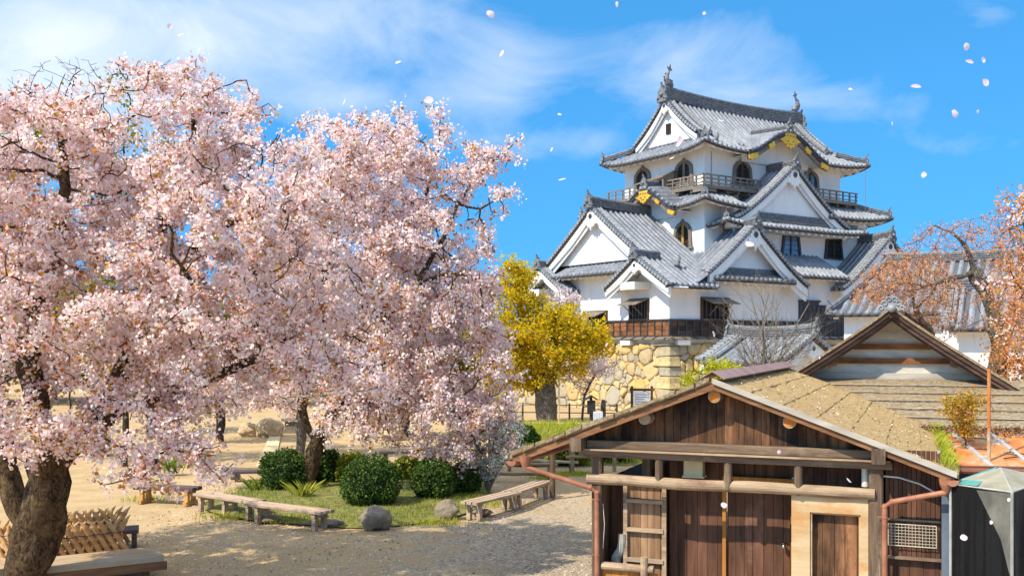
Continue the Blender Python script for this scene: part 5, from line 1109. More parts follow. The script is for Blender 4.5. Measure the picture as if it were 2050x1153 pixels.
# log purlin ends
for x, z, e in ((1.74, 3.29, 1), (.76, 2.96, 0), (2.74, 2.97, 1)):
    mb = MB(); mb.tube([S(x, 1.2, z), S(x, -.20, z)], .088, 14); pu = mb.build('purlin', MAT['shed_log'], SH)
    mb = MB(); mb.tube([S(x, -.199, z), S(x, -.206, z)], .086, 16); en = mb.build('end_grain', MAT['log_end'], pu)
    if e: mb = MB(); mb.tube([S(x, -.2055, z), S(x, -.212, z)], .062, 14); mb.build('end_paint', MAT['log_end_red'], pu)
for x in (-.22, 3.86): mb = MB(); mb.beam((x, -.34, 2.57), (x, 7.6, 2.57), .17, .20, ch=.015); mb.build('purlin', MAT['shed_beam_up'], SH)
mb = MB(); mb.beam((-.12, -.02, 2.56), (3.78, -.02, 2.56), .16, .12, ch=.01); mb.build('beam', MAT['shed_beam'], SH)
mb = MB(); mb.beam((-.25, -.06, 2.487), (4.0, -.06, 2.487), .22, .022); mb.build('ledge', MAT['shed_log'], SH)
mb = MB(); mb.beam((-.25, -.02, 2.425), (4.02, -.02, 2.425), .14, .10, ch=.01); mb.build('beam', MAT['shed_beam'], SH)
mb = MB(); mb.tube([S(-.14 + 3.95 * i / 12, -.02 + .012 * math.sin(i * 1.3), 2.045 + .01 * math.sin(i)) for i in range(13)], [.078 + .004 * math.sin(i * 2) for i in range(13)], 14, wob=.05); mb.build('log_beam', MAT['shed_log'], SH)
for x in (.93, 1.90, 2.84): mb = MB(); mb.tube([S(x, -.03, 2.38), S(x, -.04, 2.10), S(x, -.05, 2.0), S(x, -.035, 1.965)], [.058, .058, .05, .004], 10); mb.build('strut', MAT['shed_beam_up'], SH)
for x, w in ((0, .15), (3.82, .18)): mb = MB(); mb.beam((x, 0.04, -.05), (x, 0.04, 2.48), w, .15, (0, 1, 0), ch=.02); mb.build('post', MAT['shed_beam_up'], SH)
mb = MB(); mb.beam((.10, .9, 1.92), (1.0, .9, 2.42), .10, .16); mb.build('brace', MAT['stain_black'], SH)
mb = MB(); mb.beam((.62, .5, 1.9), (.62, .5, 2.5), .12, .12, (0, 1, 0)); mb.build('post', MAT['shed_beam_up'], SH)
# side and inner walls
mb = MB()
def yplanks(mb, x, y0, y1, z0, z1, w=.16):
    y = y0; rs_ = random.Random(4)
    while y < y1: ww = w * rs_.uniform(.85, 1.15); mb.box(x, x + .03, y + .003, min(y + ww, y1) - .003, z0, z1 + rs_.uniform(-.004, .004)); y += ww
yplanks(mb, -.04, .12, 7.6, -.05, 1.98); mb.cut('side_wall'); yplanks(mb, 4.58, .12, 7.6, -.05, 2.35); mb.build('side_wall', MAT['old_panel'], SH)
mb = MB(); planks(mb, .05, .42, .56, -.05, 1.98, .14); zr_ = lambda x: rz(x) - .10; planks(mb, .93, 1.74, .60, -.05, 3.0, .15, .03, zr_); planks(mb, 1.74, 2.72, .60, 2.02, 3.0, .15, .03, zr_); planks(mb, 2.72, 3.85, .60, -.05, 2.9, .15, .03, zr_); mb.build('inner_wall', MAT['shed_door'], SH)
mb = MB(); planks(mb, 1.78, 2.66, .585, -.05, 1.98, .135, rs=random.Random(8)); dr = mb.build('door', MAT['shed_door'], SH)
mb = MB()
for x in (1.745, 2.70): mb.beam((x, .57, -.05), (x, .57, 2.06), .05, .07, (0, 1, 0))
mb.beam((1.72, .57, 2.085), (2.725, .57, 2.085), .07, .05); mb.build('door_frame', MAT['door_trim'], SH)
mb = MB(); mb.box(1.80, 2.66, .60, .64, 1.98, 2.06); mb.build('transom', MAT['grey_board'], dr)
mb = MB(); mb.ball((2.585, .50, 1.17), .036, 3); mb.tube([S(2.585, .585, 1.17), S(2.585, .51, 1.17)], .016, 10); mb.tube([S(2.585, .585, 1.17), S(2.585, .578, 1.17)], .035, 14); mb.build('handle', MAT['chrome'], dr)
# ladder-like old panel
mb = MB(); planks(mb, .34, .93, .32, -.05, 1.96, .10); pn = mb.build('old_panel', MAT['old_panel'], SH)
mb = MB()
for x in (.35, .93): mb.beam((x, .29, -.05), (x, .29, 1.97), .06, .05, (0, 1, 0))
for z in (1.72, 1.30, .86, .45): mb.beam((.36, .275, z), (.92, .275, z), .06, .055)
mb.build('panel_batten', MAT['shed_log'], pn)
# cream lamp hood under the beam
mb = MB(); mb.prism([(0, 0), (.20, .0), (.20, .26), (.04, .26)], S(1.22, .45, 2.11), S(0, 1, 0) * -1 + S(0, 0, 0), S(0, 0, 1), S(1, 0, 0), .27); mb.box(1.20, 1.51, .24, .46, 2.10, 2.125); mb.build('lamp_hood', MAT['cream_paint'], SH)
# pale plywood front with its low door
mb = MB(); mb.box(2.745, 2.985, -.005, .02, -.05, 1.985); mb.box(3.63, 3.725, -.005, .02, -.05, 1.985); mb.box(2.985, 3.63, -.005, .02, 1.755, 1.985); py_ = mb.build('plywood_panel', MAT['plywood'], SH)
mb = MB(); planks(mb, 2.97, 3.65, .12, -.05, 1.78, .155, rs=random.Random(6)); ld = mb.build('door', MAT['shed_plank'], SH); ld['label'] = 'low door of dark brown planks framed by pale plywood'
mb = MB(); mb.box(2.985, 3.01, .02, .12, 0, 1.755); mb.box(3.605, 3.63, .02, .12, 0, 1.755); mb.box(3.01, 3.605, .02, .12, 1.73, 1.755); mb.build('reveal', MAT['plywood'], py_)
mb = MB(); mb.box(3.47, 3.57, .10, .115, 1.715, 1.725); mb.box(3.0, 3.012, .01, .03, 1.5, 1.6); mb.build('hinge', MAT['steel_wire'], ld)
# right bay: red planks, wire grille, ledge
mb = MB(); planks(mb, 3.93, 4.60, .10, 1.22, 2.62, .055, .03, rs=random.Random(3)); planks(mb, 3.93, 4.60, .12, -.05, 1.2, .16, .03, rs=random.Random(3)); mb.build('front_boards', MAT['shed_door'], SH)
mb = MB(); mb.box(3.92, 4.62, .03, .13, 1.205, 1.235); mb.cut('ledge'); mb.box(3.92, 4.61, .07, .10, 1.70, 1.725); mb.build('ledge', MAT['shed_beam'], SH)
mb = MB()
for i in range(15): x = 3.97 + .58 * i / 14; mb.tube([S(x, .045, 1.38), S(x, .045, 1.66)], .0035 if 0 < i < 14 else .007, 5)
for i in range(8): z = 1.38 + .28 * i / 7; mb.tube([S(3.97, .045, z), S(4.55, .045, z)], .0035 if 0 < i < 7 else .007, 5)
mb.build('wire_grille', MAT['steel_wire'], SH)
mb = MB(); mb.beam((4.66, -.02, -.05), (4.66, -.02, 2.15), .10, .10, (0, 1, 0)); mb.build('steel_post', MAT['blue_steel'], SH)
# gutters and downpipes
def downpipe(pts, fx):
    mb = MB(); mb.tube(pts, .036, 12); 
    for p in pts[1:-1]: mb.ball(p, .042, 2)
    q = Vector(fx); mb.tube([q + S(0, 0, .07), q - S(0, 0, .02), q - S(0, 0, .12)], [.095, .08, .036], 12)
    zs_ = [1.75, .95]; e = pts[-1]
    for z in zs_: mb.tube([S(e.x, e.y, z), S(e.x, e.y, z + .02)], .042, 12); mb.tube([S(e.x, e.y, z + .01), S(e.x - .09, e.y + .02, z + .01)], .006, 5)
    mb.build('downpipe', MAT['copper_pipe'], SH)
downpipe([S(-1.02, -.25, 2.26), S(-1.0, -.25, 2.20), S(-.06, -.12, 1.93), S(.03, -.10, 1.86), S(.035, -.10, -.02)], (-1.02, -.25, 2.30))
downpipe([S(4.66, -.25, 2.20), S(4.64, -.25, 2.14), S(4.02, -.12, 1.97), S(3.93, -.10, 1.90), S(3.93, -.10, -.02)], (4.66, -.25, 2.26))
for x in (EL + .02, ER - .05):
    mb = MB(); n = 8; z = rz(x) - .075; A = [S(x + .075 * math.cos(math.pi * (1 + i / n)), -.36, z + .075 * math.sin(math.pi * (1 + i / n))) for i in range(n + 1)]; B_2 = [p + S(0, 8.5, 0) for p in A]
    mb.strip(A, B_2, (0, 0, -.006)); mb.prism([(.075 * math.cos(math.pi * (1 + i / n)), .075 * math.sin(math.pi * (1 + i / n))) for i in range(n + 1)], S(x, -.365, z), S(1, 0, 0), S(0, 0, 1), S(0, 1, 0), .01)
    mb.build('gutter', MAT['copper_pipe'], SH)
# conduit, cables
mb = MB(); mb.tube([S(2.76, .30, 2.42), S(2.76, .30, 2.05), S(2.76, .26, 1.90), S(2.79, .10, 1.86), S(2.80, .03, 1.86)], .014, 8); mb.tube([S(3.68, .10, 2.42), S(3.68, .10, 2.34)], .02, 8); mb.tube([S(3.68, .10, 2.36), S(3.68, .10, 2.12)], .045, 12)
for z in (2.15, 1.93): mb.box(2.72, 2.80, .28, .31, z, z + .02)
mb.build('conduit', MAT['pvc'], SH)
mb = MB(); mb.tube([S(3.90, .03, 2.28), S(4.1, .03, 2.27), S(4.35, .03, 2.20), S(4.55, .03, 2.09), S(4.6, .03, 2.06)], .012, 7); mb.tube([S(3.90, .04, 2.28), S(3.90, .04, 1.98)], .008, 6); mb.tube([S(3.87, .0, 1.85), S(3.855, -.03, 1.2), S(3.88, -.03, .6)], .006, 5); mb.tube([S(.10, -.03, 1.7), S(.13, -.05, 1.4), S(.10, -.03, 1.05)], .005, 5); mb.build('cable', MAT['pvc'], SH)
# low log rail in front of the left bay
rail = MB(); rail.tube([S(.08, -.02, .80), S(.85, -.02, .80)], .06, 12); lr = rail.build('low_rail', MAT['shed_log'], SH)
mb = MB(); mb.tube([S(.72, -.06, -.02), S(.72, -.06, .98)], .055, 12); mb.build('post', MAT['shed_log'], lr)
mb = MB(); planks(mb, .06, .90, .0, 0, .74, .14); mb.build('boards', MAT['door_trim'], lr)
pip = MB(); pip.tube([S(.17, .35, 0), S(.17, .35, .5), S(.20, .33, .86), S(.28, .30, .98), S(.30, .28, 1.10), S(.30, .28, 1.22)], [.075, .075, .075, .07, .06, .06], 12); pip.build('flue_pipe', MAT['grey_board'], SH)

# ------------------------------------------------------------------ hall behind the shed with a plastered gable
HALL = empty('plastered_hall', (8.02, 21.0, 0), R(-22), 'old hall with plastered gable, dark barge boards and grey shingle skirt roof', 'house')
HZ0 = 4.84; HW = 2.22; 
def hz(x): return 4.70 - 1.55 * (abs(x) / HW) ** .92
simple('lime_plaster', (.46, .42, .35), (.66, .61, .52), 2.5, .9, .3, .01, mscale=(1, 1, 3))
wood('hall_beam', (.16, .055, .02), (.42, .17, .05), 'X', 6, .1, stain=(.07, .035, .02), sth=.56)
wood('hall_barge', (.045, .026, .019), (.15, .085, .055), 'X', 6, .12)
gx = [-HW - .22 + (2 * HW + .44) * i / 24 for i in range(25)]
mb = MB(); gw = [-HW + 2 * HW * i / 24 for i in range(25)]
mb.strip([S(x, .12, hz(x) - .12) for x in gw], [S(x, .12, 2.9) for x in gw], (0, .1, 0)); hw_ = mb.build('gable_wall', MAT['lime_plaster'], HALL)
for z0, z1, y, nm in ((3.90, 4.02, .06, 'hall_beam'), (3.60, 3.72, .05, 'hall_beam'), (3.27, 3.40, .03, 'grey_board')):
    mb = MB(); w_ = HW * (((4.70 - z0 - .12) / 1.55) ** (1 / .92)); mb.box(-w_, w_, y, .125, z0, z1); mb.build('tie_beam', MAT[nm], HALL)
for x, z in ((-1.20, hz(1.20) - .20), (1.20, hz(1.20) - .20), (-1.90, hz(1.90) - .20), (1.90, hz(1.90) - .20)):
    mb = MB(); mb.tube([S(x, .5, z), S(x, -.30, z)], .095, 14); mb.build('purlin', MAT['shed_log'], HALL)
for nm, y, d0, d1, t_ in (('hall_barge', -.62, .06, -.06, .08), ('hall_barge', -.57, -.05, -.15, .08), ('hall_barge', -.50, -.12, -.21, .08)):
    mb = MB(); mb.strip([S(x, y, hz(x) + d0) for x in gx], [S(x, y, hz(x) + d1) for x in gx], (0, t_, 0)); mb.build('bargeboard', MAT[nm], HALL)
mb = MB(); mb.strip([S(x, -.66, hz(x) + .10) for x in gx], [S(x, 9, hz(x) + .10) for x in gx], (0, 0, -.06)); hr = mb.build('roof', MAT['grey_shingle'], HALL)
mb = MB(); mb.box(-.14, .14, -.60, 9, 4.74, 4.88); mb.build('ridge', MAT['tile_dark'], hr)
mb = MB()   # scrolled end tile with its round boss
simple('end_tile', (.20, .20, .205), (.34, .34, .34), 5, .55, .3, .01)
mb.ball((0, -.72, 4.745), .085, 3)
poly = [(-.34, -.04), (-.42, .04), (-.40, .14), (-.30, .17), (-.30, .28), (-.20, .34), (-.17, .42), (-.07, .44), (0, .50), (.07, .44), (.17, .42), (.20, .34), (.30, .28), (.30, .17), (.40, .14), (.42, .04), (.34, -.04)]
mb.prism([(a * .6, b * .62) for a, b in poly], S(0, -.66, 4.72), S(1, 0, 0), S(0, 0, 1), S(0, 1, 0), .10)
for e in (-1, 1):
    for cx, cz, r_ in ((.33, .05, .085), (.22, .20, .10), (.09, .33, .09)):
        mb.tube([S(e * .6 * (cx + r_ * math.cos(t) * (1 - t / 12)), -.67, 4.72 + .62 * (cz + r_ * math.sin(t) * (1 - t / 12))) for t in [i * .7 for i in range(9)]], .016, 6)
mb.build('ridge_end_tile', MAT['end_tile'], hr)
mb = MB(); mb.tube([S(0, -.60, 4.62), S(0, -.20, 4.60)], .07, 10); mb.build('boss', MAT['hall_barge'], HALL)
# shingle skirt roof in long courses
mb = MB(); n = 7
for k in range(n):
    y1 = -.02 - 2.75 * k / n; y0 = -.02 - 2.75 * (k + 1.08) / n; M = 50; rows = []
    for y, dz in ((y1, .0), ((y0 + y1) / 2, .03), (y0, .055), (y0 + .004, -.02)):
        rows.append([S(-3.2 + 9.2 * j / M, y + (.02 * noise.noise(Vector((j * .7, k * 3.3, 0))) if y < y1 else 0), 3.28 + (y) * .345 + dz + .012 * noise.noise(Vector((j * .9, y * 4, 2)))) for j in range(M + 1)])
    V = [p for r_ in rows for p in r_]; n1 = M + 1; mb.add(V, [(q * n1 + j, (q + 1) * n1 + j, (q + 1) * n1 + j + 1, q * n1 + j + 1) for q in range(3) for j in range(M)])
sk = mb.build('skirt_roof', MAT['grey_shingle'], HALL)
mb = MB()
for k in range(1, n): y = -.02 - 2.75 * k / n - .05; mb.cut('course_strip'); mb.tube([S(-3.2 + 9.2 * i / 40, y + .02 * noise.noise(Vector((i * .4, k, 0))), 3.335 + y * .345 + .006 * noise.noise(Vector((i * .8, k, 5)))) for i in range(41)], [.0065 * (1 + .7 * noise.noise(Vector((i * .5, k * 3, 9)))) for i in range(41)], 5)
mb.build('course_strip', MAT['grey_board'], sk)
mb = MB(); mb.box(-3.0, 5.9, -2.3, -2.2, 0, 2.45); mb.box(-2.4, 2.4, .22, 9, 0, 3.2); mb.build('wall', MAT['shed_plank'], HALL)
mb = MB(); mb.tube([S(-1.0, -2.95, 2.28), S(6, -2.95, 2.24)], .05, 8); mb.tube([S(.8, -3.0, 2.36), S(6, -3.05, 2.30)], .03, 8); mb.build('gutter', MAT['stain_black'], HALL)
# ------------------------------------------------------------------ rusty metal lean-to
LT = empty('rusty_lean_to', (7.55, 16.0, 0), R(-10), 'low metal roof covered in orange rust beside the shed', 'shed')
def rust():
    m, t, b, o = new_mat('rusty_metal'); f = tnoise(t, 1.6, 7, .62, dist=.7); g = tnoise(t, 9, 7, .7)
    col = ramp(t, f, [(.34, (.46, .12, .025)), (.50, (.60, .21, .05)), (.60, (.50, .30, .15)), (.68, (.52, .50, .44))]); col = mixc(t, ramp(t, g, [(.5, (0, 0, 0)), (.68, (.6, .6, .6))]), col, (.28, .08, .03))
    t.links.new(col, b.inputs['Base Color']); b.inputs['Roughness'].default_value = .6; bump(t, b, g, .3, .01)
rust()
simple('leaf_litter', (.10, .055, .03), (.34, .20, .10), 30, .95, 1.0, .03); simple('galvanised', (.45, .45, .43), (.66, .65, .62), 6, .4, .2, .005, metal=.3); simple('gutter_brown', (.16, .05, .03), (.24, .085, .05), 3, .45, .1, .005)
LX0, LX1 = -1.15, 3.2
mb = MB(); mb.strip([S(LX0, -.5, 2.07), S(LX1, -.5, 2.07)], [S(LX0, 1.75, 2.50), S(LX1, 1.75, 2.50)], (0, 0, -.02)); rr_ = mb.build('roof', MAT['rusty_metal'], LT)
for x in (-.62, .02, .64, 1.3, 2.0, 2.7): mb = MB(); mb.beam((x, -.5, 2.09), (x - .12, 1.5, 2.475), .07, .04); mb.build('seam_strip', MAT['galvanised'], rr_)
mb = MB(); mb.tube([S(LX0, -.56, 2.03), S(LX1, -.56, 2.03)], .045, 8); mb.cut('eave_pipe'); mb.tube([S(LX0 + .02, -.50, 2.10), S(LX1, -.50, 2.10)], .018, 6); mb.build('gutter', MAT['gutter_brown'], LT)
mb = MB(); mb.box(LX0, LX1, .0, .08, 0, 2.08); mb.build('wall', MAT['stain_black'], LT)
simple('moss_bits', (.22, .14, .05), (.44, .32, .13), 12, .95, .5, .02); simple('pale_bits', (.55, .44, .26), (.72, .60, .42), 12, .9, 0)
def scatter_litter(par, n, fn, seed, mat='leaf_litter', size=.03):
    rs_ = np.random.RandomState(seed); c = np.array([fn(rs_) for _ in range(n)]); V = ngons(c, size * rs_.uniform(.5, 1.2, n), 4, rs_, 2.0, .25, .6); return mesh_np('dry_leaves', V, 4, [MAT[mat]], par)
o = scatter_litter(None, 2600, lambda r_: (r_.uniform(LX0, LX1), (y := 1.2 + .55 * r_.uniform() ** .6), 2.07 + (y + .5) * .191 + .02 + .05 * r_.uniform()), 3); o.location = LT.location; o.rotation_euler = LT.rotation_euler; tag(o, kind='stuff'); o.name = 'leaf_litter'
rsf = lambda r_: (lambda x, y: (x, y, rz(x) + .035 + .02 * r_.uniform()))(RX + .1 + (ER - RX - .15) * r_.uniform() ** .8, r_.uniform(-.25, 7.5))
for nm_, n_, sd_, sz_, mt_ in (('roof_moss', 900, 21, .018, 'moss_bits'), ('dry_leaves', 420, 22, .018, 'pale_bits')):
    o = scatter_litter(None, n_, rsf, sd_, mt_, sz_); o.location = SH.location; o.rotation_euler = SH.rotation_euler; tag(o, kind='stuff'); o.name = nm_
mb = MB(); rs = random.Random(5)
for k in range(16):
    x = rs.uniform(-.6, 2); y = rs.uniform(-.3, 1.2); p = [S(x + i * .16 * math.cos(k) + rs.uniform(-.03, .03), min(1.5, max(-.4, y + i * .16 * math.sin(k) * .5)), 0) for i in range(4)]
    mb.tube([S(q.x, q.y, 2.10 + (q.y + .5) * .191) for q in p], [.012, .01, .008, .004], 5)
tg = mb.build('fallen_twigs', MAT['dark_bark']); tg.location = LT.location; tg.rotation_euler = LT.rotation_euler; tag(tg, kind='stuff')
mb = MB(); a = W(1980, 738, 15.9); b = G(1980, 15.9); mb.tube([b, a], .028, 8); tag(mb.build('marker_pole', MAT['rusty_metal']), 'thin orange rusty pole standing upright against the rusty roof', 'pole')
# ------------------------------------------------------------------ net-covered frame at the right edge
def net():
    m, t, b, o = new_mat('dark_net'); b.inputs['Base Color'].default_value = (.008, .008, .008, 1); b.inputs['Roughness'].default_value = .55; b.inputs['Specular IOR Level'].default_value = .25
    tr = nn(t, 'ShaderNodeBsdfTransparent'); mx_ = nn(t, 'ShaderNodeMixShader'); f = tnoise(t, 2.0, 5, .6, mscale=(3, 3, .6)); t.links.new(ramp(t, f, [(.3, (.86, .86, .86)), (.7, (.99, .99, .99))]), mx_.inputs[0]); t.links.new(tr.outputs[0], mx_.inputs[1]); t.links.new(b.outputs[0], mx_.inputs[2]); t.links.new(mx_.outputs[0], o.inputs[0]); bump(t, b, f, .4, .05)
    m, t, b, o = new_mat('cloudy_vinyl'); b.inputs['Base Color'].default_value = (.36, .34, .28, 1); b.inputs['Roughness'].default_value = .85
    tr = nn(t, 'ShaderNodeBsdfTransparent'); mx_ = nn(t, 'ShaderNodeMixShader'); f = tnoise(t, 3.0, 6, .65); t.links.new(ramp(t, f, [(.3, (.20, .20, .20)), (.7, (.55, .55, .55))]), mx_.inputs[0]); t.links.new(tr.outputs[0], mx_.inputs[1]); t.links.new(b.outputs[0], mx_.inputs[2]); t.links.new(mx_.outputs[0], o.inputs[0]); bump(t, b, f, .4, .03)
net()
simple('vinyl_tape', (.30, .30, .26), (.48, .47, .42), 4, .6, .2, .005); simple('canvas_roof', (.22, .20, .13), (.36, .325, .235), 3, .8, .5, .03); simple('green_tarp', (.05, .22, .17), (.10, .34, .30), 3, .5, .2, .02); simple('white_tape', (.60, .62, .60), (.76, .77, .74), 4, .5, .2, .005)
NT = empty('covered_frame', (0, 0, 0), 0, 'tent frame draped in black netting and cloudy vinyl', 'tent')
nA, nB, nC, nD = W(1903, 968, 12.5), W(2026, 985, 11.6), W(2100, 958, 12.6), W(1985, 940, 13.6); nP = (nA + nB + nC + nD) / 4 + Vector((0, 0, .16))
def drape(p, q, z0, name, mat, amp, seed, n=40, m_=24, k0=0.0, k1=1.0, sw=.0):
    mb = MB(); d = (q - p); nrm = Vector((d.y, -d.x, 0)).normalized(); V = []
    for j in range(m_ + 1):
        for i in range(n + 1):
            s_ = k0 + (k1 - k0) * i / n; t_ = j / m_; P_ = p + d * s_; z = P_.z * (1 - t_) + z0 * t_
            w_ = amp * (noise.noise(Vector((s_ * 7 + seed, t_ * .9, seed))) + .5 * noise.noise(Vector((s_ * 19, t_ * 1.5 + s_ * 3, seed)))) * min(1, t_ * 4)
            V.append(Vector((P_.x, P_.y, z)) + nrm * (w_ + sw * t_))
    mb.add(V, [(j * (n + 1) + i, j * (n + 1) + i + 1, (j + 1) * (n + 1) + i + 1, (j + 1) * (n + 1) + i) for j in range(m_) for i in range(n)]); return mb.build(name, MAT[mat], NT, smooth=True)
drape(nA, nB, .0, 'net_side', 'dark_net', .06, 1); drape(nB, nC, .0, 'net_side', 'dark_net', .06, 4); drape(nD, nA, .0, 'net_side', 'dark_net', .05, 6); drape(nC, nD, .0, 'net_side', 'dark_net', .05, 8)
mb = MB(); mb.add([nA, nB, nC, nD, nP], [(0, 1, 4), (1, 2, 4), (2, 3, 4), (3, 0, 4)]); mb.build('vinyl_roof', MAT['canvas_roof'], NT)
mb = MB(); mb.add([nA + Vector((-.02, -.01, .012)), nA.lerp(nB, .45) + Vector((0, -.01, .02)), nP.lerp(nD, .3) + Vector((0, 0, .03)), nD + Vector((0, 0, .02))], [(0, 1, 2), (0, 2, 3)]); mb.build('green_flap', MAT['green_tarp'], NT)
mb = MB(); fl = nA.lerp(nB, .42) + Vector((0, -.03, -.03)); cr_ = nB + Vector((-.01, -.03, -.01)); dn = Vector((cr_.x - .05, cr_.y - .03, 1.05)); mb.add([fl, cr_, Vector((cr_.x, cr_.y, 1.2)), cr_.lerp(fl, .35) + Vector((0, -.03, -.55))], [(0, 1, 2, 3)]); mb.build('vinyl_flap', MAT['cloudy_vinyl'], NT)
mb = MB()
for p in (nA, nB, nC, nD): mb.tube([p, Vector((p.x, p.y, 0))], .018, 8)
for p, q in ((nA, nB), (nB, nC), (nC, nD), (nD, nA), (nA, nP), (nB, nP), (nC, nP), (nD, nP)): mb.tube([p, q], .010, 6)
mb.build('tube_frame', MAT['vinyl_tape'], NT)
# ------------------------------------------------------------------ side buildings of the castle
def house_roof(name, label, cat, loc, rot, L_, D, z0, z1, hipl=0, wall=None, barge=True, matn='roof_tile'):
    root = empty(name, loc, rot, label, cat); zf = lambda a, b: z0 + (z1 - z0) * (b / D) ** 1.12
    for F, fl in ((FV(0, 0), False), (FV2(L_, 2 * D), True)):
        mb = MB(); h = hipl
        roof(mb, F, 0, L_, const(0), (lambda a, fl=fl: min(D, (L_ - a if fl else a) * hipl)) if h else const(D), zf, .42, .115, 9); rf = mb.build('roof', MAT[matn], root, smooth=True)
        eaves(rf, F, 0, L_, const(0), .8, lambda a, b: z0, False, False)
    if hipl: mb = MB(); roof(mb, FU(0, 0), 0, 2 * D, const(0), lambda a: min(a, 2 * D - a) / hipl, lambda a, b: zf(a, b * hipl), .42, .115, 8); mb.build('roof', MAT[matn], root, smooth=True)
    m = MB(); a0 = D / hipl if hipl else -.05; sweep_ridge(m, [(a0 + (L_ + .05 - a0) * i / 6, D, z1 + .12 * (2 * i / 6 - 1) ** 2) for i in range(7)], .34, .42, 4)
    ridge_end(m, (L_ + .08, D, z1 + .12), (1, 0, 0), .8); 
    if not hipl: ridge_end(m, (-.08, D, z1 + .12), (-1, 0, 0), .8)
    else:
        sweep_ridge(m, [(D / hipl * i / 8, D * i / 8, zf(0, D * i / 8) + .03) for i in range(9)], .28, .26, 2, .08); ridge_end(m, (.05, .05, z0 + .05), (-1, -1, 0), .7)
    m.build('ridge', MAT['tile_dark'], root)
    zg = lambda g: zf(0, max(0, D - abs(g))) + .08
    verge(root, FU2(L_, D), D, zg, 1, .34, .45, z0 - .1, .8)
    if not hipl: verge(root, FU(0, D), D, zg, 1, .34, .45, z0 - .1, .8)
    q = MB(); q.box(.6, L_ - .5, .75, 2 * D - .75, 0, z0 + .25); q.build('wall', MAT['plaster'], root)
    return root
house_roof('corner_turret', 'low white turret building with hipped tile roof right of the keep', 'building', (15.9, 50.0, 0), R(-30), 10, 5.2, 5.55, 8.35, 2.6)
m = None
p0 = G(1398, 43.0); house_roof('gatehouse', 'small tiled gatehouse roof with white gable behind the bare tree', 'building', tuple(p0), R(-48), 4.1, 2.4, 3.25, 4.28)
house_roof('storehouse', 'white plastered storehouse seen through the budding branches on the right', 'building', (17.9, 41.5, 0), R(-28), 6.5, 2.9, 4.7, 6.4)
# ------------------------------------------------------------------ planted island
def px_poly(pts): return [G((x), 7972 / (y - 690)) for x, y in pts]
isl = px_poly([(395, 1018), (470, 985), (520, 962), (610, 948), (720, 946), (850, 950), (950, 958), (990, 985), (945, 1025), (880, 1042), (800, 1052), (730, 1060), (640, 1052), (560, 1046), (470, 1036)])
cx = sum(p.x for p in isl) / len(isl); cy = sum(p.y for p in isl) / len(isl)
isl = [Vector((q[0], q[1], 0)) for q in smooth_poly(densify([(p.x, p.y) for p in isl], .5), 2)]
grass_m = simple('turf', (.10, .10, .025), (.26, .24, .06), 5, .95, .5, .02)
mb = MB(); n = len(isl); rings = [(1.0, .004), (.96, .05), (.8, .09), (.5, .12), (.2, .14)]
V = [Vector((cx + (p.x - cx) * k, cy + (p.y - cy) * k, z + .03 * noise.noise(Vector((p.x * k, p.y * k, 4))) * (k < .9))) for k, z in rings for p in isl]
mb.add(V, [(r_ * n + i, r_ * n + (i + 1) % n, (r_ + 1) * n + (i + 1) % n, (r_ + 1) * n + i) for r_ in range(4) for i in range(n)] + [tuple(range(4 * n, 5 * n))])
tag(mb.build('planting_bed', MAT['turf'], smooth=True), kind='structure')
def inside(poly, x, y):
    c = False
    for i in range(len(poly)):
        a, b = poly[i], poly[i - 1]
        if (a.y > y) != (b.y > y) and x < (b.x - a.x) * (y - a.y) / (b.y - a.y) + a.x: c = not c
    return c
leaf_mat('grass_blade', [(0, (.10, .16, .02)), (.5, (.22, .30, .035)), (.85, (.36, .36, .06)), (1, (.46, .36, .14))], .35)
leaf_mat('bright_grass', [(0, (.24, .30, .02)), (.5, (.42, .46, .04)), (1, (.52, .46, .08))], .4)
def blades(name, pts, hgt, wid, mat, seed, lean=.35):
    rs = np.random.RandomState(seed); n = len(pts); P = np.array(pts); a = rs.uniform(0, 2 * math.pi, n); h = hgt * rs.uniform(.5, 1.25, n); l = lean * rs.uniform(.2, 1.6, n) * h; d = np.stack([np.cos(a), np.sin(a), 0 * a], 1); s = np.stack([-np.sin(a), np.cos(a), 0 * a], 1) * wid
    V = np.zeros((n, 4, 3)); up = np.array([0, 0, 1.0])
    V[:, 0] = P - s; V[:, 1] = P + s; V[:, 2] = P + d * (l * .45)[:, None] + up * (h * .65)[:, None] + s * .7; V[:, 3] = P + d * l[:, None] + up * h[:, None]
    return mesh_np(name, V.reshape(-1, 3), 4, [MAT[mat]])
rs = np.random.RandomState(4); pts = []
xs_ = [p.x for p in isl]; ys_ = [p.y for p in isl]
while len(pts) < 16000:
    x, y = rs.uniform(min(xs_), max(xs_)), rs.uniform(min(ys_), max(ys_))
    if inside(isl, x, y) and noise.noise(Vector((x * .8, y * .8, 2))) > -.25 + rs.normal(0, .15): pts.append((x, y, .09))
tag(blades('grass', pts, .085, .006, 'grass_blade', 1), kind='stuff')
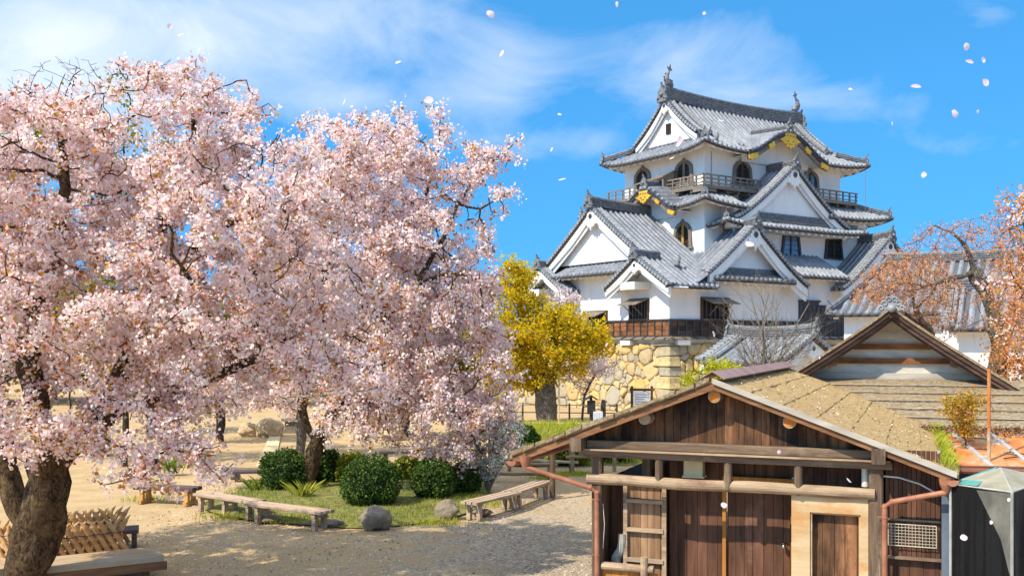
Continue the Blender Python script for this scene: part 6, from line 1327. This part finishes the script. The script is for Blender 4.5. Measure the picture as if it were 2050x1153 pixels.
# grass bank below the far path, and tufts by the rails
bank = [(x, y) for x, y in ((1.0, 37), (4.2, 37), (4.4, 44.5), (.2, 44.5))]
mb = MB(); N_ = 14
def bz(i, j): return .02 + .42 * math.sin(math.pi * min(1, j / N_ * 1.1) * .5) * (1 if 0 < i < N_ else .1) + .08 * noise.noise(Vector((i * .6, j * .6, 0)))
mb.add([Vector((-.2 + 5.4 * i / N_, 33.0 + 13 * j / N_, bz(i, j) if j else 0)) for j in range(N_ + 1) for i in range(N_ + 1)], [(j * (N_ + 1) + i, j * (N_ + 1) + i + 1, (j + 1) * (N_ + 1) + i + 1, (j + 1) * (N_ + 1) + i) for j in range(N_) for i in range(N_)])
tag(mb.build('grass_bank', MAT['turf'], smooth=True), kind='structure')
pts = [(x, y, bz((x + .2) / 5.4 * N_, (y - 33) / 13 * N_) - .03) for x, y in zip(rs.uniform(-.1, 5.0, 9000), rs.uniform(33.2, 45.5, 9000))]
tag(blades('grass', pts, .20, .014, 'bright_grass', 2), kind='stuff')
pts = []
for (px, y, w_, n) in ((1150, 950, 45, 700), (1090, 958, 35, 350), (520, 978, 35, 420), (585, 1042, 90, 500), (450, 1036, 60, 350), (980, 1010, 60, 400), (300, 1000, 60, 260), (870, 1048, 80, 500)):
    Y = 7972 / (y - 690)
    for k in range(n): pts.append((G(px, Y).x + rs.normal(0, w_ * Y / FPX * .5), Y + rs.normal(0, .25), 0))
tag(blades('grass', pts, .11, .008, 'bright_grass', 3), kind='stuff')
# grass growing along the right eave of the shed
M_ = Matrix.Translation((1.237, 14.5, 0)) @ Matrix.Rotation(R(-22), 4, 'Z'); pts = []
for k in range(900):
    y = rs.uniform(-.2, 7.0); x = 4.70 + rs.normal(0, .05); p = M_ @ Vector((x, y, rz(x) + .03)); pts.append((p.x, p.y, p.z))
tag(blades('grass', pts, .12, .006, 'bright_grass', 5, .6), kind='stuff')
# leafy plants (long blades)
def tuft(px, py, h, n, seed, label):
    Y = 7972 / (py - 690); rs_ = np.random.RandomState(seed); b = G(px, Y, .05); pts = np.stack([rs_.normal(0, .10, n), rs_.normal(0, .10, n), 0 * np.zeros(n)], 1)
    o = blades('long_leaved_plant', pts, h, .014, 'hedge_leaf_lime' if seed % 2 else 'grass_blade', seed, .8); o.location = b; tag(o, label, 'plant', 'long leaved plants in the bed')
tuft(607, 1002, .42, 60, 11, 'arching long leaved plant at the foot of the dark cherry trunk'); tuft(520, 985, .34, 90, 12, 'clump of bright green blades left of the round bush'); tuft(345, 950, .5, 70, 14, 'green leafy clump half hidden by low blossom sprays')
# ------------------------------------------------------------------ clipped bushes
def bush(px, py, wpx, hpx, mat, label, seed, n=5600, sq=.84):
    Y = 7972 / (py - 690); k = Y / FPX; b = G(px, Y, .02); rs_ = np.random.RandomState(seed); rx, rz_2 = wpx / 2 * k, hpx / 2 * k
    root = empty('round_bush', b, 0, label, 'bush', 'clipped bushes on the planted island')
    d = rs_.normal(size=(n, 3)); d /= np.linalg.norm(d, axis=1)[:, None]; d = np.sign(d) * np.abs(d) ** sq
    rad = rs_.uniform(.80, 1.03, n) + (rs_.uniform(size=n) < .03) * rs_.uniform(0, .14, n); lump = np.array([1 + .20 * noise.noise(Vector((q[0] * 1.8 + seed, q[1] * 1.8, q[2] * 1.8))) + .10 * noise.noise(Vector((q[0] * 5 + seed, q[1] * 5, q[2] * 5))) for q in d]); c = d * (rad * lump)[:, None] * np.array([rx, rx * .95, rz_2]) + np.array([0, 0, rz_2 * 1.0]); c = c[c[:, 2] > .03]
    V = ngons(c, .034 * (Y / 25) * rs_.uniform(.6, 1.3, len(c)), 4, rs_, .6, .2, .7); mesh_np('foliage', V, 4, [MAT[mat]], root)
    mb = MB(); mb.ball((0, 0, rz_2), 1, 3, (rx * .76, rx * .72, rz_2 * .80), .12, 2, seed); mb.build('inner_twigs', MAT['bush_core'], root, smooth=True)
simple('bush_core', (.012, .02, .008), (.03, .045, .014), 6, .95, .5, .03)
bush(570, 984, 96, 82, 'hedge_leaf', 'dark clipped bush left of the dark cherry trunk', 1); bush(652, 972, 58, 72, 'hedge_leaf', 'dark bush just behind the dark cherry trunk', 2, 3600); bush(702, 974, 62, 66, 'hedge_leaf_lime', 'lime green bush behind the largest clipped bush', 3, 3800)
bush(743, 1016, 112, 100, 'hedge_leaf', 'largest clipped bush right of the dark cherry trunk', 4, 7000); bush(868, 1002, 86, 80, 'hedge_leaf', 'dark bush under the drooping blossom near the right bench', 5); bush(928, 990, 72, 60, 'hedge_leaf', 'low dark bush beside the right bench', 6, 3600); bush(815, 965, 50, 50, 'hedge_leaf_lime', 'small lime bush far back on the island', 7, 2600); bush(190, 912, 60, 40, 'hedge_leaf_lime', 'low yellow green bush on the open sand behind the leaning trunk', 8, 2400)
for i, (px, py, w_, h_, mt, lb) in enumerate(((1045, 905, 70, 52, 'hedge_leaf', 'dark ivy like bush left of the log rails'), (1140, 930, 90, 62, 'hedge_leaf_lime', 'yellow green bush behind the log rails by the shed'), (1060, 930, 60, 40, 'hedge_leaf_lime', 'small yellow green bush in front of the log rails'), (1230, 925, 80, 40, 'hedge_leaf', 'dark bush seen under the shed roof'))): bush(px, py, w_, h_, mt, lb, 20 + i, 3200)
# arching white-flowered shrub
root = empty('spirea_bush', G(978, 26.6), 0, 'arching shrub covered in white flowers behind the right bench', 'bush'); rs2 = np.random.RandomState(8); mb = MB(); cs = []
for k in range(46):
    a = rs2.uniform(0, 6.28); L_ = rs2.uniform(.6, 1.2); H_ = rs2.uniform(1.0, 2.2); ps = [Vector((math.cos(a) * L_ * t, math.sin(a) * L_ * t * .7, H_ * (1.9 * t - 1.25 * t * t) * 1.25)) for t in [i / 9 for i in range(10)]]; mb.tube(ps, [.012 - .001 * i for i in range(10)], 4)
    for p in ps[2:]:
        for q in range(22): cs.append((p.x + rs2.normal(0, .05), p.y + rs2.normal(0, .05), p.z + rs2.normal(0, .045)))
mb.build('stems', MAT['pale_twig'], root); cs = np.array(cs); mesh_np('flowers', ngons(cs, .024 * rs2.uniform(.6, 1.3, len(cs)), 5, rs2), 5, [MAT['white_blossom'], MAT['green_leaf']], root, (rs2.uniform(size=len(cs)) < .15).astype(int))
# ------------------------------------------------------------------ rocks
simple('tan_stone', (.36, .25, .13), (.58, .43, .25), 4, .9, .6, .05)
def rock(px, py, wpx, hpx, label, seed, group='stones along the planted island', cat='stone', sub=4):
    Y = 7972 / (py - 690); k = Y / FPX; mb = MB(); mb.ball((0, 0, hpx * k * .40), 1, sub, (wpx * k / 2, wpx * k / 2 * .85, hpx * k * .60), .28, 1.1, seed); o = mb.build('stone', MAT['tan_stone' if cat == 'boulder' else 'field_stone'], None, smooth=True, loc=G(px, Y)); tag(o, label, cat, group)
rock(752, 1058, 62, 44, 'rounded grey boulder in front of the largest clipped bush', 1); rock(893, 1036, 48, 34, 'squat grey boulder left of the right bench', 2); rock(665, 1052, 46, 14, 'flat dark stone at the end of the left bench', 3); rock(640, 1040, 34, 18, 'dark stone behind the end of the left bench', 4); rock(545, 985, 36, 16, 'pale flat stone before the left round bush', 5); rock(495, 980, 34, 12, 'low stone beside the clump of bright blades', 6)
rock(480, 1028, 50, 9, 'thin flat stone under the left bench', 7); rock(540, 1042, 56, 10, 'broad flat stone beneath the joint of the left benches', 8); rock(965, 1030, 40, 12, 'flat stone under the right bench', 9); rock(470, 958, 22, 16, 'small grey stone beside the dark low bench', 10); rock(450, 950, 18, 12, 'smaller grey stone next to another on the sand', 12)
rock(540, 873, 56, 36, 'large tan boulder on the far sand', 15, 'boulders on the far sand', 'boulder'); rock(497, 872, 40, 26, 'lower tan boulder left of the large one', 16, 'boulders on the far sand', 'boulder'); rock(790, 880, 44, 22, 'tan boulder glimpsed through the drooping blossom', 17, 'boulders on the far sand', 'boulder'); rock(380, 880, 40, 24, 'tan boulder behind the left blossom sprays', 18, 'boulders on the far sand', 'boulder')
o_ = MB(); o_.box(-.4, .4, -.35, .35, 0, .14); o_.box(-.28, .28, -.25, .25, .14, .52); o_.box(-.42, .42, -.38, .38, .52, .66); tag(o_.build('stone_pedestal', MAT['field_stone'], None, loc=G(585, 45.5)), 'squat stone pedestal on the far sand right of the boulder', 'pedestal')
mb = MB(); a, b = px_poly([(512, 935), (550, 935)]); c_, d_ = px_poly([(562, 872), (540, 872)]); mb.add([a + Vector((0, 0, .034)), b + Vector((0, 0, .034)), c_ + Vector((0, 0, .034)), d_ + Vector((0, 0, .034))], [(0, 1, 2, 3)]); simple('pale_path', (.56, .42, .24), (.72, .55, .33), 6, .95, .3, .01); tag(mb.build('path', MAT['pale_path']), kind='structure')
mb = MB(); a, b = px_poly([(445, 941), (556, 945)]); mb.beam(a + Vector((0, 0, .04)), b + Vector((0, 0, .04)), .12, .14); tag(mb.build('sand_edging', MAT['wood_greybrown']), 'low wooden edging board across the sand behind the left bench', 'edging')
# ------------------------------------------------------------------ benches
wood('bench_slat', (.28, .19, .125), (.58, .44, .31), 'X', 7, .12, stain=(.22, .14, .10), sth=.62)
wood('bench_dark', (.05, .035, .035), (.14, .10, .095), 'X', 7, .1); wood('orange_leg', (.42, .20, .06), (.60, .32, .11), 'Z', 6, .1); wood('platform_wood', (.26, .15, .07), (.56, .38, .20), 'X', 5, .12, stain=(.42, .36, .25), sth=.55)
def bench(p, q, label, w=.46, h=.42, slats=3, legs=(.12, .88), top='bench_slat', lm='bench_slat', foot=False, th=.065, name='slatted_bench', group='wooden benches round the square', apron=False):
    d = q - p; L_ = d.length; root = empty(name, (p.x, p.y, 0), math.atan2(d.y, d.x), label, 'bench', group)
    for i in range(slats):
        y = -w / 2 + w * (i + .5) / slats; mb = MB(); mb.beam((0, y, h - th / 2), (L_, y, h - th / 2), w / slats - .035, th, ch=.008); mb.build('seat_slat', MAT[top], root)
    if apron:
        for e in (-1, 1): mb = MB(); mb.beam((-.04, e * w * .47, h - th - .07), (L_ + .04, e * w * .47, h - th - .07), .06, .14, ch=.008); mb.build('apron', MAT['barge_wood'], root)
    for t in legs:
        x = L_ * t; mb = MB(); mb.beam((x, -w * .40, h - th - .05), (x, w * .40, h - th - .05), .09, .09)
        if foot: mb.beam((x, -w * .52, .04), (x, w * .52, .04), .11, .08)
        mb.build('cross_bar', MAT[lm], root)
        for e in (-1, 1): mb = MB(); mb.beam((x, e * w * .30, -.02 if not foot else .07), (x, e * w * .27, h - th - .08), .10, .10, (1, 0, 0)); mb.build('leg', MAT[lm], root)
bench(G(402, 24.2), G(517, 22.9), 'pale slatted bench, the farther one of the left pair', .50, legs=(.10, .52, .92)); bench(G(505, 22.7), G(655, 21.5), 'pale slatted bench, the nearer one of the left pair', .50, legs=(.14, .90))
bench(G(938, 22.7), G(1030, 24.4), 'pale slatted bench, the nearer one of the right pair', .48); bench(G(1020, 24.3), G(1090, 26.4), 'pale slatted bench, the farther one of the right pair', .48)
bench(G(277, 25.4), G(395, 25.0), 'dark topped bench on orange legs behind the old cherry', .5, .43, 2, (.12, .88), 'bench_dark', 'orange_leg', True, .09); bench(G(458, 29.2), G(560, 29.6), 'low dark plank bench left of the round bush', .45, .30, 2, (.15, .85), 'bench_dark', 'bench_dark', False, .08)
bench(G(75, 16.6), G(318, 17.6), 'broad low platform bench at the foot of the old cherry', .95, .36, 1, (.08, .86), 'platform_wood', 'barge_wood', False, .10, 'platform_bench', apron=True); bench(G(215, 19.7), G(278, 19.9), 'dark slatted bench end behind the bamboo screen', .6, .36, 3, (.85,), 'bench_dark', 'bench_dark', False, .08)
bench(G(-60, 17.3), G(22, 16.4), 'pale plank bench end at the left edge by the trunk', .6, .34, 1, (.9,), 'platform_wood', 'platform_wood', False, .12, 'platform_bench')
bench(G(760, 33.5), G(880, 34), 'far dark bench under the drooping blossom', .5, .42, 2, (.1, .9), 'bench_dark', 'bench_dark', False, .08)
# ------------------------------------------------------------------ bamboo screen
simple('bamboo', (.46, .23, .075), (.68, .42, .17), 5, .5, .1, .005, mscale=(1, 1, 3), isl=.18); simple('bamboo_pale', (.48, .38, .22), (.66, .55, .34), 4, .5, .15, .01, mscale=(1, 1, 1), isl=.1)
def lattice(p, q, label, h=.62, n=8, seed=1):
    d = q - p; L_ = d.length; root = empty('bamboo_screen', (p.x, p.y, 0), math.atan2(d.y, d.x), label, 'fence', 'bamboo screens by the old cherry'); rs_ = random.Random(seed)
    for k in range(n + 1):
        for e in (-1, 1):
            x = L_ * k / n; mb = MB(); lean = .20 * e; z1 = h * rs_.uniform(.97, 1.05); a = Vector((x - lean, .045 * e, 0)); b = Vector((x + lean * .75, .045 * e, z1 * .9)); u = (b - a).normalized()
            if a.x < -.3 or b.x > L_ + .3: continue
            mb.tube([a, a.lerp(b, .5), b, b + u * .05, b + u * .15 + Vector((.03 * e, 0, 0))], [.048, .048, .048, .036, .005], 9); mb.tube([a.lerp(b, .62), a.lerp(b, .635)], .051, 9); mb.build('bamboo_stake', MAT['bamboo'], root)
    for x in (L_ + .06,): mb = MB(); mb.tube([Vector((x, 0, 0)), Vector((x, 0, h * .95))], .036, 9); mb.build('post', MAT['bamboo'], root)
    mb = MB(); mb.tube([Vector((-.1 + (L_ + .25) * i / 20, .09 * (1 if i % 2 else -1) * 0 - .10 + .012 * math.sin(i * 2.1), h * .70 + .008 * math.sin(i * 1.7))) for i in range(21)], .008, 5); mb.cut('tie_rope'); mb.tube([Vector((-.1, .0, h * .25)), Vector((L_ + .1, 0, h * .25))], .012, 5); mb.build('tie_rope', MAT['black_iron'], root)
lattice(G(95, 18.1), G(236, 18.9), 'front bamboo lattice screen behind the platform bench', .66, 8, 1); lattice(G(100, 19.4), G(236, 20.1), 'rear bamboo lattice screen showing its tips', .66, 9, 2); lattice(G(-60, 18.6), G(12, 18.4), 'bamboo lattice screen at the left edge behind the trunks', .7, 4, 3)
# ------------------------------------------------------------------ log rail fences, posts, signs
def rail_fence(p, q, label, n, hs, r=.05, mat='bamboo_pale', pm='shed_log', ext=.25):
    d = q - p; L_ = d.length; root = empty('log_fence', (p.x, p.y, 0), math.atan2(d.y, d.x), label, 'fence', 'log rail fences beside the path'); rs_ = random.Random(int(L_ * 100))
    for k in range(n): x = L_ * k / max(1, n - 1); mb = MB(); mb.tube([Vector((x, 0, -.05)), Vector((x, 0, max(hs) + .10))], .062, 10, wob=.1); mb.build('post', MAT[pm], root)
    for h in hs: mb = MB(); mb.tube([Vector((-ext + (L_ + 2 * ext) * i / 8, -.075 + .02 * rs_.uniform(-1, 1), h + .02 * rs_.uniform(-1, 1))) for i in range(9)], [r * (1.1 - .03 * i) for i in range(9)], 9); mb.build('rail', MAT[mat], root)
rail_fence(G(1020, 31.8), G(1143, 31.2), 'pale log rail fence with two rails left of the shed', 2, (.34, .76), .05); rail_fence(G(1146, 31.0), G(1230, 31.5), 'grey log rail fence running behind the shed eave', 3, (.52, .92), .045, 'shed_log'); rail_fence(G(965, 29.5), G(1100, 29.0), 'dark log rails behind the right benches', 2, (.22, .52), .05, 'shed_log')
mb = MB(); mb.tube([G(1106, 26.0, 0), G(1106, 26.0, 1.35)], .075, 10); tag(mb.build('timber_post', MAT['shed_beam_up']), 'dark timber post at the far end of the right benches', 'post')
def rope_fence(p, q, n, label):
    root = empty('rope_fence', (p.x, p.y, 0), math.atan2((q - p).y, (q - p).x), label, 'fence'); L_ = (q - p).length
    for k in range(n): mb = MB(); mb.tube([Vector((L_ * k / (n - 1), 0, 0)), Vector((L_ * k / (n - 1), 0, .95))], .05, 8); mb.build('post', MAT['wood_greybrown_up'], root)
    for h in (.85, .45): mb = MB(); mb.tube([Vector((0, 0, h)), Vector((L_, 0, h))], .028, 6); mb.build('rail', MAT['bamboo_pale' if h > .5 else 'wood_greybrown'], root)
rope_fence(G(1000, 52.6), G(1235, 51.6), 6, 'thin post and pole fence in front of the boulder wall')
mb = MB(); a, b = G(1015, 45.2), G(1190, 44.6); mb.beam(a + Vector((0, 0, .30)), b + Vector((0, 0, .30)), .3, .4); tag(mb.build('stone_kerb', MAT['pale_path']), 'low pale kerb above the grass bank under the maple', 'kerb')
simple('paper_white', (.70, .73, .75), (.80, .82, .83), 3, .6, 0); simple('ink', (.16, .19, .22), (.26, .29, .32), 4, .7, 0); simple('char_wood', (.012, .012, .013), (.035, .034, .034), 5, .7, .3, .01)
Y = 50.5
root = empty('notice_board', G(1285, Y), R(-8), 'large white notice board in a dark frame before the boulder wall', 'sign')
mb = MB(); mb.box(-.42, .42, -.03, .03, .55, 1.62); pn = mb.build('panel', MAT['paper_white'], root)
mb = MB()
for i in range(7): z = 1.46 - i * .12; mb.box(-.34, .34 - (i % 3) * .09, -.037, -.033, z, z + .035)
mb.build('text_lines', MAT['ink'], pn)
for e in (-1, 1): mb = MB(); mb.beam((e * .50, 0, 0), (e * .50, 0, 1.90), .13, .13, (0, 1, 0)); mb.build('post', MAT['wood_dark_up'], root)
mb = MB(); mb.beam((-.62, 0, 1.72), (.62, 0, 1.72), .12, .12); mb.build('head_rail', MAT['wood_dark'], root)
Y = 47.5
root = empty('roofed_sign', G(1183, Y), R(10), 'black roofed sign post beside the maple', 'sign'); mb = MB(); mb.beam((0, 0, 0), (0, 0, 1.55), .11, .11, (0, 1, 0)); mb.build('post', MAT['char_wood'], root)
mb = MB(); mb.box(-.20, .20, -.10, -.05, .70, 1.35); mb.build('board', MAT['char_wood'], root); mb = MB(); mb.strip([Vector((-.30, -.2, 1.36)), Vector((0, -.2, 1.56)), Vector((.30, -.2, 1.36))], [Vector((-.30, .15, 1.36)), Vector((0, .15, 1.56)), Vector((.30, .15, 1.36))], (0, 0, .04)); mb.build('roof', MAT['char_wood'], root)
root = empty('plaque_stand', G(1197, Y - .6), 0, 'small white plaque on a dark stand between the black posts', 'sign'); mb = MB(); mb.box(-.22, .22, -.02, .02, .34, .86); pn = mb.build('plaque', MAT['paper_white'], root); mb = MB()
for i in range(5): mb.box(-.16 + i * .075, -.145 + i * .075, -.026, -.022, .42, .80)
mb.build('text_lines', MAT['ink'], pn); mb = MB(); mb.tube([Vector((-.25, 0, .9)), Vector((0, 0, .97)), Vector((.25, 0, .9))], .025, 6)
for e in (-1, 1): mb.beam((e * .235, 0, 0), (e * .235, 0, .92), .03, .03, (0, 1, 0))
mb.build('stand', MAT['char_wood'], root)
mb = MB(); mb.beam((0, 0, 0), (0, 0, 1.30), .22, .20, (0, 1, 0), ch=.03); mb.beam((0, 0, 1.30), (0, 0, 1.36), .16, .14, (0, 1, 0)); tag(mb.build('marker_pillar', MAT['char_wood'], None, loc=G(1208, Y + .3)), 'square black marker pillar right of the roofed sign', 'pillar')
root = empty('plaque_stand', G(1276, 47), 0, 'small white plaque with arched top just above the shed roof line', 'sign'); mb = MB(); mb.box(-.22, .22, -.02, .02, .50, 1.02); mb.build('plaque', MAT['paper_white'], root); mb = MB(); mb.tube([Vector((-.25, 0, 0)), Vector((-.25, 0, 1.06)), Vector((0, 0, 1.14)), Vector((.25, 0, 1.06)), Vector((.25, 0, 0))], .025, 6); mb.build('stand', MAT['char_wood'], root)
# support pole of the maple
mb = MB(); mb.tube([G(1119, 49.5, 0), G(1119, 49.5, 3.2)], .035, 6); tag(mb.build('support_pole', MAT['bamboo_pale']), 'slender pole propped beside the maple trunk', 'pole')
# ------------------------------------------------------------------ petals and leaves fallen on the ground
def fallen(name, n, size, mat, seed, boxes):
    rs_ = np.random.RandomState(seed); pts = []
    while len(pts) < n:
        x0, x1, y0, y1 = boxes[rs_.randint(len(boxes))]; x, y = rs_.uniform(x0, x1), rs_.uniform(y0, y1)
        if noise.noise(Vector((x * .45, y * .45, seed))) + .4 * noise.noise(Vector((x * 2, y * 2, seed))) > rs_.uniform(-.3, .35): pts.append((x, y, gz(x, y) + .012 + (.06 if inside(isl, x, y) else 0)))
    c = np.array(pts); V = ngons(c, size * rs_.uniform(.6, 1.4, n), 5, rs_, 4.0, .2, .8); tag(mesh_np(name, V, 5, [MAT[mat]]), kind='stuff')
fallen('fallen_petals', 5200, .019, 'cherry_blossom', 5, [(-9, 2, 16.5, 24), (-8, 1, 22, 31), (-10, -2, 18, 36)]); fallen('dry_leaves', 700, .022, 'leaf_litter', 6, [(-9, 2, 16.5, 26)])
def pebbles(n, seed):
    rs_ = np.random.RandomState(seed); x = rs_.uniform(-7, 2.2, n); y = rs_.uniform(16.5, 27, n); s = rs_.uniform(.007, .019, n) ; c = np.stack([x, y, np.array([gz(a, b) for a, b in zip(x, y)]) + s * .35], 1)
    oc = np.array([(1, 0, 0), (0, 1, 0), (-1, 0, 0), (0, -1, 0), (0, 0, .75)]); tri = [(0, 1, 4), (1, 2, 4), (2, 3, 4), (3, 0, 4)]; a = rs_.uniform(0, 6.28, n); V = []
    for f in tri:
        for k in f:
            q = oc[k]; V.append(np.stack([c[:, 0] + s * (q[0] * np.cos(a) - q[1] * np.sin(a)), c[:, 1] + s * .8 * (q[0] * np.sin(a) + q[1] * np.cos(a)), c[:, 2] + s * q[2]], 1))
    V = np.stack(V, 1).reshape(-1, 3); tag(mesh_np('gravel', V, 3, [MAT['pebble']]), kind='stuff')
simple('pebble', (.26, .22, .17), (.54, .47, .37), 30, .9, 0)
pebbles(6000, 3)
# ------------------------------------------------------------------ petals drifting in the air
def petal_mat():
    m, t, b, o = new_mat('petal'); t.nodes.remove(b); d = nn(t, 'ShaderNodeBsdfDiffuse'); tr = nn(t, 'ShaderNodeBsdfTranslucent'); mx_ = nn(t, 'ShaderNodeMixShader'); mx_.inputs[0].default_value = .5; col = ramp(t, tnoise(t, 60, 3), [(.3, (.93, .70, .74)), (.7, (.96, .86, .87))]); t.links.new(col, d.inputs[0]); t.links.new(col, tr.inputs[0]); t.links.new(d.outputs[0], mx_.inputs[1]); t.links.new(tr.outputs[0], mx_.inputs[2]); t.links.new(mx_.outputs[0], o.inputs[0])
petal_mat()
def petal_mesh():
    V, F_ = [], []; N_, M_2 = 7, 6
    for j in range(M_2 + 1):
        t = j / M_2; w_ = .62 * math.sin(math.pi * min(1, t * .92 + .04)) ** .7
        for i in range(N_ + 1): s_ = 2 * i / N_ - 1; V.append((s_ * w_, t * 1.25 - .6 - (.10 * (1 - abs(s_)) if j == M_2 else 0), .28 * (s_ * s_) * w_ + .18 * (t - .5) ** 2))
    for j in range(M_2):
        for i in range(N_): a = j * (N_ + 1) + i; F_.append((a, a + 1, a + N_ + 2, a + N_ + 1))
    me = bpy.data.meshes.new('petal'); me.from_pydata(V, [], F_); me.materials.append(MAT['petal']); me.polygons.foreach_set('use_smooth', [True] * len(F_)); return me
pm = petal_mesh(); rs3 = random.Random(12)
spots = [(983, 28, 17), (1234, 10, 15), (1003, 107, 14), (403, 121, 26), (340, 53, 13), (362, 71, 14), (812, 190, 12), (858, 202, 17), (798, 126, 15), (1833, 175, 18), (1936, 94, 18), (1970, 120, 14), (1940, 125, 13), (1972, 166, 18), (1913, 227, 15), (1957, 224, 12), (1125, 358, 12), (1850, 350, 14), (1787, 248, 12), (1703, 178, 13), (1410, 27, 12), (1443, 243, 17), (1362, 284, 18), (1344, 316, 14), (745, 612, 15), (664, 264, 16), (549, 458, 15), (1500, 490, 16), (1215, 690, 14), (1640, 716, 15), (1430, 668, 14), (1663, 828, 15), (1700, 960, 17), (1880, 905, 15), (1985, 1045, 18), (1930, 1075, 16), (2020, 1000, 16), (1450, 1010, 15), (1560, 905, 13), (1120, 230, 12), (1105, 300, 10), (690, 205, 13), (655, 238, 12)]
for i, (px, py, s_) in enumerate(spots):
    Y = rs3.uniform(2.6, 4.2); o = bpy.data.objects.new('cherry_petal', pm); COL.objects.link(o); o.location = W(px, py, Y); k = s_ * Y / FPX * (.80 if py < 600 else .55) * rs3.uniform(.6, 1.35); o.scale = (k, k, k); o.rotation_euler = (rs3.uniform(0, 6.3), rs3.uniform(0, 6.3), rs3.uniform(0, 6.3))
    sky_ = py < 300; tag(o, 'pale pink cherry petal drifting in the air before the sky' if py < 360 and not (1190 < px < 1740 and py > 180) else ('pale pink cherry petal drifting in front of the castle' if py < 700 and px > 1060 else ('pale pink cherry petal drifting in front of the blossom' if px < 1000 else 'pale pink cherry petal drifting in front of the wooden shed')), 'petal', 'drifting cherry petals')
